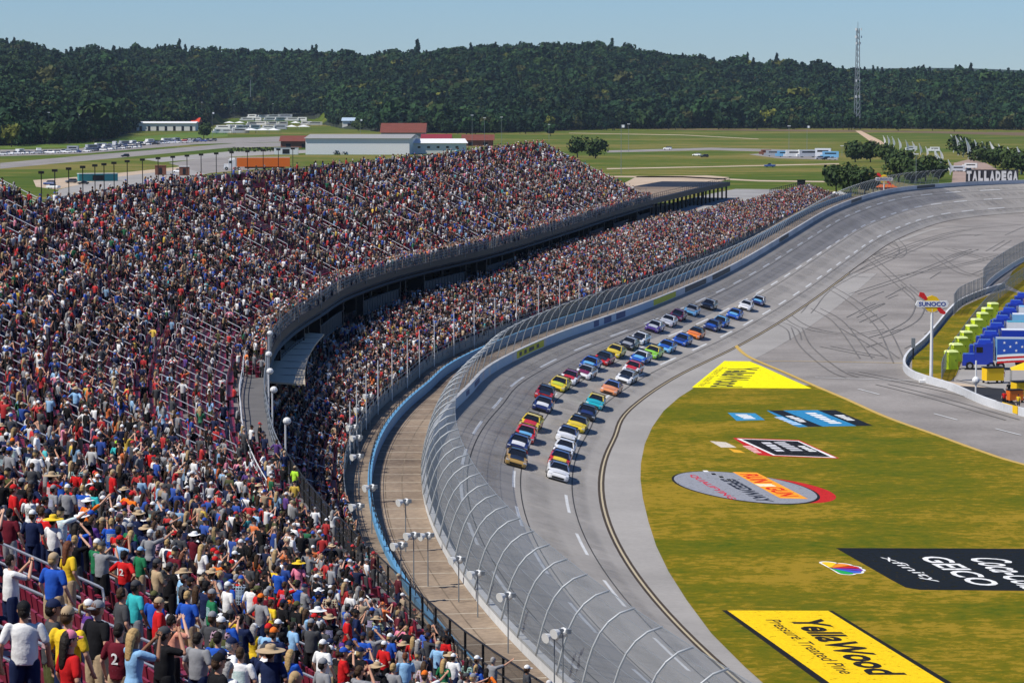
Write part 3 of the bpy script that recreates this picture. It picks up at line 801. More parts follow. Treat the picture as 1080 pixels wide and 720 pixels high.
# ================================================================ instancing of uncountable masses (wood, distant crowd, distant seats)
def gn_points(name, P, rot, scl, idx, variants, cols, label, cat, kind='stuff'):
    """one object: a cloud of points, each carrying one of the variant meshes and its own colours"""
    me = bpy.data.meshes.new(name); n = len(P)
    me.vertices.add(n); me.vertices.foreach_set("co", np.asarray(P, np.float32).ravel())
    def at(nm, typ, arr, field):
        a = me.attributes.new(nm, typ, 'POINT'); a.data.foreach_set(field, np.asarray(arr).ravel())
    at("vid", 'INT', np.asarray(idx, np.int32), "value")
    rv = np.zeros((n, 3), np.float32); rv[:, 2] = rot
    at("rot", 'FLOAT_VECTOR', rv, "vector")
    at("scl", 'FLOAT_VECTOR', np.asarray(scl, np.float32).reshape(n, -1) * np.ones((1, 3), np.float32), "vector")
    for k, c in cols.items():
        c4 = np.ones((n, 4), np.float32); c4[:, :3] = c; at(k, 'FLOAT_COLOR', c4, "color")
    o = obj(name, me)
    col = bpy.data.collections.new(name + "_kinds")            # not linked to the scene
    for i, v in enumerate(variants):
        vo = bpy.data.objects.new("%s_kind_%02d" % (name, i), v); col.objects.link(vo)
    ng = bpy.data.node_groups.new(name, 'GeometryNodeTree')
    ng.interface.new_socket("Geometry", in_out='INPUT', socket_type='NodeSocketGeometry')
    ng.interface.new_socket("Geometry", in_out='OUTPUT', socket_type='NodeSocketGeometry')
    N = ng.nodes; L = ng.links
    gi, go = N.new('NodeGroupInput'), N.new('NodeGroupOutput')
    iop = N.new('GeometryNodeInstanceOnPoints'); ci = N.new('GeometryNodeCollectionInfo')
    ci.inputs['Collection'].default_value = col; ci.inputs['Separate Children'].default_value = True; ci.inputs['Reset Children'].default_value = True
    def na(nm, typ):
        a = N.new('GeometryNodeInputNamedAttribute'); a.data_type = typ; a.inputs['Name'].default_value = nm; return a.outputs['Attribute']
    L.new(gi.outputs[0], iop.inputs['Points']); L.new(ci.outputs[0], iop.inputs['Instance'])
    iop.inputs['Pick Instance'].default_value = True
    L.new(na('vid', 'INT'), iop.inputs['Instance Index'])
    L.new(na('rot', 'FLOAT_VECTOR'), iop.inputs['Rotation']); L.new(na('scl', 'FLOAT_VECTOR'), iop.inputs['Scale'])
    L.new(iop.outputs[0], go.inputs[0])
    md = o.modifiers.new("scatter", 'NODES'); md.node_group = ng
    tag(o, label, cat, kind=kind)
    return o

# ---- foliage
def leaf_mat(name, attr=None, objcol=False, col=(.05, .07, .02)):
    m, n, b = newmat(name)
    g0 = n.nodes.new("ShaderNodeNewGeometry"); tc = n.nodes.new("ShaderNodeTexCoord")
    nz = n.nodes.new("ShaderNodeTexNoise"); nz.inputs["Scale"].default_value = .6; nz.inputs["Detail"].default_value = 3
    n.links.new(tc.outputs["Object"], nz.inputs["Vector"])
    mr = n.nodes.new("ShaderNodeMapRange"); mr.inputs["From Min"].default_value = .3; mr.inputs["From Max"].default_value = .7
    mr.inputs["To Min"].default_value = .6; mr.inputs["To Max"].default_value = 1.5; n.links.new(nz.outputs["Fac"], mr.inputs["Value"])
    vm = n.nodes.new("ShaderNodeVectorMath"); vm.operation = 'SCALE'
    if attr:
        at = n.nodes.new("ShaderNodeAttribute"); at.attribute_type = 'INSTANCER'; at.attribute_name = attr; src = at.outputs["Color"]
    else:
        oi = n.nodes.new("ShaderNodeObjectInfo"); src = oi.outputs["Color"]
    n.links.new(src, vm.inputs[0]); n.links.new(mr.outputs[0], vm.inputs["Scale"]); n.links.new(vm.outputs[0], b.inputs["Base Color"])
    sock(b, "Roughness", .8); sock(b, "Specular IOR Level", .15)
    return m
LEAF_I = leaf_mat('wood_foliage', attr='leaf'); LEAF_O = leaf_mat('tree_foliage')
def crown_mb(g, rnd, cx, cy, z0, z1, rad, n, size, mi=0, cone=False, lobes=7):
    """leaf clumps through the volume of several overlapping lobes"""
    L = []
    for i in range(lobes):
        if cone:
            t = i / max(1, lobes - 1); r = rad * (1 - .85 * t) * rnd.uniform(.8, 1.1); L.append((cx + rnd.gauss(0, rad * .1), cy + rnd.gauss(0, rad * .1), z0 + (z1 - z0) * t, r, (z1 - z0) / lobes * .9))
        else:
            an = rnd.uniform(0, 6.28); d = rad * rnd.uniform(.0, .62); zz = rnd.uniform(.28, .8); r = rad * rnd.uniform(.38, .6)
            L.append((cx + d * math.cos(an), cy + d * math.sin(an), z0 + (z1 - z0) * zz, r, r * .8))
    for k in range(n):
        l = L[rnd.randrange(len(L))]
        u = Vector((rnd.gauss(0, 1), rnd.gauss(0, 1), rnd.gauss(0, 1))).normalized()
        rr = rnd.uniform(.72, 1.08)
        c = Vector((l[0] + u.x * l[3] * rr, l[1] + u.y * l[3] * rr, l[2] + u.z * l[4] * rr))
        if c.z < z0 * .8: c.z = z0 * .8 + rnd.random() * .3
        nrm = (u + Vector((rnd.gauss(0, .5), rnd.gauss(0, .5), rnd.gauss(0, .5) + .25))).normalized()
        a = nrm.cross(Vector((rnd.gauss(0, 1), rnd.gauss(0, 1), rnd.gauss(0, 1)))).normalized(); b2 = nrm.cross(a)
        s = size * rnd.uniform(.6, 1.35)
        g.add([c + a * s, c + b2 * s * .7, c - a * s * .9, c - b2 * s * .75], [(0, 1, 2, 3)], mi)
rnd = random.Random(5); variants = []
for i in range(6):
    g = MB(); cone = i >= 4
    if cone: crown_mb(g, rnd, 0, 0, 4, 16, 3.8, 170, 1.3, cone=True, lobes=8)
    else: crown_mb(g, rnd, 0, 0, 1.5, 13 + i * .6, 6.6, 230, 1.6, lobes=9)
    g.tube([(0, 0, -1.5), (0, 0, 9)], [.4, .15], 5, 1)
    variants.append(g.mesh('wood_tree_%d' % i, [LEAF_I, M['bark']]))
NP = np.random.default_rng(4)
P = []; 
def wood_rows(y0, y1, step):
    y = y0
    while y < y1:
        st = step * (0.8 + 0.45 * (y - y0) / (y1 - y0))
        xs_ = np.arange(-.27 * y - 60, .27 * y + 60, st); xs_ = xs_ + NP.uniform(-.45, .45, len(xs_)) * st
        yy_ = y + NP.uniform(-.5, .5, len(xs_)) * st
        z, t = hillz(xs_, yy_); k = (t > 0) & (t < 1.12)
        P.append(np.stack([xs_[k], yy_[k], z[k] - .5, t[k]], 1)); y += st
wood_rows(1790, 4700, 9.5)
ex = NP.uniform(-900, 900, 900); exp_ = NP.exponential(45, 900)
px_ = 540 + F_PX * ex / 2700; fy = np.interp(px_, [p[0] for p in FOOT], [p[1] for p in FOOT]); ex2 = (px_ - 540) / F_PX * fy
keepx = ((px_ < 120) | (px_ > 470)) & (NP.random(900) < .6)
P.append(np.stack([ex2[keepx], (fy - exp_)[keepx], np.full(keepx.sum(), -.4), np.zeros(keepx.sum())], 1))
P = np.concatenate(P); n = len(P)
pyb = 100 + (CAM_Z - P[:, 2]) / P[:, 1] * F_PX; pxb = 540 + F_PX * P[:, 0] / P[:, 1]
P = P[~((pxb > 222) & (pxb < 350) & (pyb > 122.5)) & ~((pxb > 356) & (pxb < 380) & (pyb > 131.5))]; n = len(P)
P = P[NP.random(n) > .06]; n = len(P)
base = np.array([[.012, .026, .010], [.018, .034, .010], [.009, .021, .012], [.026, .038, .010], [.050, .040, .012], [.100, .080, .012]])
ci = NP.choice(6, n, p=[.40, .27, .10, .17, .045, .015])
clump = .5 + .5 * np.sin(P[:, 0] * .013 + 2 * np.sin(P[:, 1] * .006)) * np.sin(P[:, 1] * .011 + np.sin(P[:, 0] * .02))
colr = base[ci] * NP.uniform(.75, 1.4, (n, 1)) * (.85 + .55 * clump[:, None]) * np.array([.78, 1.06, 1.0])
idx = np.where(ci == 2, NP.integers(4, 6, n), NP.integers(0, 4, n))
scl = NP.uniform(.75, 1.45, n) * (1 + .25 * np.sin(P[:, 0] * .011) * np.sin(P[:, 1] * .009)) * np.where(NP.random(n) < .05, 1.35, 1)
wood = gn_points('distant_wood', P[:, :3], NP.uniform(0, 6.28, n), scl, idx, variants, {'leaf': colr}, 'dark green wooded hills closing off the horizon behind the fields', 'wood')

g = MB(); rows = []
for yy in np.linspace(3350, 4600, 60):
    X = np.linspace((222 - 540) / F_PX, (350 - 540) / F_PX, 30) * yy; z_, t_ = hillz(X, np.full(30, yy)); rows.append([(float(a_), float(yy), max(float(b_), -.1) + .15) for a_, b_ in zip(X, z_)])
cut = [r for r in rows if 100 + (CAM_Z - r[15][2]) / r[15][1] * F_PX > 122.8 and 1]
g.grid(cut); tag(g.build('camp_lawn', M['field'], smooth=True), kind='structure')
# ---- single trees one can tell apart
def tree(px, py, h, rad, col, label, z=0.0, group='trees standing in the fields behind the track', cone=False, seed=1, n=900):
    if h < 8: h, rad = h * 1.5, rad * 1.55
    p = unproj(px, py, z); rnd = random.Random(seed * 77 + int(px))
    o = empty('tree', p, rnd.uniform(0, 6)); tag(o, label, 'tree', group)
    g = MB(); pts = [(0, 0, -.3), (.1, 0, h * .25), (rnd.uniform(-.3, .3), rnd.uniform(-.3, .3), h * .7)]
    g.tube(pts, [h * .035, h * .025, h * .008], 7)
    for k in range(6):
        an = k * 1.05 + rnd.random(); zz = h * rnd.uniform(.22, .55)
        g.tube([(0, 0, zz), (math.cos(an) * rad * .35, math.sin(an) * rad * .35, zz + h * .1), (math.cos(an) * rad * .7, math.sin(an) * rad * .7, zz + h * .22)], [h * .014, h * .01, h * .004], 5)
    g.build('trunk', M['bark'], o)
    g = MB(); crown_mb(g, rnd, 0, 0, h * .12, h, rad, n, rad * .13, cone=cone, lobes=11)
    c = g.build('crown', LEAF_O, o); c.color = tuple(col) + (1,)
    return o
DG, MG, OG, BR = (.030, .052, .014), (.045, .070, .018), (.065, .078, .02), (.10, .075, .02)
T = [(609, 166, 7.5, 4.3, DG, 'dark round tree alone in the field, left one of a pair beyond the stand top'),
     (628, 167, 7.2, 4.4, DG, 'dark round tree alone in the field, right one of a pair beyond the stand top'),
     (882, 203, 6.2, 4.6, DG, 'dark bushy tree left of the yellow roofed stall, leftmost of the near row'),
     (897, 204, 6.8, 4.2, MG, 'bushy tree left of the yellow roofed stall, second from the left of the near row'),
     (912, 205, 6.6, 3.8, DG, 'dark bushy tree directly behind the yellow roofed stall'),
     (921, 203, 4.4, 2.6, BR, 'small brownish tree beside the yellow roofed stall'),
     (902, 171, 7.2, 5.0, DG, 'dark tree in the back row beside the dirt road, leftmost one'),
     (918, 171, 6.8, 4.6, DG, 'dark tree in the back row beside the dirt road, second one'),
     (934, 174, 6.2, 4.4, MG, 'dark tree in the back row beside the dirt road, third one'),
     (950, 179, 6.5, 4.8, DG, 'dark tree just behind the clump of trees left of the town name letters'),
     (948, 192, 6.8, 4.4, MG, 'leafy tree left of the brown forecourt, first of the front clump'),
     (962, 193, 7.2, 4.6, DG, 'leafy dark tree left of the brown forecourt, middle of the front clump'),
     (976, 191, 6.6, 4.2, MG, 'leafy tree left of the brown forecourt, third of the front clump'),
     (990, 189, 5.0, 3.6, DG, 'low dark tree nearest the brown forecourt'),
     (1010, 163, 7.5, 4.6, DG, 'dark tree behind the first white feather flags on the right'),
     (1022, 166, 7.0, 4.6, DG, 'dark tree behind the white feather flags, second from the left in the right row'),
     (1036, 171, 6.6, 4.8, MG, 'dark tree behind the white feather flags, third from the left in the right row'),
     (1050, 177, 6.4, 4.6, DG, 'dark tree behind the white feather flags, fourth from the left in the right row'),
     (1064, 181, 6.6, 4.6, MG, 'dark tree behind the white feather flags, fifth from the left in the right row'),
     (1078, 184, 6.6, 4.4, DG, 'dark tree behind the white feather flags at the right edge of the photo'),
     (215, 146, 13, 7, DG, 'dark tree standing in front of the red roofed building on the left'),
     (92, 142, 17, 12, (.10, .075, .016), 'large yellowing autumn tree at the edge of the wood on the left'),
     (112, 141, 15, 10, OG, 'olive green tree right of the large yellowing tree'),
     (118, 147, 10, 7, DG, 'low dark tree in front of the olive green tree on the left'),
     (395, 134, 10, 7, DG, 'dark tree right of the small blue roofed shed'),
     (432, 138, 14, 9, DG, 'dark tree at the right end of the rust red roof'),
     (378, 138, 6, 5, MG, 'low bush between the blue roofed shed and the rust red roof')]
for i, t in enumerate(T): tree(*t, seed=i, n=700 if t[2] < 8 else 900)

# ================================================================ the hazy air
hz = MB(); hz.box((0, 4300, 110), (12600, 10700, 236))
o = hz.build('haze', None) if False else None
me = hz.mesh('haze', []); o = obj('haze', me)
mh = bpy.data.materials.new('haze_air'); mh.use_nodes = True; nh = mh.node_tree; nh.nodes.clear()
out = nh.nodes.new("ShaderNodeOutputMaterial"); pv = nh.nodes.new("ShaderNodeVolumePrincipled")
pv.inputs["Color"].default_value = (.62, .80, 1.0, 1); pv.inputs["Density"].default_value = 0.00002; pv.inputs["Anisotropy"].default_value = 0.0
nh.links.new(pv.outputs[0], out.inputs["Volume"]); me.materials.append(mh)
tag(o, 'thin bluish haze over the far fields and hills', 'haze', kind='stuff')
# ================================================================ people
M['skin'] = tint('skin', .6, .25, var=.08, scale=6)
M['cloth'] = tint('cloth', .9, .1, var=.16, scale=5, bump=.9)
def shirt_mat():
    m = tint('shirt_cloth', .92, .08, var=.18, scale=7, bump=1.0); n = m.node_tree; b = n.nodes["Principled BSDF"]
    src = b.inputs["Base Color"].links[0].from_socket; nw = n.nodes.new; lk = n.links.new
    tc = nw("ShaderNodeTexCoord"); sp = nw("ShaderNodeSeparateXYZ"); lk(tc.outputs["Object"], sp.inputs[0]); oi = nw("ShaderNodeObjectInfo")
    def mth(op, a, b_=None, c=None):
        x = nw("ShaderNodeMath"); x.operation = op
        for i, v in enumerate((a, b_, c)):
            if v is None: continue
            if isinstance(v, (int, float)): x.inputs[i].default_value = v
            else: lk(v, x.inputs[i])
        return x.outputs[0]
    X, Y, Z, rn = sp.outputs[0], sp.outputs[1], sp.outputs[2], oi.outputs["Random"]
    nz = nw("ShaderNodeTexVoronoi"); nz.inputs["Scale"].default_value = 22; va = nw("ShaderNodeVectorMath"); va.operation = 'ADD'; lk(tc.outputs["Object"], va.inputs[0]); lk(rn, va.inputs[1]); lk(va.outputs[0], nz.inputs["Vector"])
    inx = mth('LESS_THAN', mth('ABSOLUTE', X), .125); inz = mth('COMPARE', Z, 1.25, .11); iny = mth('LESS_THAN', Y, -.02)
    on = mth('GREATER_THAN', mth('FRACT', mth('MULTIPLY', rn, 7.13)), .55)
    sh = mth('GREATER_THAN', mth('FRACT', mth('MULTIPLY', nz.outputs["Distance"], 9.0)), .45)
    f1 = mth('MULTIPLY', mth('MULTIPLY', mth('MULTIPLY', inx, inz), mth('MULTIPLY', iny, on)), sh)
    pl = mth('GREATER_THAN', mth('FRACT', mth('MULTIPLY', rn, 13.7)), .88)
    f2 = mth('MULTIPLY', pl, mth('MULTIPLY', .6, mth('MAXIMUM', mth('GREATER_THAN', mth('SINE', mth('MULTIPLY', X, 75.0)), .3), mth('GREATER_THAN', mth('SINE', mth('MULTIPLY', Z, 75.0)), .3))))
    f = mth('MAXIMUM', f1, f2)
    lum = mth('GREATER_THAN', mth('FRACT', mth('MULTIPLY', rn, 31.3)), .35)
    hs = nw("ShaderNodeCombineColor"); hs.mode = 'HSV'; lk(mth('FRACT', mth('MULTIPLY', rn, 5.77)), hs.inputs[0]); hs.inputs[1].default_value = .35; lk(mth('MULTIPLY_ADD', lum, .55, .08), hs.inputs[2])
    mx = nw("ShaderNodeMix"); mx.data_type = 'RGBA'; lk(f, mx.inputs["Factor"]); lk(src, mx.inputs["A"]); lk(hs.outputs[0], mx.inputs["B"]); lk(mx.outputs["Result"], b.inputs["Base Color"])
    return m
M['shirtm'] = shirt_mat()
M['hair'] = tint('hair_strands', .7, .25, var=.35, scale=30, bump=.5)
M['hatm'] = tint('hat_cloth', .8, .15, var=.1, scale=12)
M['eye'] = flat('dark_eye', (.01, .008, .008), .2, spec=.6, var=.05)
I_SK, I_SH, I_PA, I_HA = (inst_tint('crowd_' + k, k) for k in ('skin', 'shirt', 'pants', 'head'))

# shoulder -> elbow -> wrist for the right arm (x > 0); the left one is mirrored unless given
POSES = {
 'down':   (((.30, -.02, 1.17), (.31, .10, .93)), None),
 'loose':  (((.29, -.06, 1.18), (.27, .13, 1.00)), ((.30, -.01, 1.17), (.32, .08, .92))),
 'phone':  (((.27, .26, 1.33), (.07, .40, 1.58)), None),
 'lens':   (((.33, .16, 1.38), (.09, .22, 1.66)), None),
 'shade':  (((.40, .10, 1.50), (.12, .15, 1.71)), ((.29, -.03, 1.17), (.27, .14, .98))),
 'wave':   (((.42, .10, 1.62), (.56, .26, 1.86)), ((.29, -.03, 1.17), (.30, .10, .94))),
 'hips':   (((.43, -.10, 1.19), (.21, .03, 1.03)), None),
 'folded': (((.27, .10, 1.17), (-.06, .27, 1.20)), ((.27, .11, 1.19), (.06, .25, 1.24))),
 'point':  (((.30, .30, 1.50), (.33, .56, 1.62)), ((.29, -.03, 1.17), (.25, .16, 1.02))),
}
LEAN = {'down': .00, 'loose': .03, 'phone': .02, 'lens': .0, 'shade': .0, 'wave': -.02, 'hips': -.01, 'folded': .0, 'point': .03}
SH = (.195, 0, 1.43)
def mir(p): return (-p[0], p[1], p[2])
def limb(g, pts, rs, n=10): 
    """tapering limb with rounded ends, sampled between the joints"""
    P, RR = [], []
    for i in range(len(pts) - 1):
        a, b2 = Vector(pts[i]), Vector(pts[i + 1])
        for k in range(5):
            t = k / 5; P.append(a.lerp(b2, t)); bulge = math.sin(t * math.pi) * .08
            RR.append((rs[i] * (1 - t) + rs[i + 1] * t) * (1 + bulge))
    P.append(Vector(pts[-1])); RR.append(rs[-1])
    g.tube(P, RR, n); g.sphere(P[0], rs[0], n, 6)
    for i in range(1, len(pts)): g.sphere(pts[i], rs[i], n, 6)
def torso(g, grow=0.0, z0=.92, z1=1.47, fem=False, loose=0.0):
    prof = [(.90, .155, .115), (.98, .158, .118), (1.06, .145 + loose, .112 + loose), (1.15, .145 + loose * .8, .115 + loose * .8), (1.26, .165, .125), (1.36, .180, .118), (1.43, .165, .095), (1.475, .10, .075)]
    if fem: prof = [(.90, .160, .12), (.98, .155, .115), (1.06, .128, .10), (1.15, .130, .105), (1.26, .148, .125), (1.36, .158, .110), (1.43, .150, .088), (1.475, .09, .07)]
    prof = [p for p in prof if z0 <= p[0] <= z1 + .02]
    g.tube([(0, -.01 + .02 * math.sin((z - .9) * 5), z) for z, a, b2 in prof], [(a + grow, b2 + grow) for z, a, b2 in prof], 18)
def hand(g, wr, el, side, grip=.5):
    d = (Vector(wr) - Vector(el)).normalized(); side_v = d.cross(Vector((0, 1, 0)) if abs(d.y) < .8 else Vector((0, 0, 1))).normalized() * side
    nrm = side_v.cross(d).normalized(); w0 = Vector(wr)
    palm = w0 + d * .05
    Mx = Matrix((side_v, nrm, d)).transposed()
    g.sphere(palm, (.040, .020, .052), 8, 6, M=Mx)
    for i, (off, ln) in enumerate(((-.027, .062), (-.010, .074), (.009, .070), (.026, .055))):
        b0 = palm + side_v * off + d * .035; b1 = b0 + d * ln * .55 + nrm * .008; b2 = b1 + d * ln * .30 + nrm * ln * grip
        g.tube([b0, b1, b2], [.0105, .0100, .0088], 6)
    t0 = palm - side_v * .028 - d * .015; t1 = t0 - side_v * .028 + d * .030 + nrm * .01; g.tube([t0, t1, t1 + d * .025], [.013, .011, .010], 6)
def head_mb(g):
    g.tube([(0, .0, 1.42), (0, .008, 1.50), (0, .02, 1.57)], [.062, .056, .055], 12)
    g.sphere((0, .015, 1.680), (.077, .097, .108), 16, 12)                 # skull
    g.sphere((0, .045, 1.615), (.056, .062, .062), 12, 9)                  # jaw
    g.sphere((0, .090, 1.578), (.022, .018, .016), 8, 6)                   # chin
    g.tube([(0, .100, 1.685), (0, .118, 1.655), (0, .124, 1.638)], [.008, .012, .013], 8)   # nose
    g.tube([(-.04, .098, 1.697), (0, .108, 1.702), (.04, .098, 1.697)], [.010, .012, .010], 6) # brow
    g.tube([(-.022, .101, 1.606), (0, .108, 1.607), (.022, .101, 1.606)], [.006, .008, .006], 6) # lips
    for sx in (-1, 1): g.sphere((sx * .079, .005, 1.66), (.012, .022, .032), 8, 6)
def remesh(g, vox, ratio=None, smooth_it=2, name='m', mats=()):
    me = g.mesh(name, [])
    o = bpy.data.objects.new(name, me); COL.objects.link(o)
    md = o.modifiers.new('r', 'REMESH'); md.mode = 'VOXEL'; md.voxel_size = vox; md.use_smooth_shade = True
    if smooth_it:
        ms = o.modifiers.new('s', 'SMOOTH'); ms.iterations = smooth_it; ms.factor = .5
    if ratio:
        mdd = o.modifiers.new('d', 'DECIMATE'); mdd.ratio = ratio
    dg = bpy.context.evaluated_depsgraph_get()
    res = bpy.data.meshes.new_from_object(o.evaluated_get(dg), depsgraph=dg); res.name = name
    bpy.data.objects.remove(o); bpy.data.meshes.remove(me)
    res.materials.clear()
    for m_ in mats: res.materials.append(m_)
    res.polygons.foreach_set("use_smooth", [True] * len(res.polygons))
    return res
def legs(g, grow=0, knee=False, shorts=False, top=True):
    for sx in (-1, 1):
        if shorts: limb(g, [(sx * .095, 0, .93), (sx * .115, .01, .52)], [.098 + grow, .085 + grow])
        else: limb(g, [(sx * .095, 0, .92), (sx * .11, .015, .50), (sx * .125, -.02, .08)], [.090 + grow, .060 + grow * 1.2, .040 + grow * 1.5])
def arms(pose):
    r, l = POSES[pose]; l = r if l is None else l
    return [(SH, r[0], r[1]), (mir(SH), mir(l[0]), mir(l[1]))]
BODY, SHIRT, PANTS = {}, {}, {}
def lean(me, pose):
    k = LEAN[pose]
    if k:
        for v in me.vertices:
            if v.co.z > .95: v.co.y += (v.co.z - .95) * k
    return me
for pose in POSES:
    g = MB(); torso(g, -.022); legs(g); head_mb(g)
    for k, (a, b2, c) in enumerate(arms(pose)):
        limb(g, [a, b2, c], [.050, .038, .027]); hand(g, c, b2, 1 if k == 0 else -1, .2 if pose in ('phone', 'lens') else .35)
    for sx in (-1, 1): g.sphere((sx * .13, .04, .05), (.042, .11, .045), 8, 6)
    me = remesh(g, .0085, .30, 2, 'body_' + pose, [M['skin'], M['eye']])
    g2 = MB(); 
    for sx in (-1, 1): g2.sphere((sx * .031, .099, 1.668), (.012, .008, .008), 8, 6)
    bm = bmesh.new(); bm.from_mesh(me); e0 = g2.mesh('e', []); bm.from_mesh(e0)
    bm.faces.ensure_lookup_table(); k0 = len(me.polygons)
    for f in bm.faces[k0:] if hasattr(bm.faces, '__getitem__') else []: f.material_index = 1; f.smooth = True
    bm.to_mesh(me); bm.free(); bpy.data.meshes.remove(e0)
    BODY[pose] = lean(me, pose)
    for fem in (False, True):
        g = MB(); torso(g, .014, fem=fem, z0=.90, loose=.022)
        for a, b2, c in arms(pose):
            A, B = Vector(a), Vector(b2); e = A.lerp(B, .72)
            limb(g, [A, e], [.066, .060])
        g.tube([(0, 0, 1.43), (0, .006, 1.487)], [.085, .068], 12)
        SHIRT[(pose, fem)] = lean(remesh(g, .016, .5, 2, 'shirt_' + pose, [M['shirtm']]), pose)
for kind in ('long', 'short'):
    g = MB(); torso(g, .010, z0=.90, z1=1.0); legs(g, .018, shorts=kind == 'short')
    PANTS[kind] = remesh(g, .018, .5, 2, 'trousers_' + kind, [M['cloth']])
def shoe_me():
    g = MB(); g.tube([(0, -.10, .05), (0, 0, .055), (0, .10, .045), (0, .165, .035)], [(.045, .05), (.048, .055), (.050, .045), (.035, .03)], 10); g.sphere((0, -.06, .09), (.045, .06, .05), 8, 6)
    g.box((0, .03, .012), (.095, .28, .024))
    return g.mesh('shoe', [M['cloth']])
SHOE = shoe_me()
def hairpart(kind):
    g = MB()
    if kind == 'short':
        g.sphere((0, -.004, 1.693), (.084, .098, .106), 14, 10)
        g.sphere((0, -.035, 1.650), (.078, .072, .085), 12, 9)
    elif kind == 'long':
        g.sphere((0, -.006, 1.693), (.088, .102, .108), 14, 10)
        g.tube([(0, -.03, 1.70), (0, -.065, 1.62), (0, -.085, 1.50), (0, -.10, 1.36), (0, -.10, 1.25)], [(.086, .085), (.092, .062), (.095, .045), (.085, .038), (.05, .02)], 14)
    elif kind == 'pony':
        g.sphere((0, -.004, 1.693), (.083, .098, .104), 14, 10); g.sphere((0, -.03, 1.65), (.076, .07, .08), 12, 8)
        g.tube([(0, -.09, 1.71), (0, -.15, 1.68), (0, -.16, 1.58), (0, -.13, 1.46)], [.025, .03, .028, .01], 8)
    me = g.mesh('hair_' + kind, [M['hair']])
    me.polygons.foreach_set("use_smooth", [True] * len(me.polygons))
    return me
def hatpart(kind):
    g = MB()
    def dome(r0, r1, z0, z1, n=16, m=6, cx=0, cy=.01):
        rows = []
        for i in range(m + 1):
            t = i / m; z = z0 + (z1 - z0) * math.sin(t * math.pi / 2); k = math.cos(t * math.pi / 2) if i < m else 0.02
            rows.append([(cx + r0 * k * math.cos(2 * math.pi * j / n), cy + r1 * k * math.sin(2 * math.pi * j / n), z) for j in range(n)])
        g.grid(rows, closed=True)
    if kind in ('cap', 'backcap'):
        dome(.090, .108, 1.70, 1.806)
        s_ = 1 if kind == 'cap' else -1; rows = []
        for i in range(5):
            t = i / 4; rows.append([(.078 * math.cos(a) * (1 - .12 * t), .01 + s_ * (.085 + .09 * t * math.sin(a) + .02 * math.sin(a)), 1.712 - .018 * t - .018 * math.cos(a) ** 2) for a in np.linspace(.0, math.pi, 9)])
        g.grid(rows); g.grid([[(x, y, z - .006) for x, y, z in r] for r in rows]); g.sphere((0, .01, 1.808), .010, 6, 4)
    elif kind in ('straw', 'wide'):
        w_ = 1.0 if kind == 'straw' else 1.25
        rows = []
        for r, z in ((.205 * w_, 1.700), (.16 * w_, 1.716), (.10, 1.722), (.096, 1.76), (.088, 1.805), (.06, 1.822), (.02, 1.812)):
            rows.append([(r * math.cos(2 * math.pi * j / 20), .01 + r * 1.1 * math.sin(2 * math.pi * j / 20), z + (abs(math.cos(2 * math.pi * j / 20)) ** 2 * .035 if r > .12 and kind == 'straw' else 0)) for j in range(20)])
        g.grid(rows, closed=True); g.grid([[(x, y, z - .008) for x, y, z in r] for r in rows[:3]], closed=True)
    elif kind == 'headset':
        g.tube([(math.sin(a) * .096, .0, 1.67 + math.cos(a) * .135) for a in np.linspace(-1.5, 1.5, 11)], .010, 6)
        for sx in (-1, 1): g.tube([(sx * .075, 0, 1.665), (sx * .118, 0, 1.665)], [.036, .034], 12)
    me = g.mesh('hat_' + kind, [M['hatm']]); me.polygons.foreach_set("use_smooth", [True] * len(me.polygons)); return me
HAIR = {k: hairpart(k) for k in ('short', 'long', 'pony')}
HAT = {k: hatpart(k) for k in ('cap', 'backcap', 'straw', 'wide', 'headset')}
def phone_me():
    g = MB(); g.box((0, 0, 0), (.15, .010, .075)); return g.mesh('phone', [M['black']])
PHONE = phone_me()

COLS = {'black': (.012, .012, .014), 'white': (.74, .74, .73), 'grey': (.24, .245, .26), 'dark grey': (.06, .062, .068), 'navy': (.014, .022, .065), 'blue': (.02, .085, .42),
        'red': (.52, .016, .018), 'maroon': (.12, .012, .022), 'light blue': (.25, .45, .68), 'orange': (.78, .17, .02), 'yellow': (.75, .50, .03), 'green': (.02, .16, .07),
        'tan': (.42, .31, .19), 'pink': (.72, .22, .32), 'turquoise': (.04, .42, .44), 'purple': (.10, .04, .22), 'olive': (.09, .095, .035), 'lime': (.42, .72, .05), 'salmon': (.75, .32, .22)}
SKINS = [(.55, .30, .20), (.48, .25, .16), (.40, .20, .125), (.60, .36, .26), (.22, .105, .06), (.50, .27, .18)]
HAIRC = {'brown': (.06, .032, .016), 'dark': (.014, .010, .008), 'blond': (.42, .28, .12), 'grey': (.30, .29, .28), 'auburn': (.13, .045, .02)}
SHIRTW = [('black', 24), ('white', 15), ('grey', 11), ('dark grey', 13), ('navy', 14), ('blue', 8), ('red', 11), ('maroon', 5), ('light blue', 4), ('orange', 2), ('yellow', 1.2), ('green', 1.5), ('tan', 2), ('pink', 2), ('turquoise', .8), ('purple', 1), ('olive', 1.5)]
PANTW = [('navy', 28), ('dark grey', 24), ('tan', 10), ('black', 28), ('grey', 6), ('olive', 4)]
HATW = [('black', 20), ('white', 14), ('navy', 12), ('grey', 12), ('red', 12), ('tan', 8), ('blue', 7), ('olive', 4), ('dark grey', 8), ('orange', 2)]
def pick(rnd, W):
    t = rnd.random() * sum(x[1] for x in W)
    for k, x in W:
        t -= x
        if t <= 0: return k
    return W[-1][0]
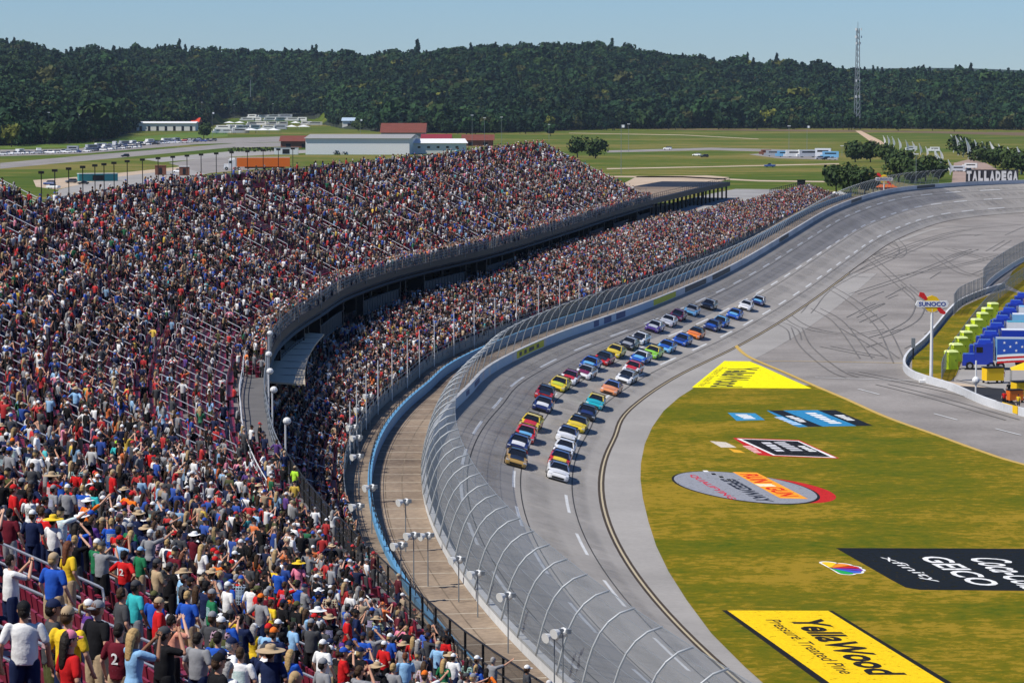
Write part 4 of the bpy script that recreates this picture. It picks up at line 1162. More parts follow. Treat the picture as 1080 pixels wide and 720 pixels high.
def random_spec(rnd):
    fem = rnd.random() < .36
    pose = pick(rnd, [('down', 20), ('loose', 22), ('phone', 5), ('lens', 2), ('shade', 5), ('wave', .8), ('hips', 8), ('folded', 14), ('point', 2)])
    hair = pick(rnd, [('long', 50), ('pony', 30), ('short', 20)]) if fem else 'short'
    hat = pick(rnd, [('none', 62), ('cap', 30), ('backcap', 2), ('straw', 2), ('wide', 1.5), ('headset', 4)]) if fem else pick(rnd, [('none', 22), ('cap', 55), ('backcap', 5), ('straw', 2.5), ('wide', 1), ('headset', 6)])
    return dict(fem=fem, pose=pose, hair=hair, hat=hat, shirt=pick(rnd, SHIRTW), pants=pick(rnd, PANTW), short=rnd.random() < .45,
                hatc=pick(rnd, HATW) if hat not in ('straw', 'wide') else rnd.choice(['tan', 'tan', 'white']), hairc=pick(rnd, [('brown', 40), ('dark', 30), ('blond', 15 + 12 * fem), ('grey', 12), ('auburn', 4)]),
                skin=rnd.choice(SKINS), h=rnd.uniform(.95, 1.05) * (.93 if fem else 1.0))
def add_part(me, name, par, col, loc=None, rot=None):
    o = obj(name, me, par, loc); o.color = tuple(col) + (1,)
    if rot: o.rotation_euler = rot
    return o
PRINTM = flat('pale_print', (.75, .75, .74), .8, var=.1)
def text_mesh(txt, shear=0.0, bold=0.0, sp=1.0):
    cu = bpy.data.curves.new('t', 'FONT'); cu.body = txt; cu.size = 1; cu.offset = bold; cu.shear = shear; cu.space_character = sp; cu.resolution_u = 3
    o = bpy.data.objects.new('t', cu); COL.objects.link(o)
    dg = bpy.context.evaluated_depsgraph_get(); me = bpy.data.meshes.new_from_object(o.evaluated_get(dg), depsgraph=dg)
    bpy.data.objects.remove(o); bpy.data.curves.remove(cu)
    co = np.zeros(len(me.vertices) * 3); me.vertices.foreach_get("co", co); co = co.reshape(-1, 3)
    F = [tuple(p.vertices) for p in me.polygons]; bpy.data.meshes.remove(me)
    mn, mx = co.min(0), co.max(0)
    co[:, 0] = (co[:, 0] - mn[0]) / (mx[0] - mn[0]); co[:, 1] = (co[:, 1] - mn[1]) / (mx[1] - mn[1])
    return co[:, :2], F
def make_person(p, rz, sp):
    b = obj('person', BODY[sp['pose']], None, p); b.rotation_euler = (0, 0, rz); b.scale = (sp['h'] * sp.get('wide', 1),) * 2 + (sp['h'],)
    b.color = tuple(sp['skin']) + (1,)
    add_part(SHIRT[(sp['pose'], sp['fem'])], 'shirt', b, COLS[sp['shirt']])
    add_part(PANTS['short' if sp['short'] else 'long'], 'shorts' if sp['short'] else 'trousers', b, COLS[sp['pants']])
    if sp.get('plain'):
        so = b.children[0]; so.material_slots[0].link = 'OBJECT'; so.material_slots[0].material = M['cloth']
    for sx in (-1, 1): add_part(SHOE, 'shoe', b, COLS['dark grey'] if sp['h'] < 1 else (.5, .5, .5), (sx * .128, 0, 0))
    L = LEAN[sp['pose']]; off = (0, .72 * L, 0)
    if sp['hat'] in ('none', 'headset', 'backcap') or sp['hair'] != 'short': add_part(HAIR[sp['hair']], 'hair', b, HAIRC[sp['hairc']], off)
    else: add_part(HAIR['short'], 'hair', b, HAIRC[sp['hairc']], (off[0], off[1], -.012))
    if sp['hat'] != 'none':
        nm = {'cap': 'cap', 'backcap': 'cap', 'straw': 'sun_hat', 'wide': 'sun_hat', 'headset': 'headset'}[sp['hat']]
        add_part(HAT[sp['hat']], nm, b, COLS['black'] if nm == 'headset' else COLS[sp['hatc']], off)
    if sp.get('print'):
        co, F = text_mesh(sp['print'], bold=.02); wd = .20 if len(sp['print']) > 1 else .12
        zc = 1.16 if sp['pose'] not in ('phone',) else 1.18
        vs = [((.5 - u) * -1 * wd * -1, 0, zc + v * .19) for u, v in co]
        vs = [((u - .5) * wd, -.150 - .0 * v + L * .3 + .28 * ((u - .5) * wd) ** 2 * 4, zc + v * .18) for u, v in co]
        me = bpy.data.meshes.new('shirt_number'); me.from_pydata(vs, [], F); me.materials.append(M['cloth']); add_part(me, 'shirt_number', b, COLS['white'] if sp['shirt'] != 'white' else COLS['navy'])
    return b
def person_label(sp):
    hat = {'none': {'long': 'long %s hair' % sp['hairc'], 'pony': 'a %s ponytail' % sp['hairc'], 'short': 'short %s hair' % sp['hairc']}[sp['hair']],
           'cap': '%s cap' % sp['hatc'], 'backcap': 'backward %s cap' % sp['hatc'], 'straw': '%s straw hat' % sp['hatc'], 'wide': 'wide %s sun hat' % sp['hatc'], 'headset': 'black headset'}[sp['hat']]
    act = {'down': '', 'loose': '', 'phone': 'holding up phone', 'lens': 'hands at eyes', 'shade': 'shading eyes', 'wave': 'one arm raised', 'hips': 'hands on hips', 'folded': 'arms folded', 'point': 'pointing'}[sp['pose']]
    return hat, act

# the floor under a pixel on the upper stand
def up_hit(px, py, off): return hit(px, py, lambda s, q: upper_z(s, q), 34, 620, 500, off)
KEY = [ # head pixel (of the 1080 px photograph), spec overrides
 (25, 628, dict(shirt='white', hat='cap', hatc='black', pants='navy', pose='down', hair='short', hairc='dark', wide=1.08)),
 (56, 590, dict(shirt='blue', hat='cap', hatc='tan', pants='tan', pose='down', short=True, wide=1.08)),
 (10, 578, dict(shirt='white', hat='none', hair='short', hairc='dark', pose='phone', pants='navy')),
 (101, 637, dict(shirt='black', hat='backcap', hatc='grey', pose='loose', pants='tan', wide=1.05, short=True)),
 (140, 660, dict(shirt='light blue', hat='none', hair='long', hairc='blond', fem=True, pose='phone', pants='dark grey')),
 (125, 655, dict(shirt='maroon', hat='none', hair='short', hairc='dark', pose='down', pants='tan', print='2')),
 (173, 663, dict(shirt='black', hat='cap', hatc='dark grey', pose='lens', pants='black', wide=1.12)),
 (181, 645, dict(shirt='salmon', hat='headset', pose='lens', hair='short', hairc='dark')),
 (209, 668, dict(shirt='grey', hat='none', hair='short', hairc='dark', pose='down', pants='navy', wide=1.1)),
 (230, 694, dict(shirt='black', hat='cap', hatc='black', pose='down')),
 (285, 683, dict(shirt='navy', hat='wide', hatc='tan', pose='down', wide=1.1)),
 (72, 683, dict(shirt='red', hat='cap', hatc='pink', pose='down', fem=True, hair='long', hairc='dark')),
 (107, 567, dict(shirt='grey', hat='cap', hatc='dark grey', pose='phone', pants='black', wide=1.08)),
 (131, 575, dict(shirt='red', hat='cap', hatc='black', pose='hips', pants='navy', print='12', wide=1.1)),
 (93, 521, dict(shirt='orange', hat='straw', hatc='white', pants='olive', pose='wave', short=True, wide=1.1)),
 (72, 573, dict(shirt='yellow', hat='none', hair='long', hairc='auburn', pose='down', fem=True)),
 (148, 575, dict(shirt='green', hat='cap', hatc='light blue', pose='down')),
 (128, 622, dict(shirt='dark grey', hat='headset', pose='down', hair='short')),
 (143, 612, dict(shirt='turquoise', hat='cap', hatc='dark grey', pose='down')),
 (162, 614, dict(shirt='blue', hat='cap', hatc='olive', pose='down')),
 (165, 597, dict(shirt='tan', hat='cap', hatc='dark grey', pose='folded')),
 (167, 632, dict(shirt='red', hat='cap', hatc='tan', pose='down')),
 (198, 620, dict(shirt='blue', hat='none', hair='short', pose='down')),
 (158, 560, dict(shirt='grey', hat='cap', hatc='white', pose='point', fem=True)),
 (56, 548, dict(shirt='white', hat='wide', hatc='yellow', pose='down')),
 (10, 530, dict(shirt='maroon', hat='cap', hatc='black', pose='down')),
 (34, 542, dict(shirt='navy', hat='cap', hatc='white', pose='down')),
 (71, 514, dict(shirt='grey', hat='cap', hatc='white', pose='down')),
 (14, 513, dict(shirt='red', hat='cap', hatc='red', pose='down')),
 (10, 475, dict(shirt='grey', hat='cap', hatc='blue', pose='down', wide=1.1)),
 (34, 485, dict(shirt='dark grey', hat='none', hair='short', hairc='brown', pose='down', wide=1.1)),
 (205, 567, dict(shirt='maroon', hat='straw', hatc='white', pose='down')),
 (213, 580, dict(shirt='white', hat='none', hair='long', hairc='blond', fem=True, pose='down')),
 (240, 613, dict(shirt='white', hat='cap', hatc='white', pose='down')),
 (243, 608, dict(shirt='blue', hat='cap', hatc='blue', pose='down')),
 (275, 626, dict(shirt='grey', hat='cap', hatc='orange', pose='hips', pants='navy')),
 (315, 597, dict(shirt='pink', hat='wide', hatc='yellow', pose='down', fem=True, pants='pink')),
 (309, 652, dict(shirt='light blue', hat='none', hair='short', hairc='dark', pose='down')),
 (328, 655, dict(shirt='dark grey', hat='cap', hatc='grey', pose='folded')),
 (340, 680, dict(shirt='white', hat='cap', hatc='white', pose='down')),
 (340, 700, dict(shirt='grey', hat='cap', hatc='grey', pose='down')),
 (366, 650, dict(shirt='red', hat='none', hair='short', pose='down')),
 (405, 676, dict(shirt='red', hat='cap', hatc='white', pose='down', pants='black')),
 (411, 669, dict(shirt='blue', hat='cap', hatc='white', pose='down')),
 (427, 690, dict(shirt='light blue', hat='none', hair='short', pose='folded')),
 (415, 697, dict(shirt='grey', hat='none', hair='short', pose='down')),
 (478, 690, dict(shirt='white', hat='cap', hatc='white', pose='down')),
 (468, 694, dict(shirt='green', hat='none', hair='long', fem=True, pose='down')),
 (83, 404, dict(shirt='light blue', hat='straw', hatc='tan', pose='hips', wide=1.1)),
 (29, 444, dict(shirt='blue', hat='none', hair='short', pose='hips', print='9')),
 (127, 423, dict(shirt='salmon', hat='none', hair='short', pose='down')),
 (123, 470, dict(shirt='turquoise', hat='cap', hatc='lime', pose='down')),
 (159, 478, dict(shirt='red', hat='cap', hatc='olive', pose='down')),
 (311, 492, dict(shirt='lime', hat='cap', hatc='tan', pose='down')),
 (119, 496, dict(shirt='red', hat='cap', hatc='tan', pose='down')),
 (172, 485, dict(shirt='grey', hat='cap', hatc='grey', pose='lens')),
]
rndp = random.Random(21)
persons = []          # (pos, rz, spec, s, q, depth px/m, head px, head py)
def face(s, rnd):     # they look across the track and up towards the oncoming cars
    h = heading(s) - math.pi / 2       # inward
    return h + R(rnd.gauss(28, 20))
taken = []
for x, y, ov in KEY:
    sp = random_spec(rndp); sp.update(fem=False, hair='short', hat='cap', plain=True); sp.update(ov)
    if sp['hair'] in ('long', 'pony'): sp['fem'] = True
    r = up_hit(x, y, 1.66)
    if r is None: continue
    p, s, q = r
    pq = q - QF(s)
    if pq > WALKW: q = QF(s) + WALKW + (int((pq - WALKW) / TR) + .35) * TR; zf = upper_z(s, q)
    else: zf = ZF
    # re-solve along the row so that the head shows in the same column
    best = min((s + d for d in np.linspace(-2.0, 2.0, 81)), key=lambda t: abs(proj(PT(t, q, zf + 1.66))[0] - x))
    s = float(best); p = PT(s, q, zf)
    taken.append((s, q)); persons.append((p, face(s, rndp), sp, s, q, True))
# seats and the rest of the crowd on a grid of places
AISLE = 9.6; AW = 1.9
def places():
    out = []
    SP_ = .52
    for k in range(NR_NEAR):                          # upper stand
        smax = SUM - .5 if k >= NR_FAR else SU1 - .5
        s = SU0 + .4 + (k % 2) * .2
        while s < smax:
            if (s % AISLE) > AW:
                q = QF(s) + WALKW + (k + .35) * TR
                out.append((s, q, ZF + RI * (k + 1), 0, k))
            s += SP_
    for k in range(3):
        s = s_of_Y(228)
        while s < SU1 - 1:
            out.append((s, QF(s) + .4 + .6 * k, ZF, 2, k)); s += SP_
        s = s_of_Y(95)
        while s < s_of_Y(226):
            if (int(s * 7) + k) % 5 == 0 and (s < s_of_Y(175) or s > s_of_Y(215)): out.append((s, QF(s) + .4 + .55 * k, ZF, 0, 30 + k))
            s += SP_
    for k in range(4):
        s = SUM + 12
        while s < SU1 - 2:
            q = LQ0 + LT * lower_rows(s) + .7 + .95 * k
            if q < QF(s) + 3.5 and (int(s * 5.3) + 3 * k) % 7 < 3: out.append((s, q, LB(s) + LZ0 + LR * lower_rows(s) - .05, 2, k))
            s += .7
    for k in range(17):
        s = SLO0 + .4
        while s < SL1 - .5:
            if (s % AISLE) > AW and k < lower_rows(s):
                out.append((s, LQ0 + (k + .35) * LT, LB(s) + LZ0 + LR * (k + 1), 1, k))
            s += SP_
    return out
PL_ = places(); A = np.array(PL_)
X_, Y_, NX_, NY_ = PTV(A[:, 0], A[:, 1])
ok = np.hypot(X_, Y_) > 27
A, X_, Y_, NX_, NY_ = A[ok], X_[ok], Y_[ok], NX_[ok], NY_[ok]
dep = Y_ * CP - (A[:, 2] + 1 - CAM_Z) * SP
PXs = 540 + F_PX * X_ / np.maximum(dep, 1); PYs = 360 - F_PX * (Y_ * SP + (A[:, 2] + 1.5 - CAM_Z) * CP) / np.maximum(dep, 1)
# density of the crowd: full near the camera and in the lower stand, gaps of maroon seats far up
dn = np.where(A[:, 3] >= 1, .82, np.interp(Y_, [60, 110, 180, 300, 600], [.46, .54, .60, .42, .46]))
cl = np.sin(A[:, 0] * .11 + A[:, 4] * .35) * np.sin(A[:, 0] * .031 + 1.0) * np.sin(A[:, 4] * .55 + A[:, 0] * .02)
dn = dn + cl * .28 * (A[:, 3] == 0) * (Y_ > 120)
dn = np.where((A[:, 3] == 0) & (A[:, 4] < 2), dn * .55, dn)
dn = np.where((A[:, 3] == 0) & (A[:, 4] < 8) & (Y_ > 140) & (Y_ < 240), dn * .45, dn)
RG = np.random.default_rng(77)
ph = A[:, 0] % AISLE; dn = np.where((A[:, 3] == 0) & (ph > AISLE - 2.6) & (Y_ < 260), dn * .35, dn)   # people keep off the aisle rails
occ = RG.random(len(A)) < dn
for s, q in taken: occ &= ~((np.abs(A[:, 0] - s) < .42) & (np.abs(A[:, 1] - q) < .5) & (A[:, 3] == 0))
for (p_, rz_, sp_, s_, q_, k_) in persons:      # nobody right in front of the people picked out of the photograph
    kx, ky, kd = proj(p_ + Vector((0, 0, 1.6))); ppm = F_PX / kd
    occ &= ~((dep < kd - .2) & (dep > kd - 14) & (np.abs(PXs - kx) < .42 * ppm) & (PYs > ky - .1 * ppm) & (PYs < ky + (.62 + .5 * (kd < 75)) * ppm) & (kd < 110))
inview = (dep > 5) & (PXs > -6) & (PXs < 1086) & (PYs < 722)
cand = np.where(occ & inview & (A[:, 3] == 0))[0]
cand = cand[np.argsort(dep[cand])]
N_IND = 298 - len(persons)
chosen = cand[:N_IND]
for i in chosen:
    s, q, zf = A[i, 0] + rndp.uniform(-.1, .1), A[i, 1] + rndp.uniform(-.08, .1), A[i, 2]
    persons.append((PT(s, q, zf), face(s, rndp), random_spec(rndp), s, q, False))
hp = []
for p, rz, sp, s, q, key in persons:
    x, y, d = proj(p + Vector((0, 0, 1.6))); hp.append((x, y, d))
labels = []
for i, (p, rz, sp, s, q, key) in enumerate(persons):
    hat, act = person_label(sp)
    d2 = sorted((math.hypot(hp[j][0] - hp[i][0], hp[j][1] - hp[i][1]), j) for j in range(len(persons)) if j != i)
    right = next((j for _, j in d2 if hp[j][0] > hp[i][0] + 4), d2[0][1])
    lt = 'person in %s shirt and %s' % (sp['shirt'], hat) + (', ' + act if act else '')
    labels.append((lt, persons[right][2]['shirt'], d2))
from collections import Counter
cnt = Counter(l[0] for l in labels)
final = [l[0] if cnt[l[0]] == 1 else '%s, left of one in %s' % (l[0], l[1]) for l in labels]
cnt2 = Counter(final)
def zone(x, y): return ('upper' if y < 500 else 'middle' if y < 610 else 'bottom') + ' ' + ('left edge' if x < 50 else 'left' if x < 180 else 'centre')
final = [f if cnt2[f] == 1 else '%s, %s' % (f, zone(hp[i][0], hp[i][1])) for i, f in enumerate(final)]
cnt3 = Counter(' '.join(f.split()[:16]) for f in final); seen3 = {}
for i, f in enumerate(final):
    key3 = ' '.join(f.split()[:16])
    if cnt3[key3] > 1:
        seen3[key3] = seen3.get(key3, 0) + 1
        final[i] = labels[i][0] + ', ' + ['nearer', 'farther', 'farthest', 'last', 'last'][min(4, seen3[key3] - 1)] + ' of these alike in the ' + zone(hp[i][0], hp[i][1])
for i, (p, rz, sp, s, q, key) in enumerate(persons):
    b = make_person(p, rz, sp)
    if sp['pose'] == 'phone' and hp[i][2] < 95:
        ph_ = obj('phone', PHONE, None, p + Matrix.Rotation(rz, 3, 'Z') @ Vector((0, .43, 1.62)) * sp['h']); ph_.rotation_euler = (0, 0, rz)
        nph = globals().get('nph', 0) + 1
        tag(ph_, 'black phone held by the one in %s and %s, %s' % (sp['shirt'], person_label(sp)[0], zone(hp[i][0], hp[i][1]) if nph % 2 else 'near rows'), 'phone')
    tag(b, ' '.join(final[i].split()[:16]), 'person', 'spectators standing in the near rows of the upper stand')

# ---- the far crowd
crowd_vars = []
def sit_legs():
    g = MB()
    for sx in (-1, 1): limb(g, [(sx * .10, -.02, .50), (sx * .12, .42, .50), (sx * .12, .44, .06)], [.095, .068, .045], 6)
    return g.mesh('sit_legs', [])
SITL = sit_legs()
def join_low(pose, fem, hat, ratio_b, ratio_c, sit=False):
    parts = [(BODY[pose], 0, ratio_b), (SHIRT[(pose, fem)], 1, ratio_c), (PANTS['long' if not fem else 'short'], 2, ratio_c), (HAT[hat] if hat else HAIR['long' if fem else 'short'], 3, 1.0)]
    bm = bmesh.new()
    for me, mi, ra in parts:
        o = bpy.data.objects.new('x', me); COL.objects.link(o)
        if ra < 1:
            d = o.modifiers.new('d', 'DECIMATE'); d.ratio = ra
        dg = bpy.context.evaluated_depsgraph_get(); m2 = bpy.data.meshes.new_from_object(o.evaluated_get(dg), depsgraph=dg); bpy.data.objects.remove(o)
        if sit and mi == 2: bpy.data.meshes.remove(m2); m2 = SITL.copy()
        elif sit:
            b3 = bmesh.new(); b3.from_mesh(m2); bmesh.ops.delete(b3, geom=[v for v in b3.verts if v.co.z < .86], context='VERTS')
            for v in b3.verts: v.co.z -= .42
            b3.to_mesh(m2); b3.free()
        k = len(bm.faces); bm.from_mesh(m2); bm.faces.ensure_lookup_table()
        for f in bm.faces[k:]: f.material_index = mi; f.smooth = True
        bpy.data.meshes.remove(m2)
    me = bpy.data.meshes.new('crowd_kind'); bm.to_mesh(me); bm.free()
    for m_ in (I_SK, I_SH, I_PA, I_HA): me.materials.append(m_)
    return me
for pose, fem, hat in (('down', 0, 'cap'), ('loose', 0, 'cap'), ('phone', 0, 'cap'), ('hips', 0, None), ('folded', 0, 'cap'), ('shade', 0, 'cap'), ('loose', 1, None), ('phone', 1, None), ('folded', 1, None), ('down', 0, 'straw'), ('wave', 0, 'cap'), ('down', 0, 'backcap')):
    crowd_vars.append(join_low(pose, bool(fem), hat, .05, .22))
for pose, fem, hat in (('loose', 0, 'cap'), ('folded', 0, None), ('loose', 1, None)): crowd_vars.append(join_low(pose, bool(fem), hat, .05, .22, True))
rest = occ.copy(); rest[chosen] = False
# keep what the view, or a view a few metres to the side, can see
rest &= (Y_ > -20) & (X_ > -120)
ri = np.where(rest)[0]; n = len(ri)
jit = RG.uniform(-.12, .12, n)
hx = np.interp(A[ri, 0], SL, NL[:, 0]); hy = np.interp(A[ri, 0], SL, NL[:, 1])
hd = np.arctan2(-hy, -hx) - np.pi / 2 + np.radians(RG.normal(28, 26, n))
vid = RG.choice(12, n, p=[.21, .19, .06, .12, .13, .04, .11, .03, .065, .012, .003, .03])
def colarr(W, n, table):
    ks = [k for k, _ in W]; ww = np.array([x for _, x in W], float); ww /= ww.sum()
    c = np.array([table[k] for k in ks])[RG.choice(len(ks), n, p=ww)]
    c = c * .86 + c.mean(1, keepdims=True) * .14
    return np.clip(c * RG.uniform(.68, 1.15, (n, 1)), 0, .85)
sitp = np.where(A[ri, 3] == 0, np.interp(Y_[ri], [90, 200, 300], [.08, .22, .50]), .12)
sit = RG.random(n) < sitp; vid = np.where(sit, RG.integers(12, 15, n), vid)
sk = np.array(SKINS)[RG.integers(0, len(SKINS), n)]
hc = colarr(HATW, n, COLS); hr = colarr([('brown', 40), ('dark', 30), ('blond', 20), ('grey', 12)], n, HAIRC)
hc = np.where(np.isin(vid, [3, 6, 7, 8, 13, 14])[:, None], hr, hc)
hc = np.where((vid == 9)[:, None], np.array(COLS['tan']) * 1.2, hc)
Pc = np.stack([X_[ri] + jit * NY_[ri], Y_[ri] - jit * NX_[ri], A[ri, 2]], 1)
gn_points('crowd', Pc, hd, RG.uniform(.86, 1.01, n), vid, crowd_vars,
          {'skin': sk, 'shirt': colarr(SHIRTW, n, COLS) * np.where(RG.random(n) < .5, .8, 1.0)[:, None], 'pants': colarr(PANTW, n, COLS), 'head': hc},
          'dense crowd of standing spectators filling the farther rows of both stands', 'crowd')
print('crowd', n, 'individual persons', len(persons), 'faces', [len(v.polygons) for v in crowd_vars][:3], {k: len(v.polygons) for k, v in BODY.items()})

# ---- people on the grey walkway
# ---- seats
g = MB(); g.box((0, .02, .43), (.46, .40, .05)); g.box((0, -.20, .64), (.46, .05, .42), rx=R(8)); g.box((0, -.02, .21), (.06, .3, .42)); 
SEAT = g.mesh('stadium_seat', [M['seat']])
si = np.where((Y_ > 8) & (X_ > -120) & (A[:, 3] < 2))[0]
hx = np.interp(A[si, 0], SL, NL[:, 0]); hy = np.interp(A[si, 0], SL, NL[:, 1]); hs = np.arctan2(-hy, -hx) - np.pi / 2
qo = .30
Sx, Sy = X_[si] + hx * qo, Y_[si] + hy * qo
sv = inview[si] & (A[si, 3] == 0) & (A[si, 4] > 0)
order = np.where(sv)[0]; order = order[np.argsort(dep[si][order])]
nearseat = order[:300]; mask = np.ones(len(si), bool); mask[nearseat] = False
for k in nearseat:
    o = obj('stadium_seat', SEAT, None, (float(Sx[k]), float(Sy[k]), float(A[si[k], 2]))); o.rotation_euler = (0, 0, float(hs[k]))
    tag(o, 'maroon seat showing between people %s' % ('at the bottom left edge' if PXs[si[k]] < 90 else 'at the bottom left' if PXs[si[k]] < 200 else 'at the bottom, left of centre' if PXs[si[k]] < 330 else 'in the rows above the black mesh fence'), 'seat', 'maroon stadium seats nearest the camera')
gn_points('far_seats', np.stack([Sx[mask], Sy[mask], A[si, 2][mask]], 1), hs[mask], np.ones(mask.sum()), np.zeros(mask.sum(), int), [SEAT], {}, 'rows of maroon seats showing between the people in the stands', 'seats')

# ---- aisle handrails: two silver bars on rounded posts, one thing each
def handrail_mesh(n_steps, rise, tread):
    L = n_steps * tread; H = n_steps * rise; g = MB()
    for hh in (1.12, .66): 
        pts = [(0, 0, hh - .25), (0, .03, hh - .06), (0, .12, hh)] if hh > .6 else [(0, 0, hh)]
        pts += [(0, L, hh + H)]
        if hh > .6: pts += [(0, L + .12, hh + H + .02), (0, L + .2, hh + H - .10), (0, L + .2, hh + H - .42), (0, L + .05, .66 + H)]
        g.tube(pts, .036, 6)
    me1 = g.mesh('bars', [M['rail']])
    g = MB(); g.tube([(0, 0, 0), (0, 0, .9)], .03, 6); me2 = g.mesh('rail_post', [M['rail']])
    g = MB(); g.tube([(0, L, H - .1), (0, L, H + 1.12)], .03, 6); me3 = g.mesh('rail_post', [M['rail']])
    g = MB(); g.tube([(0, L / 2, H / 2 - .1), (0, L / 2, H / 2 + 1.12)], .03, 6); me4 = g.mesh('rail_post', [M['rail']])
    return me1, [me2, me4, me3]
HR = {n: handrail_mesh(n, RI, TR) for n in (5,)}; HL = handrail_mesh(5, LR, LT)
nr = 0
def place_rail(s, q, z, hm, label, grp, up):
    global nr
    o = empty('aisle_handrail', PT(s, q, z), heading(s) + math.pi / 2); nr += 1
    tag(o, label, 'handrail', grp)
    obj('bar', hm[0], o)
    if proj(o.location)[2] < 330:
        for m_ in hm[1]: obj('rail_post', m_, o)
a0 = math.ceil(SU0 / AISLE)
for k in range(a0, int(SU1 / AISLE) + 1):
    s = k * AISLE + AW / 2
    if s > SU1 - 1: continue
    nrow = NR_NEAR if s < SUM else NR_FAR
    j = 1
    while j + 5 < nrow and nr < 225:
        q = QF(s) + WALKW + j * TR; p = PT(s, q, 0)
        if p.y > 30 and -20 < proj(PT(s, q, ZF + RI * j + 1))[0] < 1100 and math.hypot(p.x, p.y) > 30:
            place_rail(s, q, ZF + RI * (j + 1) - RI, HR[5], 'silver %s handrail in %s of the upper stand' % ('lowest' if j < 4 else 'second lowest' if j < 11 else 'middle' if j < 22 else 'high' if j < 30 else 'topmost', 'the nearest aisles' if p.y < 110 else 'a near aisle' if p.y < 180 else 'a middle aisle' if p.y < 300 else 'a far aisle'), 'aisle handrails of the upper stand', True)
        j += 7
for k in range(int(s_of_Y(150) / AISLE), int(SL1 / AISLE)):
    s = k * AISLE + AW / 2
    for j in (1, 8):
        if j + 5 <= lower_rows(s) and nr < 298:
            place_rail(s, LQ0 + j * LT, LB(s) + LZ0 + LR * j, HL, 'silver %s handrail in a %s aisle of the lower stand' % ('lower' if j < 5 else 'upper', 'near' if s < s_of_Y(300) else 'middle' if s < s_of_Y(480) else 'far'), 'aisle handrails of the lower stand', False)
# ================================================================ race cars
M['paint'] = tint('car_paint', .28, .5, var=.03, scale=1.5, coat=.5)
M['rim'] = flat('steel_rim', (.10, .10, .11), .4, .7, var=.1)
def loft_body(st, n=None):
    g = MB(); rows = []
    for y, w, zb, zt, cr in st:
        rows.append([(-w * .94, y, zb), (-w, y, zb + .14), (-w, y, zt - .16), (-w * .93, y, zt - .04), (-w * .70, y, zt), (0, y, zt + cr), (w * .70, y, zt), (w * .93, y, zt - .04), (w, y, zt - .16), (w, y, zb + .14), (w * .94, y, zb)])
    g.grid(rows, closed=True); L = len(rows[0])
    g.f += [tuple(range(L)), tuple(len(g.v) - 1 - i for i in range(L))]; g.m += [0, 0]
    return g
def rc_meshes():
    D = {}
    g = loft_body([(2.50, .70, .16, .42, .01), (2.42, .90, .10, .56, .02), (2.10, .98, .09, .64, .03), (1.5, 1.0, .12, .72, .05), (.95, 1.0, .12, .84, .05), (.2, .99, .12, .90, .03), (-.9, .99, .12, .93, .03), (-1.6, 1.0, .13, .96, .03), (-2.2, .99, .16, .98, .02), (-2.42, .95, .26, .93, .01)])
    D['body'] = g.mesh('body', [M['paint']])
    def gh(y0, y1, y2, y3, w0, w1, z0, z1, e=0.0):
        return [(-w0, y0, z0), (w0, y0, z0), (w0, y3, z0 + .07), (-w0, y3, z0 + .07), (-w1, y1, z1), (w1, y1, z1), (w1, y2, z1 + .0), (-w1, y2, z1 + .0)]
    g = MB(); g.add(gh(1.02, .28, -.80, -1.72, .84, .62, .86, 1.27), [(0, 1, 5, 4), (1, 2, 6, 5), (2, 3, 7, 6), (3, 0, 4, 7), (4, 5, 6, 7)]); D['window'] = g.mesh('window', [M['glass']])
    g = MB(); g.grid([[(-.66, y, z), (-.60, y, z + .04), (0, y, z + .065), (.60, y, z + .04), (.66, y, z)] for y, z in ((.34, 1.255), (.1, 1.275), (-.5, 1.28), (-.88, 1.25))])
    for sx in (-1, 1):    # pillars
        for (ya, yb, wa, wb) in ((1.02, .30, .845, .64), (-1.72, -.84, .845, .64)):
            g.tube([(sx * wa, ya, .885 + (.05 if ya < 0 else 0)), (sx * wb, yb, 1.27)], [.05, .035] if ya > 0 else [.12, .05], 5)
    D['roof'] = g.mesh('roof', [M['paint']])
    g = MB(); g.grid([[(x, y, z + .052 - .055 * (abs(x) / .7) ** 2 + .0) for x in (-.62, -.3, 0, .3, .62)] for y, z in ((1.05, .835), (1.5, .745), (1.95, .685), (2.2, .645))]); D['hood'] = g.mesh('hood', [M['paint']])
    g = MB(); g.box((0, 2.475, .27), (1.1, .10, .16)); D['grille'] = g.mesh('grille', [M['black']])
    g = MB(); g.box((0, 2.46, .085), (1.86, .22, .035)); D['splitter'] = g.mesh('splitter', [M['black']])
    g = MB(); g.box((0, -2.38, 1.09), (1.55, .03, .24), rx=R(20)); 
    D['spoiler'] = g.mesh('spoiler', [M['black']])
    g = MB(); g.tube([(-.15, 0, 0), (.15, 0, 0)], .355, 16); D['wheel'] = g.mesh('wheel', [M['black']])
    g = MB(); g.tube([(.13, 0, 0), (.165, 0, 0)], .20, 10); D['rim'] = g.mesh('rim', [M['rim']])
    g = MB(); g.box((0, 0, 0), (.30, .09, .10), rz=.25); D['lamp'] = g.mesh('headlight', [flat('pale_lamp_decal', (.7, .72, .75), .3, var=.05)])
    g = MB(); g.box((1.004, -.35, .52), (.012, 1.1, .42)); D['panel'] = g.mesh('door_panel', [M['paint']])
    return D
RC = rc_meshes()
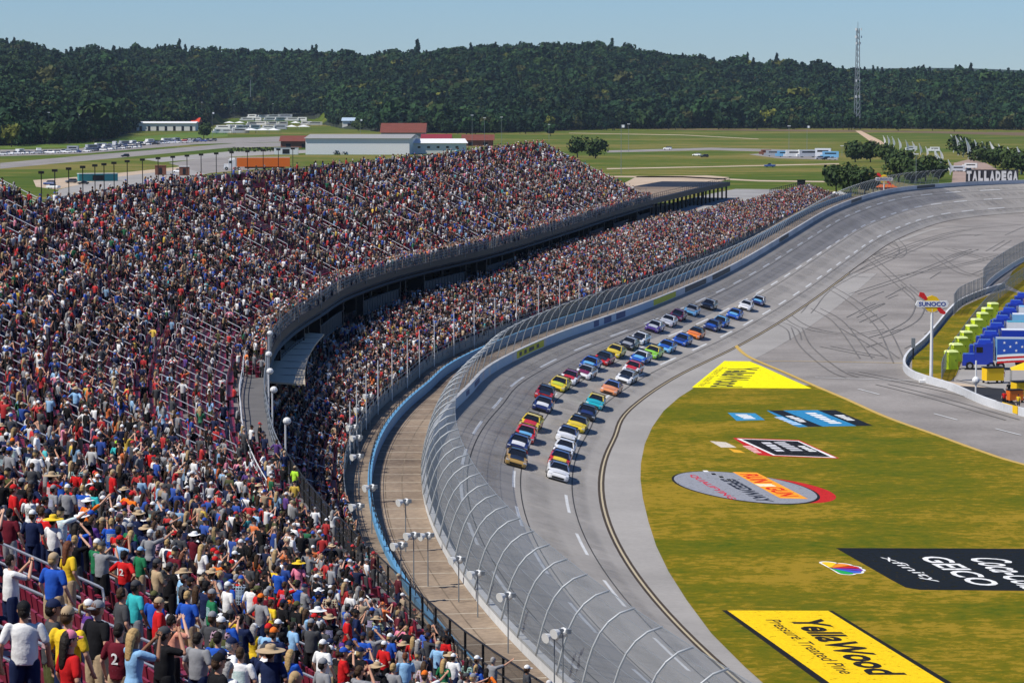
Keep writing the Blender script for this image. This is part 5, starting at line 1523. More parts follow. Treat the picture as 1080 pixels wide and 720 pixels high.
def race_car(p, rz, tilt, c1, c2, label, c3=None, roll=0.0):
    o = empty('race_car', p); o.rotation_euler = Euler((0, tilt, rz), 'XYZ'); tag(o, label, 'race car', 'stock cars racing in a pack down the banked track')
    b = obj('body', RC['body'], o); b.color = c1 + (1,)
    obj('window', RC['window'], o)
    h = obj('hood', RC['hood'], o); h.color = c2 + (1,)
    r = obj('roof', RC['roof'], o); r.color = (c3 or c1) + (1,)
    for k in ('grille', 'splitter', 'spoiler'): obj(k, RC[k], o)
    for sx in (-1, 1):
        lp = obj('headlight', RC['lamp'], o, (sx * .78, 2.40, .50)); lp.rotation_euler = (0, 0, 0 if sx < 0 else -.5)
        pn = obj('door_panel', RC['panel'], o); pn.color = c2 + (1,)
        if sx < 0: pn.rotation_euler = (0, 0, math.pi); pn.location = (0, -.7, 0)
        for y in (1.48, -1.36):
            w_ = obj('wheel', RC['wheel'], o, (sx * .86, y, .355)); rr = obj('rim', RC['rim'], w_)
            if sx < 0: rr.rotation_euler = (0, 0, math.pi)
    return o
W_, K_, Y_c, R_, B_, LB, O_, G_, NV, GR = (.80, .80, .80), (.015, .015, .017), (.82, .60, .02), (.60, .02, .015), (.02, .09, .45), (.16, .45, .75), (.85, .22, .03), (.30, .68, .04), (.02, .03, .12), (.35, .36, .38)
MAR, TEAL, GOLD, SAL = (.22, .015, .06), (.02, .42, .50), (.45, .28, .08), (.80, .30, .12)
CARS = [(799, 317, NV, LB, 'navy race car with pale blue roof, farthest back in the whole pack', W_), (786, 322, W_, W_, 'white race car just in front of the farthest navy one', None), (774, 331, B_, LB, 'bright blue race car alone behind the blue pair', B_),
 (759, 339, B_, NV, 'blue race car tucked behind a navy car in the inside line', LB), (750.7, 343, NV, B_, 'navy race car directly ahead of a blue one in the inside line', NV), (747, 321, K_, K_, 'black race car at the tail of the outside line', GR),
 (728.7, 327, LB, GR, 'silvery pale blue race car between the black and the maroon cars', GR), (714, 332, MAR, K_, 'maroon race car ahead of the silvery blue one in the outside line', MAR), (704, 338, W_, W_, 'plain white race car ahead of the maroon one', W_),
 (689.7, 344, (.12, .06, .30), W_, 'purple race car with white hood in the outside line', W_), (733, 351, O_, O_, 'orange race car in the inside line ahead of the navy one', K_), (718.7, 358, B_, NV, 'royal blue race car ahead of the orange one', B_),
 (702, 365, LB, B_, 'light blue race car between the royal blue and lime cars', B_), (687.7, 371, G_, G_, 'lime green race car, the only one in the pack', Y_c), (675, 376.5, B_, LB, 'blue race car ahead of the lime green one', W_),
 (674, 356.5, W_, K_, 'white race car with black hood in the middle of the outside line', W_), (662.7, 362, K_, GR, 'black race car with grey hood ahead of the white one', GR), (648, 370, Y_c, Y_c, 'yellow race car behind the red one in the middle of the pack', Y_c),
 (636, 377.5, R_, K_, 'red race car with black hood ahead of the yellow one', K_), (621.7, 383, B_, LB, 'bright blue race car in the outside line behind a silver one', B_), (616.7, 392, W_, MAR, 'silver white race car with maroon hood beside the bright blue one', GR),
 (600, 397.5, W_, R_, 'white race car with red hood behind the yellow one', MAR), (589, 404.5, Y_c, (.6, .65, .02), 'lemon yellow race car in the outside line near a red and black one', Y_c), (666.7, 387.5, W_, R_, 'white race car with red roof in the inside line', R_),
 (660, 397, W_, K_, 'white race car with dark lettering on its hood in the inside line', GR), (644, 408.5, SAL, SAL, 'salmon orange race car with blue roof running alone', (.10, .16, .45)), (573.7, 414, R_, K_, 'red and black race car alongside a navy and white one', K_),
 (571.7, 426, NV, W_, 'navy and white race car just ahead of the red and black one', NV), (627, 423, TEAL, TEAL, 'turquoise race car with yellow roof', Y_c), (617.7, 434.5, K_, NV, 'black race car between the turquoise and the yellow cars', K_),
 (608, 446.5, Y_c, Y_c, 'golden yellow race car with black roof in the inside line', K_), (559, 445, Y_c, R_, 'yellow race car with red nose in the outside line', Y_c), (553, 457, R_, LB, 'red race car with light blue hood behind a dark one', R_),
 (545.7, 467, NV, W_, 'dark navy race car with white hood, second in the outside line', NV), (543, 482, GOLD, K_, 'black and gold race car leading the outside line', K_), (596.7, 458, W_, W_, 'white race car with dark roof, fourth in the inside line', NV),
 (594, 472, W_, (.5, .6, .75), 'white race car with pale blue hood, third in the inside line', W_), (589, 484, R_, Y_c, 'red race car with yellow hood, second in the inside line', NV), (587, 496.5, W_, W_, 'white race car with red sills leading the whole inside line', (.10, .12, .2))]
for x, y, c1, c2, lb, c3 in CARS:
    r = hit(x, y, lambda s, q: track_z(s, q) if -3 < q < TW else None, 150, 620, 500, .55)
    if r is None: print('car missed', x, y); continue
    p, s, q = r; p = PT(s, q, track_z(s, q) + .012)
    tz = -math.atan2(bank(s), TW)
    race_car(p, heading(s) + math.pi + R(random.Random(int(x)).uniform(-2, 2)), tz, c1, c2, lb, c3)
# ================================================================ logos painted on the infield grass
def aff(P0, Pu, Pv, z):
    """three photograph points (start of the baseline, top of the first letter, end of the baseline) -> ground map"""
    a, u, v = unproj(*P0, z), unproj(*Pv, z), unproj(*Pu, z)
    return lambda s, t: a + (u - a) * s + (v - a) * t
def paint_text(name, txt, P0, Pu, Pv, col, par, L, z=.046, bold=.015, shear=0.0, sp=1.0, kind=None):
    f = aff(P0, Pu, Pv, z); co, F = text_mesh(txt, shear, bold, sp)
    me = bpy.data.meshes.new(name); me.from_pydata([f(u, v) - L for u, v in co], [], F); me.materials.append(PT_MAT)
    bm = bmesh.new(); bm.from_mesh(me)
    for fc in bm.faces:
        if fc.normal.z < 0: fc.normal_flip()
    bm.to_mesh(me); bm.free()
    o = obj(name, me, par); o.color = tuple(col) + (1,); return o
m, n, b = newmat('grass_paint'); PT_MAT = m
oi = n.nodes.new("ShaderNodeObjectInfo"); tc = n.nodes.new("ShaderNodeTexCoord"); nz = n.nodes.new("ShaderNodeTexNoise"); nz.inputs["Scale"].default_value = 5; nz.inputs["Detail"].default_value = 8; nz.inputs["Roughness"].default_value = .8
n.links.new(tc.outputs["Object"], nz.inputs["Vector"]); mr = n.nodes.new("ShaderNodeMapRange"); mr.inputs["From Min"].default_value = .3; mr.inputs["From Max"].default_value = .6; mr.inputs["To Min"].default_value = .72; mr.inputs["To Max"].default_value = 1.0
n.links.new(nz.outputs["Fac"], mr.inputs["Value"]); vm = n.nodes.new("ShaderNodeVectorMath"); vm.operation = 'SCALE'; n.links.new(oi.outputs["Color"], vm.inputs[0]); n.links.new(mr.outputs[0], vm.inputs["Scale"]); n.links.new(vm.outputs[0], b.inputs["Base Color"]); sock(b, "Roughness", .9); sock(b, "Specular IOR Level", .1)
n3 = n.nodes.new("ShaderNodeTexNoise"); n3.inputs["Scale"].default_value = 1.6; n3.inputs["Detail"].default_value = 9; n3.inputs["Roughness"].default_value = .85; n.links.new(tc.outputs["Object"], n3.inputs["Vector"])
r3 = n.nodes.new("ShaderNodeMapRange"); r3.inputs["From Min"].default_value = .30; r3.inputs["From Max"].default_value = .46; n.links.new(n3.outputs["Fac"], r3.inputs["Value"]); n.links.new(r3.outputs[0], b.inputs["Alpha"])
def paint_poly(name, pix, col, par, L, z=.038):
    g = MB(); g.add([unproj(x, y, z) - L for x, y in pix], [tuple(range(len(pix)))])
    o = g.build(name, PT_MAT, par); bm = bmesh.new(); bm.from_mesh(o.data); bmesh.ops.triangulate(bm, faces=bm.faces)
    for f in bm.faces:
        if f.normal.z < 0: f.normal_flip()
    bm.to_mesh(o.data); bm.free(); o.color = tuple(col) + (1,); return o
def logo(at, label, cat='painted logo'):
    o = empty('painted_logo', unproj(*at, 0)); tag(o, label, cat); return o, o.location.copy()
YL, BK, WH = (.88, .56, .008), (.012, .012, .014), (.78, .78, .76)
YB = (.90, .80, .004)
o, L = logo((860, 690), 'yellow grass logo reading YellaWood Pressure Treated Pine, nearest the camera')
paint_poly('border', [(761, 643), (878, 643.5), (1046, 745), (900, 745)], BK, o, L, .034)
paint_poly('background', [(767, 643.2), (873.5, 643.5), (1037, 745), (911, 745)], YL, o, L, .038)
paint_text('lettering', 'YellaWood', (829, 652), (866, 652), (916, 711), BK, o, L, bold=.035)
paint_text('small_lettering', 'Pressure Treated Pine', (807, 653), (822, 653), (887, 710), BK, o, L, bold=.008)
o, L = logo((790, 398), 'bright yellow wedge reading YellaWood at the far tip of the grass')
paint_poly('background', [(729.5, 408.5), (764, 380.5), (791, 381), (801, 385), (856, 409.5)], YB, o, L, .050)
paint_text('lettering', 'YellaWood', (768.5, 387.5), (801, 387.5), (748, 408), (.06, .06, .03), o, L, .056, bold=.03)
paint_text('small_lettering', 'Pressure Treated Pine', (758, 387.3), (767, 387.3), (735.5, 407), (.35, .28, .02), o, L, .056, bold=.006)
o, L = logo((985, 600), 'black grass logo strip reading xfinity, GEICO and Coca-Cola')
paint_poly('background', [(881.5, 577.5), (1150, 578.5), (1235, 623), (1080, 622.5), (970, 621.5), (955, 619), (940, 611)], (.010, .013, .016), o, L)
paint_text('lettering', 'xfinity', (924, 587), (941, 587), (978, 613), WH, o, L, bold=.0, shear=0)
paint_text('lettering', 'GEICO', (967, 586.5), (997, 586.5), (1027, 617), WH, o, L, bold=.02)
paint_text('lettering', 'Coca-Cola', (1020, 588), (1060, 588), (1080, 621), WH, o, L, bold=.012, shear=.25)
# six feather emblem
o, L = logo((883, 598), 'small six coloured fan emblem painted on the grass beside the black strip')
fE = aff((859, 592.3), (893, 592.3), (884, 605), .036)
def fan(name, c, z, scale=1.0):
    pass
g = MB(); ctr = (.5, .12)
def petal(g, ang, r0, r1, w, f, off=0):
    pts = []
    for k in range(13):
        t = math.pi * k / 12 - math.pi / 2
        # rounded tip
        pts.append((r1 - w + w * math.cos(t), w * math.sin(t)))
    pts = [(r0, -w * .12)] + pts + [(r0, w * .12)]
    ca, sa = math.cos(ang), math.sin(ang)
    P = [(.5 + (x * ca - y * sa) * .55, .12 + (x * sa + y * ca) * .95) for x, y in pts]
    g.add([f(u, v) - L for u, v in P], [tuple(range(len(P)))])
FE = [(160, (.85, .55, .02)), (126, (.82, .25, .02)), (98, (.55, .02, .02)), (72, (.16, .04, .35)), (45, (.05, .12, .55)), (15, (.02, .35, .08))]
g = MB()
for a_, c in FE: petal(g, R(a_), .0, 1.06, .30, fE)
bgm = g.build('outline', PT_MAT, o); bgm.color = WH + (1,)
fE2 = aff((859, 592.3), (893, 592.3), (884, 605), .042)
for a_, c in FE:
    g = MB(); petal(g, R(a_), .10, .98, .22, fE2); q_ = g.build('feather', PT_MAT, o); q_.color = c + (1,)
    bm = bmesh.new(); bm.from_mesh(q_.data)
    for fc in bm.faces:
        if fc.normal.z < 0: fc.normal_flip()
    bm.to_mesh(q_.data); bm.free()
# oval logo
Z6 = lambda x, y: (700 + x / 6, 480 + y / 6)
o, L = logo(Z6(520, 205), 'grey oval grass logo with orange box and red QUALIFYING lettering')
def oval(k, dx=0, dy=0):
    return [Z6(520 + dx + k * (470 * math.cos(a) - 20 * math.sin(a)), 205 + dy + k * (55 * math.cos(a) - 90 * math.sin(a))) for a in np.linspace(0, 2 * math.pi, 49)[:-1]]
paint_poly('crescent', oval(.80, 195, 12), (.50, .02, .02), o, L, .034)
paint_poly('rim', oval(1.0), BK, o, L, .038)
paint_poly('background', oval(.965, -2, -2), (.27, .28, .31), o, L, .042)
paint_poly('box', [Z6(435, 104), Z6(590, 108), Z6(915, 275), Z6(735, 270)], (.90, .34, .03), o, L, .046)
paint_text('lettering', 'QUALIFYING', Z6(148, 122), Z6(200, 122), Z6(410, 276), (.55, .015, .05), o, L, .048, bold=.02)
paint_text('lettering', 'SPEEDWAY', Z6(350, 148), Z6(445, 148), Z6(600, 292), (.02, .025, .04), o, L, .048, bold=.035)
paint_text('lettering', 'RUN', Z6(478, 118), Z6(590, 118), Z6(575, 172), (.65, .02, .01), o, L, .050, bold=.03)
paint_text('lettering', 'GUN', Z6(625, 200), Z6(740, 200), Z6(740, 258), (.65, .02, .01), o, L, .050, bold=.03)
paint_poly('flash', [Z6(575, 180), Z6(680, 180), Z6(715, 196), Z6(610, 196)], (.85, .75, .5), o, L, .050)
for i in range(6):
    for j in range(3):
        if (i + j) % 2 == 0:
            x, y = 245 + i * 24 + j * 26, 95 + i * 9 + j * 9; paint_poly('check', [Z6(x, y), Z6(x + 30, y), Z6(x + 42, y + 9), Z6(x + 12, y + 9)], WH, o, L, .050)
# blue and black panel, small blue panel, red bordered black panel
Z5 = lambda x, y: (740 + x / 5.838, 425 + y / 5.838)
o, L = logo(Z5(730, 92), 'blue and black striped grass logo with white marks, near the far grass edge')
paint_poly('background', [Z5(400, 45), Z5(825, 42), Z5(1055, 138), Z5(640, 145), Z5(600, 148), Z5(560, 135)], (.03, .22, .42), o, L)
paint_poly('stripe', [Z5(412, 44), Z5(500, 44), Z5(745, 143), Z5(655, 144)], (.012, .015, .02), o, L, .043)
paint_poly('stripe', [Z5(715, 43), Z5(825, 42), Z5(1055, 138), Z5(955, 140)], (.012, .015, .02), o, L, .043)
def marks(name, x0, y0, x1, y1, wd, n, col, o, L, z=.048):
    r_ = random.Random(int(x0)); 
    for i in range(n):
        t0 = i / n; t1 = (i + .72) / n; k = wd * r_.uniform(.75, 1.0)
        a_, b_ = (x0 + (x1 - x0) * t0, y0 + (y1 - y0) * t0), (x0 + (x1 - x0) * t1, y0 + (y1 - y0) * t1)
        paint_poly(name, [Z5(*a_), Z5(a_[0] + k, a_[1]), Z5(b_[0] + k, b_[1]), Z5(*b_)], col, o, L, z)
marks('mark', 515, 78, 610, 118, 55, 4, WH, o, L); marks('mark', 445, 85, 570, 135, 60, 5, (.45, .62, .8), o, L)
marks('mark', 635, 58, 800, 128, 75, 6, WH, o, L); marks('mark', 815, 72, 905, 108, 60, 5, WH, o, L)
o, L = logo(Z5(265, 85), 'small light blue grass logo with white letters, left of the striped one')
paint_poly('background', [Z5(160, 58), Z5(330, 62), Z5(390, 103), Z5(215, 108)], (.04, .25, .45), o, L)
marks('mark', 205, 68, 265, 98, 85, 4, WH, o, L)
o, L = logo(Z5(520, 275), 'black grass logo with red border and white marks above the oval')
paint_poly('border', [Z5(190, 212), Z5(600, 226), Z5(850, 340), Z5(420, 325), Z5(350, 318)], (.50, .02, .02), o, L, .038)
paint_poly('outline', [Z5(215, 217), Z5(596, 231), Z5(832, 336), Z5(440, 320)], WH, o, L, .042)
paint_poly('background', [Z5(245, 221), Z5(590, 234), Z5(795, 331), Z5(455, 318)], BK, o, L, .046)
marks('mark', 365, 240, 470, 300, 60, 4, (.6, .6, .62), o, L, .050); marks('mark', 440, 238, 560, 296, 90, 5, (.5, .5, .52), o, L, .050); marks('mark', 590, 262, 670, 300, 55, 4, WH, o, L, .050)
marks('mark', 250, 262, 330, 308, 60, 5, (.8, .45, .42), o, L, .048)
paint_poly('wing', [Z5(50, 232), Z5(150, 240), Z5(215, 272), Z5(120, 272)], (.62, .55, .45), o, L, .038)
paint_poly('wing', [Z5(165, 278), Z5(235, 290), Z5(270, 306), Z5(200, 302)], (.75, .38, .03), o, L, .038)
# ================================================================ pit wall, signs and haulers on the right
def wall_path(name, label, cat, pix, h, wd, mat, z=0.0, parent=None):
    P = smooth_pts([unproj(x, y, z) for x, y in pix], 1.5); rows = []
    for i, p in enumerate(P):
        a_, b_ = P[max(0, i - 1)], P[min(len(P) - 1, i + 1)]; t = Vector((b_[0] - a_[0], b_[1] - a_[1], 0)).normalized(); nn = Vector((-t.y, t.x, 0)) * wd / 2; c = Vector((p[0], p[1], z))
        rows.append([c + nn + Vector((0, 0, -.2)), c + nn + Vector((0, 0, h)), c - nn + Vector((0, 0, h)), c - nn + Vector((0, 0, -.2))])
    g = MB(); g.grid(rows, closed=True); k = len(g.v); g.f += [(0, 1, 2, 3), tuple(k - 1 - i for i in range(4))]; g.m += [0, 0]
    o = g.build(name, mat, parent); fix_normals(o)
    if label: tag(o, label, cat)
    return o, P
PW = [(1150, 455), (1080, 438.5), (1040, 427), (1005, 412), (975, 402.5), (960, 396.5), (953.5, 388), (958, 377), (974, 363), (988, 347), (1001, 331), (1014, 320), (1040, 309), (1061, 302.5)]
pw, _ = wall_path('pit_wall', 'low white concrete pit wall wrapping round the grass triangle, right', 'wall', PW, .85, .32, M['wallpaint'])
for (x, c) in ((958, 'adk'), (1049, 'adk'), ):
    pass
for (x0, x1, mm, nm) in ((1051, 1056, 'adk', 'advert_board'), (1057, 1073, 'yellow', 'advert_board')):
    i0 = [(x0, 430.6 + (x0 - 1051) * .3), (x1, 430.6 + (x1 - 1051) * .3)]
    a_, b_ = unproj(*i0[0], 0), unproj(*i0[1], 0); c = (a_ + b_) / 2; an = math.atan2(b_.y - a_.y, b_.x - a_.x)
    g = MB(); g.box((c.x, c.y - .08, .5), ((b_ - a_).length, .06, .85), an); g.build(nm, M[mm], pw)
# pieces standing along the wall's curved nose
poly_sheet('pit_grass', [(962, 389), (975, 397), (1000, 404), (1008, 396), (1014, 381), (1030, 359), (1050, 335), (1074, 309), (1062, 305.5), (1040, 312), (1016, 323), (1003, 334), (990, 350), (977, 365), (962, 378)], .02, M['grass'])
poly_sheet('pit_dirt', [(975, 399), (1002, 402), (1056, 411), (1056, 416), (1005, 409)], .024, M['dirt'])
poly_sheet('pit_mat', [(1000, 406), (1058, 409.5), (1075, 431), (1040, 423)], .028, flat('black_mat', (.02, .02, .022), .8, var=.2))
poly_sheet('inner_grass', [(1061, 300), (1068, 286), (1090, 268), (1150, 240), (1400, 240), (1400, 330), (1100, 330), (1078, 308)], .02, M['grass'])
poly_sheet('paddock_strip', [(1008, 400), (1018, 381), (1034, 359), (1054, 335), (1078, 312), (1150, 312), (1150, 420), (1060, 412)], .018, M['apron'])
def panel_fence(name, label, pix, h, mat, post=3.0, wallh=0.0):
    P = smooth_pts([unproj(x, y, 0) for x, y in pix], 1.5); o = empty(name, (P[0][0], P[0][1], 0)); tag(o, label, 'fence'); L = o.location.copy()
    g = MB(); g.grid([[Vector((p[0], p[1], z)) - L for z in (wallh, h)] for p in P]); g.build('mesh_panel', mat, o)
    if wallh:
        g = MB(); g.grid([[Vector((p[0], p[1] - .2, z)) - L for z in (0, wallh)] + [Vector((p[0], p[1] + .2, wallh)) - L] for p in P]); g.build('base_wall', M['white'], o)
    d = 0; last = P[0]; k = 0
    for p in P:
        d += math.hypot(p[0] - last[0], p[1] - last[1]); last = p
        if d >= k * post and k < 95:
            g = MB(); g.tube([Vector((p[0], p[1], 0)) - L, Vector((p[0], p[1], h + .1)) - L], .05, 5); g.build('post', M['steel'], o); k += 1
    for z in (h, (h + wallh) / 2):
        g = MB(); g.tube([Vector((p[0], p[1], z)) - L for p in P], .035, 4); g.build('rail', M['steel'], o)
    return o
scr = flat('grey_blue_windscreen', (.15, .19, .22), .7, var=.15, scale=.8)
panel_fence('paddock_fence', 'grey screened fence between the grass triangle and the lime cabins', [(993, 402), (997, 391), (1011, 369), (1027, 346), (1043, 326), (1060, 310), (1085, 291)], 2.3, M['net'])
panel_fence('curve_fence', 'tall blue grey mesh fence on a low white wall at the right edge', [(1037, 308), (1046, 298), (1060, 287.5), (1075, 278), (1095, 268)], 4.2, M['net'], 3.0, 1.0)
panel_fence('inner_fence', 'grey mesh fence beside the white pit wall, right of the oil company sign', [(1006, 333), (1012, 325), (1024, 318.5), (1041, 311)], 3.4, M['mesh'], 2.2)

# oil company sign on a pole
def ext_poly(g, pts, y0, y1, mi=0):
    n = len(pts); vs = [(x, y0, z) for x, z in pts] + [(x, y1, z) for x, z in pts]
    g.add(vs, [tuple(range(n)), tuple(range(2 * n - 1, n - 1, -1))] + [(i, n + i, n + (i + 1) % n, (i + 1) % n) for i in range(n)], mi)
def sunoco(px, py, zc, sc, label):
    p = unproj(px, py, 0); o = empty('fuel_sign', p); tag(o, label, 'sign')
    g = MB(); g.tube([(0, 0, 0), (0, 0, zc - .6 * sc)], [.22 * sc, .16 * sc], 8); g.build('pole', M['white'], o)
    g = MB(); g.box((0, 0, .15), (2.9, 1.0, .3)); g.build('base', M['white'], o)
    g = MB(); ext_poly(g, [(-1.25 * sc, zc), (-.55 * sc, zc + .85 * sc), (0, zc + 1.05 * sc), (.55 * sc, zc + .85 * sc), (1.25 * sc, zc), (.55 * sc, zc - .85 * sc), (0, zc - 1.05 * sc), (-.55 * sc, zc - .85 * sc)], -.15, .15); g.build('diamond', M['yellow'], o)
    g = MB(); ext_poly(g, [(-2.05 * sc, zc - .12 * sc), (-1.8 * sc, zc + .38 * sc), (1.8 * sc, zc + .38 * sc), (2.05 * sc, zc + .12 * sc), (1.8 * sc, zc - .38 * sc), (-1.8 * sc, zc - .38 * sc)], -.20, .20); bnd = g.build('band', M['white'], o)
    co, F = text_mesh('SUNOCO', 0, .03); me = bpy.data.meshes.new('lettering'); me.from_pydata([((u - .5) * 3.3 * sc, -.215, zc + (v - .5) * .52 * sc) for u, v in co], [], F); me.materials.append(flat('sign_blue', (.02, .05, .28), .4, var=.05)); obj('lettering', me, bnd)
    g = MB(); ext_poly(g, [(-1.62 * sc, zc + .95 * sc), (-1.5 * sc, zc + 1.45 * sc), (-1.0 * sc, zc + 1.35 * sc), (-.55 * sc, zc + .62 * sc), (-.85 * sc, zc + .45 * sc)], -.17, .17); g.build('arrow', flat('sign_red', (.60, .02, .02), .4, var=.05), o)
    g = MB(); ext_poly(g, [(.55 * sc, zc - .55 * sc), (.95 * sc, zc - .35 * sc), (1.7 * sc, zc - 1.05 * sc), (1.5 * sc, zc - 1.3 * sc), (1.0 * sc, zc - 1.15 * sc)], -.17, .17); g.build('arrow', bpy.data.materials['sign_red'], o)
    return o
sunoco(982, 403, 9.6, 1.0, 'SUNOCO sign, yellow diamond with red arrow ends on a white pole')
# marker post on the wall nose, marker with white ball
def marker(px, py, h, label, top='ball'):
    o = empty('marker_post', unproj(px, py, 0)); tag(o, label, 'post')
    g = MB(); g.tube([(0, 0, 0), (0, 0, h)], .10, 6); g.build('pole', M['white'] if top == 'ball' else M['dark'], o)
    g = MB(); (g.sphere((0, 0, h * .45), .45, 10, 7) if top == 'ball' else g.box((0, 0, h), (.5, .4, 1.3))); g.build('head', M['white'] if top == 'ball' else M['steel'], o)
marker(963, 379, 2.2, 'grey instrument post beside the curved nose of the pit wall', 'box')
marker(1029, 418, 4.2, 'white post with a round ball standing on the black mat', 'ball')
g = MB(); g.box((0, 0, .45), (.9, .5, .9)); 
# lime cabins
M['lime'] = flat('lime_plastic', (.62, .78, .03), .45, var=.06)
for i, (x, y) in enumerate(((1003, 389), (1008, 381), (1013.5, 373.5), (1018.5, 367), (1024.5, 360), (1030, 353), (1036, 346), (1041, 340.5), (1047, 335))):
    o = empty('portable_toilet', unproj(x, y, 0), R(20))
    tag(o, ['lime portable toilet nearest the camera in the lime row', 'second lime portable toilet from the near end of the row', 'third lime portable toilet from the near end of the row', 'fourth lime portable toilet from the near end of the row', 'middle one of the nine lime portable toilets', 'fourth lime portable toilet from the far end of the row', 'third lime portable toilet from the far end of the row', 'second lime portable toilet from the far end of the row', 'lime portable toilet at the far end of the lime row'][i], 'portable toilet', 'lime portable toilets')
    g = MB(); g.box((0, 0, 1.1), (1.35, 1.25, 2.2)); g.box((0, 0, .06), (1.5, 1.4, .12)); g.build('cabin', M['lime'], o)
    g = MB(); g.box((0, 0, 2.30), (1.45, 1.35, .22), taper=.8); g.build('roof', flat('pale_lime', (.75, .85, .30), .5) if i == 0 else bpy.data.materials['pale_lime'], o)
    g = MB(); g.box((0, -.64, 1.1), (.85, .03, 1.95)); d_ = g.build('door', M['lime'], o)
    g = MB(); g.box((.32, -.67, 1.15), (.06, .05, .2)); g.build('latch', M['dark'], d_)
# transporters
M['truckblue'] = flat('truck_blue', (.015, .04, .36), .25, spec=.6, var=.05)
TRC = flat('chrome', (.55, .56, .58), .2, .9, var=.05)
def hauler(px, py, side, roof, label, stripes=None, rz=R(-7), cab='truckblue', length=15.5):
    o = empty('transporter', unproj(px, py, 0), rz); tag(o, label, 'truck', 'race transporters parked in a row' if cab == 'truckblue' else None)
    # tractor points to -x
    g = MB(); g.box((.75, 0, 1.35), (1.5, 1.8, 1.3), taper=.9); g.box((.2, 0, .75), (.5, 2.4, .5)); g.build('hood', M[cab], o)
    g = MB(); g.box((2.2, 0, 2.0), (1.5, 2.45, 2.6)); g.box((2.75, 0, 3.50), (1.9, 2.4, .7), taper=.8); g.box((3.35, 0, 2.1), (.9, 2.44, 2.75)); cb = g.build('cab', M[cab], o)
    g = MB(); g.box((1.43, 0, 2.65), (.06, 2.1, .8)); g.build('windscreen', M['glass'], cb)
    for sy in (-1, 1): g = MB(); g.box((2.1, sy * 1.235, 2.6), (.8, .03, .7)); g.build('side_window', M['glass'], cb)
    g = MB(); g.box((-.02, 0, 1.3), (.06, 1.2, 1.0)); g.build('grille', TRC, o)
    for sy in (-1, 1):
        g = MB(); g.tube([(3.95, sy * 1.1, 1.2), (3.95, sy * 1.1, 4.0)], .09, 6); g.build('exhaust', TRC, o)
    ws = [.9, 3.6, 4.8, length + 1.0, length + 2.3]
    for wx in ws:
        for sy in (-1, 1):
            g = MB(); g.tube([(wx, sy * .85, .52), (wx, sy * 1.22, .52)], .52, 14); w_ = g.build('wheel', M['black'], o)
            g = MB(); g.tube([(wx, sy * 1.20, .52), (wx, sy * 1.25, .52)], .26, 8); g.build('rim', TRC, w_)
    g = MB(); g.box((4.2 + length / 2, 0, 2.55), (length, 2.6, 2.95)); tr_ = g.build('trailer', side, o)
    g = MB(); g.box((4.2 + length / 2, 0, 4.06), (length, 2.55, .06)); g.build('roof_panel', roof, tr_)
    g = MB(); g.box((4.2 + length / 2 + .5, 0, .85), (length - 4, 2.3, .45)); g.build('skirt', M['dark'], tr_)
    if stripes: stripes(tr_, length)
    return o
def flag_side(tr_, L):
    # starry blue canton, red and white waves painted along the side facing the track
    y = -1.315
    wv = lambda t, k: .12 * math.sin(t * 5 + k)
    g = MB(); N = 24
    pts0 = [(4.3 + L * .62 * i / N, 2.0 + .25 * math.sin(i / N * 5)) for i in range(N + 1)]
    g.grid([[(x, y, z), (x, y, 3.98)] for x, z in pts0]); g.build('canton', flat('flag_blue', (.02, .08, .40), .4, var=.1), tr_)
    for k, (z0, c) in enumerate(((1.95, 'flag_white'), (1.68, 'flag_red'), (1.40, 'flag_white'), (1.15, 'flag_red'))):
        mt = bpy.data.materials.get(c) or flat(c, (.78, .78, .76) if c == 'flag_white' else (.55, .02, .02), .4, var=.05)
        g = MB(); g.grid([[(4.3 + L * .99 * i / N, y - .004, z0 - .28 + .25 * math.sin(i / N * 5)), (4.3 + L * .99 * i / N, y - .004, z0 + .25 * math.sin(i / N * 5))] for i in range(N + 1)]); g.build('stripe', mt, tr_)
    st = bpy.data.materials['flag_white']
    for i in range(6):
        for j in range(3):
            g = MB(); cx, cz = 5.2 + i * 1.5 + (j % 2) * .75, 2.55 + j * .5; pts = []
            for q_ in range(10):
                r_ = .20 if q_ % 2 == 0 else .08; a_ = math.pi / 2 + q_ * math.pi / 5; pts.append((cx + r_ * math.cos(a_), y - .01, cz + r_ * math.sin(a_)))
            g.add(pts, [tuple(range(10))[::-1]]); g.build('star', st, tr_)
c_lt, c_wh, c_tl, c_gy = flat('trailer_light_blue', (.20, .45, .68), .35), flat('trailer_white', (.70, .72, .74), .35), flat('trailer_teal', (.06, .32, .42), .35), flat('trailer_grey', (.35, .37, .40), .35)
hauler(1015, 389, c_lt, c_gy, 'blue transporter with the flag painted on its trailer, nearest of the row', flag_side)
hauler(1022, 379, M['truckblue'], c_wh, 'blue transporter with plain white trailer roof behind the flag painted one')
hauler(1029, 369.5, c_wh, c_tl, 'blue transporter with teal trailer roof, third of the row')
hauler(1036, 360.5, c_lt, c_wh, 'blue transporter with light blue trailer side, fourth of the row')
hauler(1044, 351.5, c_wh, c_lt, 'blue transporter with light blue trailer roof, fifth of the row')
hauler(1052, 342.5, M['orange'], M['yellow'], 'blue transporter with yellow trailer roof, sixth of the row')
hauler(1060, 334, M['truckblue'], M['roofred'], 'blue transporter with dark red trailer roof, farthest of the row')
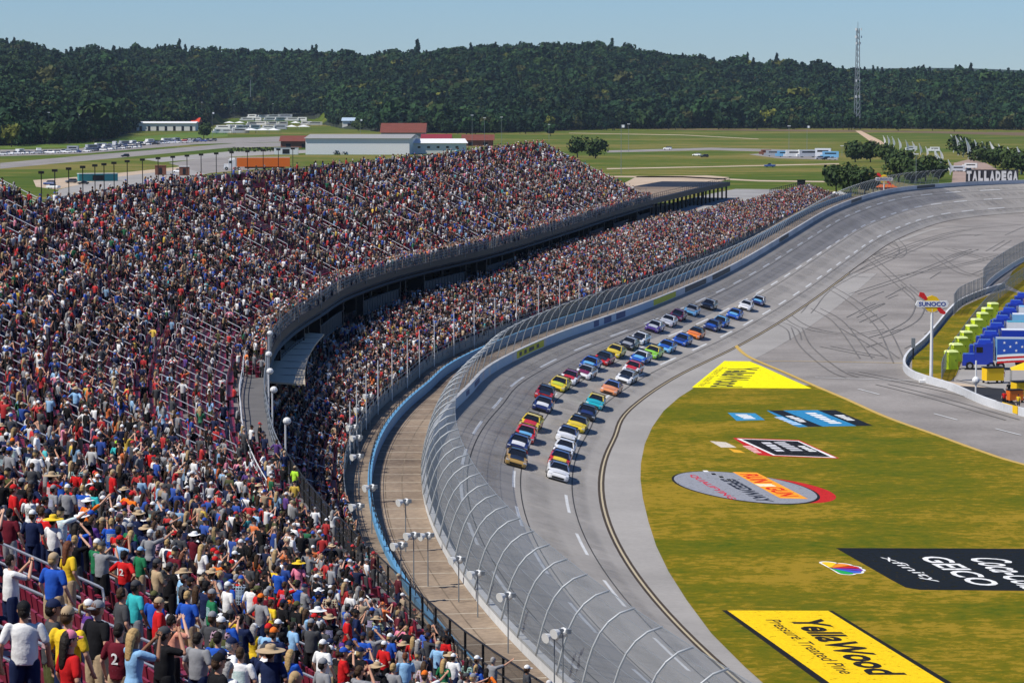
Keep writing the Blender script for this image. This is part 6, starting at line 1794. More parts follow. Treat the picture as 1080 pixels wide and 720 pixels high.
# pit equipment
def cart(px, py, col, sc, label, nm='tool_cart', cat='cart'):
    o = empty(nm, unproj(px, py, 0), R(15)); tag(o, label, cat)
    g = MB(); g.box((0, 0, .75 * sc), (1.5 * sc, 1.0 * sc, 1.0 * sc)); g.build('cabinet', col, o)
    g = MB(); g.box((0, 0, 1.32 * sc), (1.6 * sc, 1.1 * sc, .08)); g.build('lid', M['dark'], o)
    for sx in (-1, 1):
        for sy in (-1, 1): g = MB(); g.tube([(sx * .6 * sc, sy * .42 * sc, .14), (sx * .6 * sc, sy * .52 * sc, .14)], .14, 8); g.build('wheel', M['black'], o)
    g = MB(); g.tube([(.8 * sc, -.4 * sc, .9 * sc), (1.0 * sc, -.4 * sc, 1.1 * sc), (1.0 * sc, .4 * sc, 1.1 * sc), (.8 * sc, .4 * sc, .9 * sc)], .03, 5); g.build('handle', TRC, o)
cart(1047, 404, M['yellow'], 1.5, 'large yellow cart standing on the black mat by the haulers')
cart(1070, 424, M['orange'], 1.1, 'orange tool cart at the end of the pit wall, right edge', 'tool_cart')
cart(1079, 421, M['yellow'], 1.6, 'yellow tool cart at the right edge of the photo')
def awning(px, py, wx, wy, h, col, label):
    o = empty('pit_awning', unproj(px, py, 0), R(-7)); tag(o, label, 'awning')
    g = MB(); g.add([(-wx, -wy, h), (wx, -wy, h), (wx, wy, h), (-wx, wy, h), (0, 0, h + .8)], [(0, 1, 4), (1, 2, 4), (2, 3, 4), (3, 0, 4)]); g.build('roof', col, o)
    for sx in (-1, 1):
        for sy in (-1, 1): g = MB(); g.tube([(sx * wx * .97, sy * wy * .97, 0), (sx * wx * .97, sy * wy * .97, h)], .05, 5); g.build('leg', TRC, o)
awning(1080, 412, 1.6, 1.6, 2.6, M['yellow'], 'yellow pit awning at the right edge beyond the black mat')
for (x, y, sh, pn, lb) in ((1059, 428, 'red', 'black', 'crew member in red shirt standing behind the pit wall'), (1064, 419, 'black', 'black', 'crew member in black beside the orange cart'), (1057, 404, 'orange', 'dark grey', 'crew member in orange shirt near the large yellow cart'), (1074, 431, 'yellow', 'dark grey', 'crew member in yellow by the end of the pit wall')):
    sp = random_spec(rndp); sp.update(shirt=sh, pants=pn, hat='cap', hatc='black', fem=False, hair='short', pose='loose')
    b = make_person(unproj(x, y, 0), R(150), sp); tag(b, lb, 'person')
# ================================================================ poles with loudspeakers along the lower terrace
def speaker_pole(px, py, pb, h, zt, label, horns=2):
    """px, py: head in the photograph; pb: terrace q"""
    best = None
    for s in SR(s_of_Y(100), s_of_Y(420), .5):
        p = PT(s, pb, bank(s) + zt + h); x, y, _ = proj(p); d = math.hypot(x - px, y - py)
        if best is None or d < best[0]: best = (d, s)
    s = best[1]; o = empty('speaker_pole', PT(s, pb, bank(s) + zt), heading(s)); tag(o, label, 'loudspeaker pole', 'loudspeaker poles along the tan terraces')
    g = MB(); g.tube([(0, 0, 0), (0, 0, h)], [.04, .03], 6); g.build('pole', M['steel'], o)
    for k in range(horns):
        sx = (-.22, .22)[k] if horns == 2 else 0
        g = MB(); a_ = Vector((sx, 0, h)); d = Vector((-.55 if sx <= 0 else -.25, .35 * (1 if sx > 0 else -1), -.12)); g.tube([a_, a_ + d * .35, a_ + d * .55], [.14, .22, .27], 10, caps=True); hn = g.build('horn', M['white'], o)
        g = MB(); g.box(a_ - d * .25, (.22, .22, .24)); g.build('driver', M['steel'], hn)
    if horns == 2: g = MB(); g.tube([(-.25, 0, h - .05), (.25, 0, h - .05)], .03, 5); g.build('crossbar', M['steel'], o)
SPK = [(408, 507, 19.6, 3.2, .9), (427, 529, 17.6, 3.4, .35), (428, 570, 18.4, 3.4, .35), (418, 579, 19.7, 3.0, .9), (445, 568, 17.4, 3.2, .35), (475, 598, 16.2, 2.6, .35), (490, 617, 15.8, 2.6, .35), (517, 647, 15.9, 3.2, .35), (573, 687, 15.9, 3.2, .35), (583, 677, 15.7, 3.6, .35),
       (397, 422, 20.6, 3.0, .9), (395, 439, 20.6, 3.0, .9), (393, 456, 20.6, 3.0, .9), (395, 465, 20.2, 2.4, .9), (399, 480, 20.0, 3.0, .9), (388, 529, 21.0, 3.2, .9)]
ordn = ['beside the first dark picket', 'on the tan terrace by the blue wall', 'below the row of pale joints', 'beside the blue wall', 'in the middle of the tan terrace', 'close to the catch fence foot', 'with dark box, by the catch fence', 'near the bottom of the terrace', 'lowest in the photo', 'nearest the camera, turned to the track',
        'topmost beside the blue wall', 'second from the top beside the blue wall', 'third from the top beside the blue wall', 'fourth from the top beside the blue wall', 'fifth from the top beside the blue wall', 'before the lower crowd corner']
for (a_, lb) in zip(SPK, ordn): speaker_pole(a_[0], a_[1], a_[2], a_[3], a_[4], 'white loudspeaker pole ' + lb)
# tall thin poles with white speaker boxes along the walkway edge
for i, (x, y) in enumerate(((283, 352), (284, 374), (285, 392), (287, 412), (289, 445))):
    best = min(SR(s_of_Y(150), s_of_Y(262), .5), key=lambda s: abs(proj(PT(s, QF(s) - .15, ZF + 2.6))[1] - y))
    s = best; o = empty('walkway_speaker', PT(s, QF(s) - .15, ZF - .5), heading(s)); tag(o, ['topmost', 'second', 'third', 'fourth', 'lowest'][i] + ' of five white speakers on thin poles by the grey walkway', 'loudspeaker')
    g = MB(); g.tube([(0, 0, 0), (0, 0, 3.0)], .05, 6); g.build('pole', M['rail'], o)
    g = MB(); g.sphere((.1, 0, 3.15), (.24, .20, .22), 10, 7); g.build('horn', M['white'], o)
# bare tall poles of the front railing (net posts)
for i, s in enumerate(SR(s_of_Y(200), s_of_Y(560), 17)):
    g = MB(); g.tube([PT(s, QF(s) - .1, ZF - .4), PT(s, QF(s) - .1, ZF + 3.2)], .045, 5); under(g.build('tall_post', M['steel'], stand), stand)
for i, s in enumerate(SR(s_of_Y(230), s_of_Y(400), 11)):
    g = MB(); g.tube([PT(s, 20.9, bank(s) + .9) - PT(SB0, 0, 0), PT(s, 20.9, bank(s) + 6) - PT(SB0, 0, 0)], .05, 5); o = g.build('light_pole', M['rail']); o.location = PT(SB0, 0, 0); tag(o, 'thin bare grey pole standing between the lower stand and the blue wall', 'pole', 'bare poles before the lower stand')

# ================================================================ far fields: roads, lots, vehicles, buildings
for nm, pix, mt in (('back_road', [(55, 215), (150, 197), (230, 181), (300, 175), (300, 170), (232, 174), (120, 186), (62, 200)], M['apron']),
                    ('back_gravel', [(60, 200), (120, 187), (232, 174), (238, 171), (150, 180), (90, 186), (35, 190), (38, 197)], M['dirt']),
                    ('lot_road', [(0, 172), (90, 164), (250, 151), (330, 150), (330, 154), (240, 156), (120, 167), (0, 178)], M['pave']),
                    ('lot_gravel', [(150, 168), (240, 160), (330, 158), (330, 161), (250, 165), (170, 171)], M['apron']),
                    ('far_lot', [(0, 165), (0, 158), (80, 157), (200, 147), (330, 143), (330, 149), (210, 152), (90, 162)], M['pave']),
                    ('truck_lot', [(178, 172), (225, 166), (300, 166), (300, 176), (215, 183)], M['pave']),
                    ('sand_plaza', [(640, 203), (672, 186), (745, 185), (770, 187), (760, 192), (690, 200), (665, 208)], M['dirt']),
                    ('field_track', [(640, 158.8), (750, 155.8), (860, 158.6), (880, 161), (860, 161.5), (750, 158.4), (640, 161)], M['pave']),
                    ('field_path', [(640, 177.5), (760, 175.2), (885, 172.3), (885, 173.3), (760, 176.2), (640, 178.6)], M['dirt']),
                    ('field_path', [(640, 185.5), (720, 186), (800, 190), (870, 191), (870, 192.2), (800, 191.4), (720, 187.4), (640, 187)], M['dirt']),
                    ('field_lot', [(790, 163), (820, 160), (884, 161), (884, 169), (820, 167)], M['pave']),
                    ('field_strip', [(600, 140.2), (720, 142.3), (800, 146.5), (800, 147), (720, 142.8), (600, 140.6)], M['dirt']),
                    ('field_strip', [(670, 136.2), (760, 136), (880, 137.2), (1090, 140), (1090, 143.5), (940, 139.4), (860, 139), (700, 137)], flat('brown_bank', (.13, .085, .04), .9, var=.3, scale=.01)),
                    ('dirt_path', [(902, 138), (908, 138), (930, 149), (936, 155), (922, 152)], flat('tan_path', (.48, .34, .22), .9, var=.2, scale=.05)),
                    ('forecourt', [(980, 215), (1004, 192), (1006, 172), (1022, 168), (1040, 172), (1075, 192), (1090, 200), (1090, 206), (1000, 214)], flat('brown_gravel', (.30, .215, .17), .9, var=.2, scale=.03)),
                    ('brown_patch', [(905, 195), (940, 190), (985, 200), (985, 212), (905, 210)], flat('dry_grass', (.20, .17, .07), .95, var=.25, scale=.05)),
                    ('far_turf', [(0, 157), (0, 152), (90, 149), (200, 140), (240, 138), (240, 144), (90, 155)], grass_mat('bright_turf', [(.05, .10, .012), (.08, .14, .018), (.12, .16, .03)], .01, .1))):
    z_ = -.088 + .004 * (['back_road', 'back_gravel', 'lot_road', 'lot_gravel', 'far_lot', 'truck_lot'].index(nm) if nm in ('back_road', 'back_gravel', 'lot_road', 'lot_gravel', 'far_lot', 'truck_lot') else {'field_strip': 1, 'forecourt': 3, 'brown_patch': 1}.get(nm, 2))
    poly_sheet(nm, pix, z_, mt)
_up = unproj
def unproj(px, py, z=0.0):          # from here on a pixel may also meet the rising ground under the woods
    p = _up(px, py, z)
    if p.y < 2000 or py > 165: return p
    d = ray(px, py)
    for Y in np.arange(1900, 5200, 10.0):
        X, Z = d.x * Y / d.y, CAM_Z + d.z * Y / d.y; hz_, t_ = hillz(np.array([X]), np.array([Y])); g_ = float(hz_[0]) - .3 if t_[0] > 0 else z
        if Z <= g_: return Vector((X, Y, g_))
    return p
# parked cars
M['carp'] = tint('parked_paint', .3, .5, var=.03, coat=.4)
def pc_mesh(kind):
    g = MB()
    if kind == 'suv': st = [(2.3, .80, .25, .70, .01), (2.2, .90, .22, .95, .02), (1.1, .93, .22, 1.08, .02), (-2.2, .93, .22, 1.12, .02), (-2.35, .88, .35, 1.05, .01)]; gh = (1.0, .45, -2.0, -2.25, .86, .72, 1.08, 1.72)
    elif kind == 'pickup': st = [(2.7, .85, .3, .80, .01), (2.6, .95, .28, 1.05, .02), (1.3, .97, .28, 1.18, .02), (-2.7, .97, .3, 1.15, .0)]; gh = (1.2, .6, -.6, -.75, .88, .76, 1.16, 1.85)
    else: st = [(2.25, .75, .25, .55, .01), (2.15, .87, .2, .75, .02), (1.0, .9, .2, .92, .02), (-1.5, .9, .2, .98, .02), (-2.2, .85, .3, .92, .01)]; gh = (.95, .25, -.85, -1.6, .82, .66, .93, 1.42)
    g = loft_body(st); y0, y1, y2, y3, w0, w1, z0, z1 = gh
    g.add([(-w0, y0, z0), (w0, y0, z0), (w0, y3, z0), (-w0, y3, z0), (-w1, y1, z1), (w1, y1, z1), (w1, y2, z1), (-w1, y2, z1)], [(0, 1, 5, 4), (1, 2, 6, 5), (2, 3, 7, 6), (3, 0, 4, 7)], 1)
    g.box((0, (y1 + y2) / 2, z1), (w1 * 2, y1 - y2, .06), mi=0)
    for sx in (-1, 1):
        for y in (1.4, -1.4): g.tube([(sx * .72, y, .33), (sx * .94, y, .33)], .33, 8, 2)
    return g.mesh('parked_car', [M['carp'], M['glass'], M['black']])
PC = {k: pc_mesh(k) for k in ('suv', 'pickup', 'sedan')}
CCOL = [('white', (.80, .80, .80), 60), ('silver', (.45, .46, .48), 18), ('black', (.02, .02, .022), 14), ('grey', (.14, .145, .15), 10), ('red', (.42, .02, .02), 6), ('blue', (.03, .07, .25), 7), ('dark blue', (.02, .03, .08), 5)]
rndc = random.Random(14); carlist = []
def park(px, py, rz, kind=None, col=None, where='', z=-.06):
    kind = kind or rndc.choice(['suv', 'suv', 'pickup', 'sedan']); col = col or pick(rndc, [(i, c[2]) for i, c in enumerate(CCOL)])
    o = obj('parked_car', PC[kind], None, unproj(px, py, z)); o.scale = (1.15,) * 3 if py < 165 else (1, 1, 1); o.rotation_euler = (0, 0, rz); o.color = CCOL[col][1] + (1,)
    carlist.append((o, CCOL[col][0], kind, where))
for (x0, y0, x1, y1, n_, rz, wh) in ((4, 163.6, 88, 160.8, 15, R(80), 'in the row beside the road at the left edge'), (92, 160.5, 150, 155.5, 13, R(70), 'in the front row of the dense lot'), (92, 157.8, 176, 151.6, 19, R(72), 'in the second row of the dense lot'),
                                     (100, 155.2, 215, 147.6, 22, R(70), 'in the back row of the dense lot'), (150, 153.5, 232, 148.6, 13, R(80), 'in the thin row ending near the trees'), (36, 150.3, 80, 146.2, 8, R(75), 'on the turf below the woods')):
    for i in range(n_):
        t = (i + rndc.uniform(-.25, .25)) / n_; park(x0 + (x1 - x0) * t, y0 + (y1 - y0) * t + rndc.uniform(-.3, .3), rz + R(rndc.uniform(-8, 8)), where=wh)
for x, y, k, c in ((52, 195, 'suv', 0), (56, 199, 'pickup', 0), (75, 193, 'suv', 0), (88, 194.5, 'sedan', 2), (132, 165.5, 'suv', 2), (188, 182, 'suv', 0), (812, 176.3, 'pickup', 0), (735, 164.5, 'sedan', 0), (743, 166, 'suv', 2), (1014, 181, 'sedan', 6), (1022, 181.5, 'pickup', 1), (1030, 182.5, 'sedan', 2), (1000, 179, 'suv', 0), (1008, 178.8, 'suv', 2), (704, 158, 'suv', 0), (871, 168.5, 'suv', 2), (878, 169, 'pickup', 0), (864, 168, 'suv', 0)):
    park(x, y, R(rndc.uniform(60, 120)), k, c, 'alone on the gravel')
ct = Counter(); 
for o, c, k, wh in carlist:
    kk = {'suv': 'wagon', 'pickup': 'pickup', 'sedan': 'sedan'}[k]; lab = '%s %s parked %s' % (c, kk, wh)
    x, y, _ = proj(o.location)
    if wh == 'alone on the gravel': lab = '%s %s parked %s' % (c, kk, 'behind the stands on the left' if x < 300 else 'in the distant fields' if x < 960 else 'on the brown forecourt')
    tag(o, lab, 'car', 'cars parked in the distant lots')
# camper vans, tents and trailers
def rv(px, py, L_, H_, rz, col, label, z=-.06, nm='camper'):
    o = empty(nm, unproj(px, py, z), rz); tag(o, label, 'camper', 'campers and trailers in the distance' )
    o.scale = (1.25,) * 3 if 220 < px < 350 else (1, 1, 1)
    g = MB(); g.box((0, 0, H_ / 2 + .45), (L_, 2.5, H_)); g.box((-L_ / 2 - .6, 0, 1.2), (1.2, 2.2, 1.4)); g.build('body', col, o)
    g = MB(); g.box((0, -1.26, H_ * .68 + .4), (L_ * .7, .03, H_ * .22)); g.build('window', M['glass'], o)
    for wx in (-L_ * .32, L_ * .28):
        g = MB(); g.tube([(wx, -1.2, .45), (wx, 1.2, .45)], .45, 8); g.build('wheel', M['black'], o)
def tent(px, py, w_, h_, col, label, z=-.06, gp='white tents in the distance'):
    o = empty('tent', unproj(px, py, z), R(rndc.uniform(-20, 20))); tag(o, label, 'tent', gp)
    g = MB(); k = w_ / 2; g.add([(-k, -k, h_ * .62), (k, -k, h_ * .62), (k, k, h_ * .62), (-k, k, h_ * .62), (0, 0, h_)], [(0, 1, 4), (1, 2, 4), (2, 3, 4), (3, 0, 4)]); g.build('roof', col, o)
    for sx in (-1, 1):
        for sy in (-1, 1): g = MB(); g.tube([(sx * k * .97, sy * k * .97, 0), (sx * k * .97, sy * k * .97, h_ * .63)], .12, 4); g.build('leg', M['steel'], o)
NN = ['first', 'second', 'third', 'fourth', 'fifth', 'sixth', 'seventh', 'eighth', 'ninth', 'tenth']
k_ = 0
for row, (y, x0, x1, n_) in enumerate(((141.0, 232, 300, 6), (137.0, 236, 330, 8), (132.5, 243, 345, 9), (128.5, 262, 330, 6), (125.2, 268, 312, 4))):
    for i in range(n_):
        x = x0 + (x1 - x0) * (i + rndc.uniform(-.2, .2)) / n_; rname = ['front', 'second', 'third', 'fourth', 'back'][row]
        if rndc.random() < .62 or row > 2: rv(x, y, rndc.uniform(8, 14), rndc.uniform(2.8, 3.6), R(rndc.uniform(-25, 25)), M['white'] if rndc.random() < .8 else c_gy, 'white camper, %s from the left in the %s row of the campground' % (NN[i], rname), z=-.06)
        else: tent(x, y, rndc.uniform(9, 13), 4.8, M['white'], 'white tent, %s from the left in the %s row of the campground' % (NN[i], rname))
for i, (x, y, L_, H_) in enumerate(((97, 158.5, 9, 3.2), (106, 156.5, 8, 3.0), (113, 157, 7, 2.6), (121, 154.5, 9, 3.0), (131, 153.5, 8, 2.8), (140, 153, 7, 2.8), (158, 151.5, 8, 2.8), (176, 150.5, 9, 2.8), (186, 149.5, 7, 2.6), (21, 162.5, 7, 2.6), (41, 162, 7, 2.8))):
    rv(x, y, L_, H_, R(rndc.uniform(40, 110)), M['white'] if i % 4 else c_gy, ('white' if i % 4 else 'grey') + ' camper van, %s from the left among the parked cars' % (NN + ['eleventh'])[i])
tent(25, 150.6, 11, 4.2, flat('red_tent', (.5, .03, .02), .6), 'red canopy at the wood edge on the far left', gp=None)
tent(36, 149.8, 10, 4.0, M['white'], 'white canopy beside the red one at the wood edge')
for i, (x, y, L_, H_, c) in enumerate(((77, 160.5, 7, 3.4, c_gy), (818, 165, 11, 3.0, c_gy), (829, 165.6, 10, 3.0, c_lt), (840, 166, 12, 3.6, M['white']), (852, 166, 11, 3.8, M['white']), (868, 166, 9, 4.6, c_wh), (876, 167, 9, 3.4, c_lt), (808, 163.5, 6, 2.6, M['brick']), (1010, 181, 6, 2.2, c_wh), (1024, 178, 6, 2.2, M['white']), (986, 160, 6, 2.4, M['white']), (962, 159, 6, 2.4, M['white']))):
    rv(x, y, L_, H_, R(rndc.uniform(-15, 15)), c, ['grey camper at the left edge of the dense car lot', 'grey trailer at the left of the field trailers', 'light blue trailer second of the field trailers', 'white trailer in the middle of the field trailers', 'tall white trailer in the field trailers', 'tallest white trailer near the flagpole in the field', 'light blue trailer at the right of the field trailers', 'small brick red trailer at the left end of the field trailers', 'white trailer on the forecourt behind the town name letters', 'white trailer at the back of the forecourt', 'white trailer behind the middle feather flags', 'white trailer behind the first feather flags'][i])
# orange transporter behind the far stand, teal shed, brown crates
ot = hauler(236, 179.5, M['orange'], M['white'], 'white cab transporter with bright orange trailer behind the upper stand', cab='white', rz=R(6), length=17)
def simple_box(nm, px, py, sz, rz, mat, roofm, label, cat):
    o = empty(nm, unproj(px, py, -.06), rz); tag(o, label, cat)
    g = MB(); g.box((0, 0, sz[2] / 2), sz); g.build('wall', mat, o)
    g = MB(); g.box((0, 0, sz[2] + .08), (sz[0] + .3, sz[1] + .3, .18)); g.build('roof', roofm, o)
    g = MB(); g.box((0, -sz[1] / 2 - .02, sz[2] * .45), (sz[0] * .3, .05, sz[2] * .7)); g.build('door', M['dark'], o)
ot.scale = (1.45, 1.45, 1.45)
simple_box('shed', 103, 191, (16, 3.4, 3.0), R(20), M['teal'], M['white'], 'long teal trailer shed with white roof by the back road', 'shed')
simple_box('crate_kiosk', 169.5, 184.5, (4.8, 4, 4.0), R(5), M['brick'], M['brick'], 'square brown kiosk on the back road, left one of two', 'kiosk')
simple_box('crate_kiosk', 194.5, 185, (4.4, 4, 3.8), R(5), M['brick'], M['white'], 'square brown kiosk with pale roof, right one of two', 'kiosk')
# buildings
def barn(nm, x0, x1, yb, hpx, depth, wallm, roofm, label, rise=.35, doors=3, rz=0.0, windows=0):
    a_ = unproj(x0, yb, 0); b_ = at_depth(x1, yb, a_.y); W_b = (b_ - a_).length; H = hpx * a_.y / F_PX
    o = empty(nm, ((a_.x + b_.x) / 2, a_.y, min(a_.z, b_.z) - .1), rz); tag(o, label, 'building')
    g = MB(); g.prism([(-W_b / 2, 0), (W_b / 2, 0), (W_b / 2, depth), (-W_b / 2, depth)], 0, H); g.build('wall', wallm, o)
    r_ = depth * rise * .5; e = 1.0
    g = MB(); g.add([(-W_b / 2 - e, -e, H + .02), (W_b / 2 + e, -e, H + .02), (W_b / 2 + e, depth + e, H + .02), (-W_b / 2 - e, depth + e, H + .02), (-W_b / 2 - e, depth / 2, H + r_), (W_b / 2 + e, depth / 2, H + r_)], [(0, 1, 5, 4), (2, 3, 4, 5), (0, 4, 3), (1, 2, 5), (0, 3, 2, 1)]); g.build('roof', roofm, o)
    for i in range(doors):
        x = -W_b / 2 + W_b * (i + .5) / doors; g = MB(); g.box((x, -.04, H * .32), (W_b / doors * .3, .08, H * .6)); g.build('door', M['dark'], o)
    for i in range(windows):
        x = -W_b / 2 + W_b * (i + 1) / (windows + 1); g = MB(); g.box((x, -.05, H * .62), (W_b / windows * .25, .1, H * .2)); g.build('window', M['glass'], o)
    return o
barn('pavilion', 144, 206, 138, 8, 26, M['cream'], M['white'], 'long low white pavilion left of the red roof', .12, 7)
barn('red_roofed_building', 179, 209, 134, 5, 30, M['brick'], flat('bright_red_roof', (.62, .06, .02), .6), 'building with bright red roof behind the white pavilion', .30, 2)
barn('blue_roofed_shed', 361, 377, 134.5, 7, 26, M['cream'], flat('pale_blue_roof', (.40, .50, .60), .5), 'small shed with pale blue roof left of the brown roofs', .25, 1)
barn('warehouse', 322, 432, 163, 17, 60, M['white'], M['roofgrey'], 'large white warehouse with flat grey roof behind the stand', .07, 0, R(-3), 0)
barn('warehouse', 402, 448, 149, 9, 44, M['roofgrey'], M['roofred'], 'building with rust brown pitched roof behind the white warehouse', .32, 0, 0, 3)
barn('warehouse', 432, 492, 162, 11, 40, M['cream'], M['white'], 'low white annex to the right of the large warehouse', .12, 0, R(6), 5)
barn('market_hall', 296, 345, 156, 7, 24, M['brick'], M['roofred'], 'low brown building just left of the large white warehouse', .3, 3)
barn('market_hall', 445, 475, 153, 6, 24, M['brick'], flat('dark_red_roof', (.22, .02, .03), .7), 'dark red roofed hall at the right of the white warehouse', .3, 2)
barn('market_hall', 488, 520, 154, 6, 22, M['brick'], M['roofred'], 'brown roofed hall rising just behind the stand top', .35, 2)
simple_box('gate_house', 302, 163, (14, 5, 4), 0, M['white'], M['roofgrey'], 'small white gate house before the low brown building', 'building')
# hedges
def hedge(px0, px1, py, h, label):
    a_, b_ = unproj(px0, py, 0), unproj(px1, py, 0); rnd = random.Random(int(px0)); o = obj('hedge', None) if False else None
    g = MB(); n_ = int((b_ - a_).length * 5)
    for i in range(n_):
        t = rnd.random(); c = a_.lerp(b_, t) - a_ + Vector((0, rnd.uniform(-1.5, 1.5), rnd.uniform(.1, h))); s_ = rnd.uniform(.5, 1.0)
        u = Vector((rnd.gauss(0, 1), rnd.gauss(0, 1), rnd.gauss(0, 1))).normalized(); v = u.cross(Vector((0, .3, 1))).normalized()
        g.add([c + u * s_, c + v * s_, c - u * s_, c - v * s_], [(0, 1, 2, 3)])
    o = g.build('hedge', LEAF_O, None, a_); o.color = (.04, .06, .02, 1); tag(o, label, 'hedge')
hedge(240, 292, 160, 2.6, 'long dark clipped hedge before the low brown building')
hedge(352, 366, 163, 2.2, 'green hedge against the white warehouse wall')
# light and flag poles
def pole(px, py, h, label, top='lamp', z=-.06, r=.12):
    o = empty('lamp_post', unproj(px, py, z)); tag(o, label, 'pole', 'tall poles standing in the distance')
    g = MB(); g.tube([(0, 0, 0), (0, 0, h)], [r, r * .6], 6); g.build('pole', M['steel'], o)
    if top == 'lamp':
        g = MB(); g.box((0, 0, h), (1.8, .5, .4)); g.build('lamp_head', M['white'], o)
    else:
        g = MB(); g.grid([[(.1 + 1.6 * i / 5, .15 * math.sin(i * 1.3), h - .2), (.1 + 1.6 * i / 5, .15 * math.sin(i * 1.3 + .3), h - 1.4)] for i in range(6)]); g.build('flag', M['white'], o)
for i, (x, y, h, lb) in enumerate(((52, 151, 22, 'at the wood edge on the far left'), (83, 148, 20, 'right of the one at the wood edge'), (176, 133, 16, 'behind the white pavilion'), (213, 131, 24, 'behind the red roof'), (224, 149, 22, 'beside the dark tree by the car lot'), (247, 128, 20, 'left of the campground'), (288, 126, 18, 'over the campground'),
                                (335, 126, 20, 'right of the campground'), (498, 158, 22, 'at the right end of the warehouses'), (511, 157, 20, 'right of the warehouse end pole'), (380, 150, 17, 'over the warehouse roof'), (529, 155, 20, 'right of the brown roofed halls'),
                                (579, 150, 13, 'left of the pair of round trees'), (655, 184, 22, 'in the field behind the sandy plaza'), (663, 160, 17, 'in the field above the sandy plaza'), (832, 164, 17, 'thin one left of the field trailers'), (851, 163, 17, 'thin one among the field trailers'), (888, 165, 6, 'short one beside the field trees'), (966, 195, 12, 'before the front clump of trees'))):
    pole(x, y, h, ('flagpole ' if i % 3 == 1 else 'tall lamp pole ') + lb, 'flag' if i % 3 == 1 else 'lamp')
# lattice radio tower
o = empty('radio_tower', at_depth(904, 110, 2950)); o.location.z = proj and float(hillz(np.array([o.location.x]), np.array([2950.0]))[0][0]); tag(o, 'tall grey lattice radio tower rising above the ridge on the right', 'tower')
Ht = (CAM_Z + (100 - 24) / F_PX * 2950) - o.location.z
wid = lambda z: 7.5 * (1 - z / Ht * .62)
for i in range(3):
    a_ = i * 2.094 + .3; g = MB(); g.tube([(math.cos(a_) * wid(z) / 2, math.sin(a_) * wid(z) / 2, z) for z in (0, Ht * .94)], .42, 5); g.build('leg', M['steel'], o)
nb = 17
for j in range(nb):
    z0, z1 = Ht * .94 * j / nb, Ht * .94 * (j + 1) / nb
    for i in range(3):
        a_, b_ = i * 2.094 + .3, (i + 1) * 2.094 + .3; g = MB()
        g.tube([(math.cos(a_) * wid(z0) / 2, math.sin(a_) * wid(z0) / 2, z0), (math.cos(b_) * wid(z1) / 2, math.sin(b_) * wid(z1) / 2, z1)], .2, 4); g.build('brace', M['steel'], o)
for zf_, w_ in ((.93, 3.4), (.86, 3.8), (.80, 2.6), (.45, 2.6), (.30, 2.4)):
    for a_ in (0, 2.1, 4.2):
        g = MB(); g.tube([(math.cos(a_) * w_, math.sin(a_) * w_, Ht * zf_ - 1.2), (math.cos(a_) * w_, math.sin(a_) * w_, Ht * zf_ + 1.2)], .55, 6); g.build('antenna', M['white'], o)
g = MB(); g.tube([(0, 0, Ht * .92), (0, 0, Ht)], .25, 5); g.build('mast', M['steel'], o)
pole(265, 122, 0.1, 'x') if False else None
o = empty('radio_mast', at_depth(264, 60, 3600)); o.location.z = float(hillz(np.array([o.location.x]), np.array([3600.0]))[0][0]); tag(o, 'very thin radio mast on the wooded skyline at the left', 'mast')
g = MB(); g.tube([(0, 0, 0), (0, 0, 40)], [.5, .35], 4); g.build('pole', M['steel'], o)
# town name in giant letters
base = at_depth(1019, 191.5, 1080); base2 = at_depth(1074, 193.0, 1080)
o = empty('town_letters', base); tag(o, 'giant white letters spelling TALLADEGA on dark boxes above the far bend', 'sign')
Wd = (base2 - base).length; hh = 11.5 / F_PX * 1080; wl = Wd / 9
drk = flat('dark_backing', (.035, .035, .04), .7)
for i in range(10): g = MB(); g.tube([(Wd * i / 9, .9, -base.z), (Wd * i / 9, .9, .4)], .12, 5); g.build('support', M['steel'], o)
for i, ch in enumerate('TALLADEGA'):
    g = MB(); g.box((wl * (i + .5), .55, hh / 2 + .1), (wl * 1.02, .5, hh + .5)); bb_ = g.build('backing', drk, o)
    co, F = text_mesh(ch, 0, .075); zt = [(wl * (i + .09 + .82 * u), z0_, .2 + v * hh * .92) for z0_ in (.05, .28) for u, v in co]; n_ = len(co)
    me = bpy.data.meshes.new('letter'); me.from_pydata(zt, [], [tuple(f) for f in F] + [tuple(k + n_ for k in f[::-1]) for f in F]); me.materials.append(M['white']); obj('letter', me, bb_)
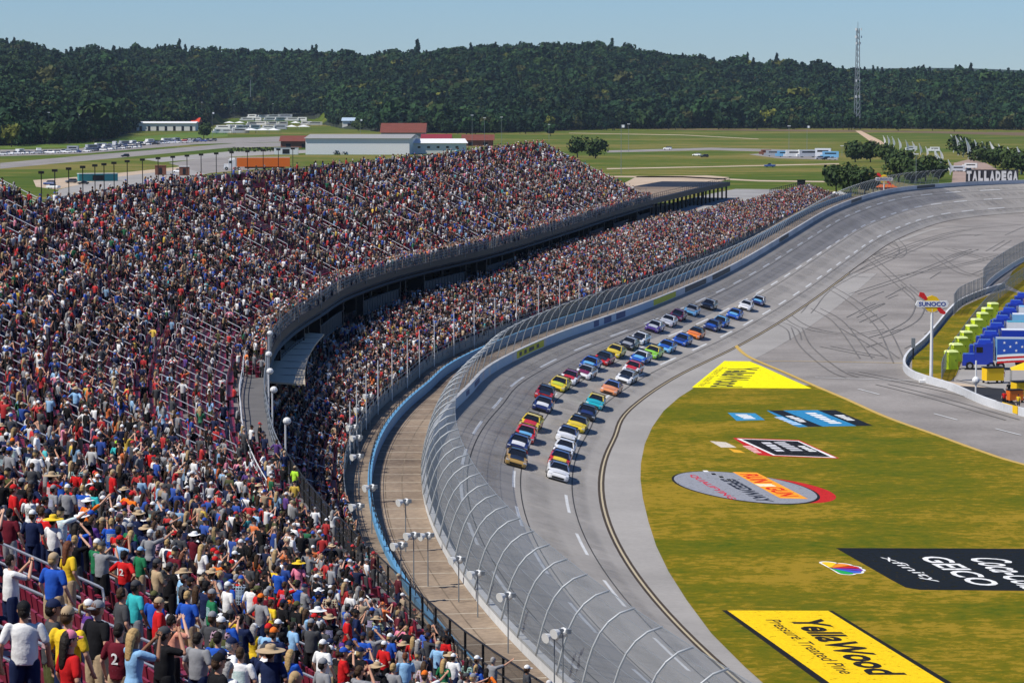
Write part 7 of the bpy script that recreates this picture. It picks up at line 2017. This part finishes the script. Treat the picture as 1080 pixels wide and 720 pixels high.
# white feather banners
def banner(px, py, ptop, label):
    p = unproj(px, py, -.05); h = (py - ptop) / F_PX * p.y * 1.15; o = empty('feather_banner', p, R(rndc.uniform(-15, 15))); tag(o, label, 'banner', 'white feather banners round the forecourt')
    g = MB(); pts = [(-.10 * h * math.sin(t * 1.45) * 1.1, 0, h * t) for t in np.linspace(0, 1, 9)]; pts = [(.08 * h * (1 - t) ** 0 - .16 * h * t ** 2.2, 0, h * t) for t in np.linspace(0, 1, 9)]
    g.tube(pts, [.2] * 9, 5); g.build('pole', M['white'], o)
    g = MB(); rows = []
    for (x, y, z), t in zip(pts, np.linspace(0, 1, 9)):
        w_ = h * .17 * max(.05, math.sin(min(1, t * .9 + .12) * math.pi)) * (1.0 if t > .15 else .3)
        rows.append([(x, -.05, z), (x + w_, -.05, z), (x + w_, .05, z), (x, .05, z)])
    g.grid(rows, closed=True); g.build('sail', M['white'], o)
FB = [(932, 152.5, 144.5), (936.5, 153.5, 144.5), (941.5, 155.5, 145.5), (948, 158.5, 147.5), (956, 160.5, 149.5), (963, 162, 151), (970, 163.5, 153), (977, 165, 156), (985.5, 168, 158), (992, 171, 159.5), (988.5, 186.5, 163), (1001, 184.5, 170.5),
      (1004, 161, 144.5), (1009, 164, 146), (1014, 166, 147.5), (1019.5, 167.5, 148.5), (1029, 168, 150), (1037, 170, 152), (1045.5, 173, 152.5), (1054.5, 175, 155), (1064, 177, 158), (1074.5, 184, 159)]
for i, (x, y, t) in enumerate(FB):
    if i < 12: lb = 'white feather banner, %s from the left along the dirt road side of the forecourt' % (NN + ['eleventh', 'twelfth'])[i]
    else: lb = 'white feather banner, %s from the left in the right hand row' % NN[i - 12]
    banner(x, y, t, lb)
# food stall with yellow canopy and fuel company sign behind the bend
o = empty('food_stall', unproj(938, 207, 0)); tag(o, 'red and orange food stall trailer beside the trees behind the bend', 'stall')
g = MB(); g.box((0, 0, 1.6), (6, 3, 3.0)); g.build('body', flat('stall_red', (.5, .04, .02), .5), o)
g = MB(); g.box((-1, 0, 3.6), (7, 4, .9), taper=.6); g.build('roof', M['orange'], o)
g = MB(); g.box((0, -1.52, 2.0), (3.6, .05, 1.0)); g.build('serving_hatch', M['dark'], o)
sunoco(932, 222, 9.5, 1.35, 'distant SUNOCO sign on a white pole behind the far wall bend')
# bright tents beyond the lower stand end
for i, (x, y, c) in enumerate(((867, 217, M['white']), (873, 214, M['white']), (880, 213, M['white']), (886, 212.5, M['cream']))):
    tent(x, y, 5.5, 3.4, c, ['white tent nearest the end of the lower stand', 'second white tent past the lower stand end', 'third white tent past the lower stand end', 'cream tent farthest past the lower stand end'][i], z=0)
simple_box('scoreboard', 845, 199, (3, .8, 3.2), 0, M['black'], M['dark'], 'black board standing behind the far end of the lower stand', 'board')
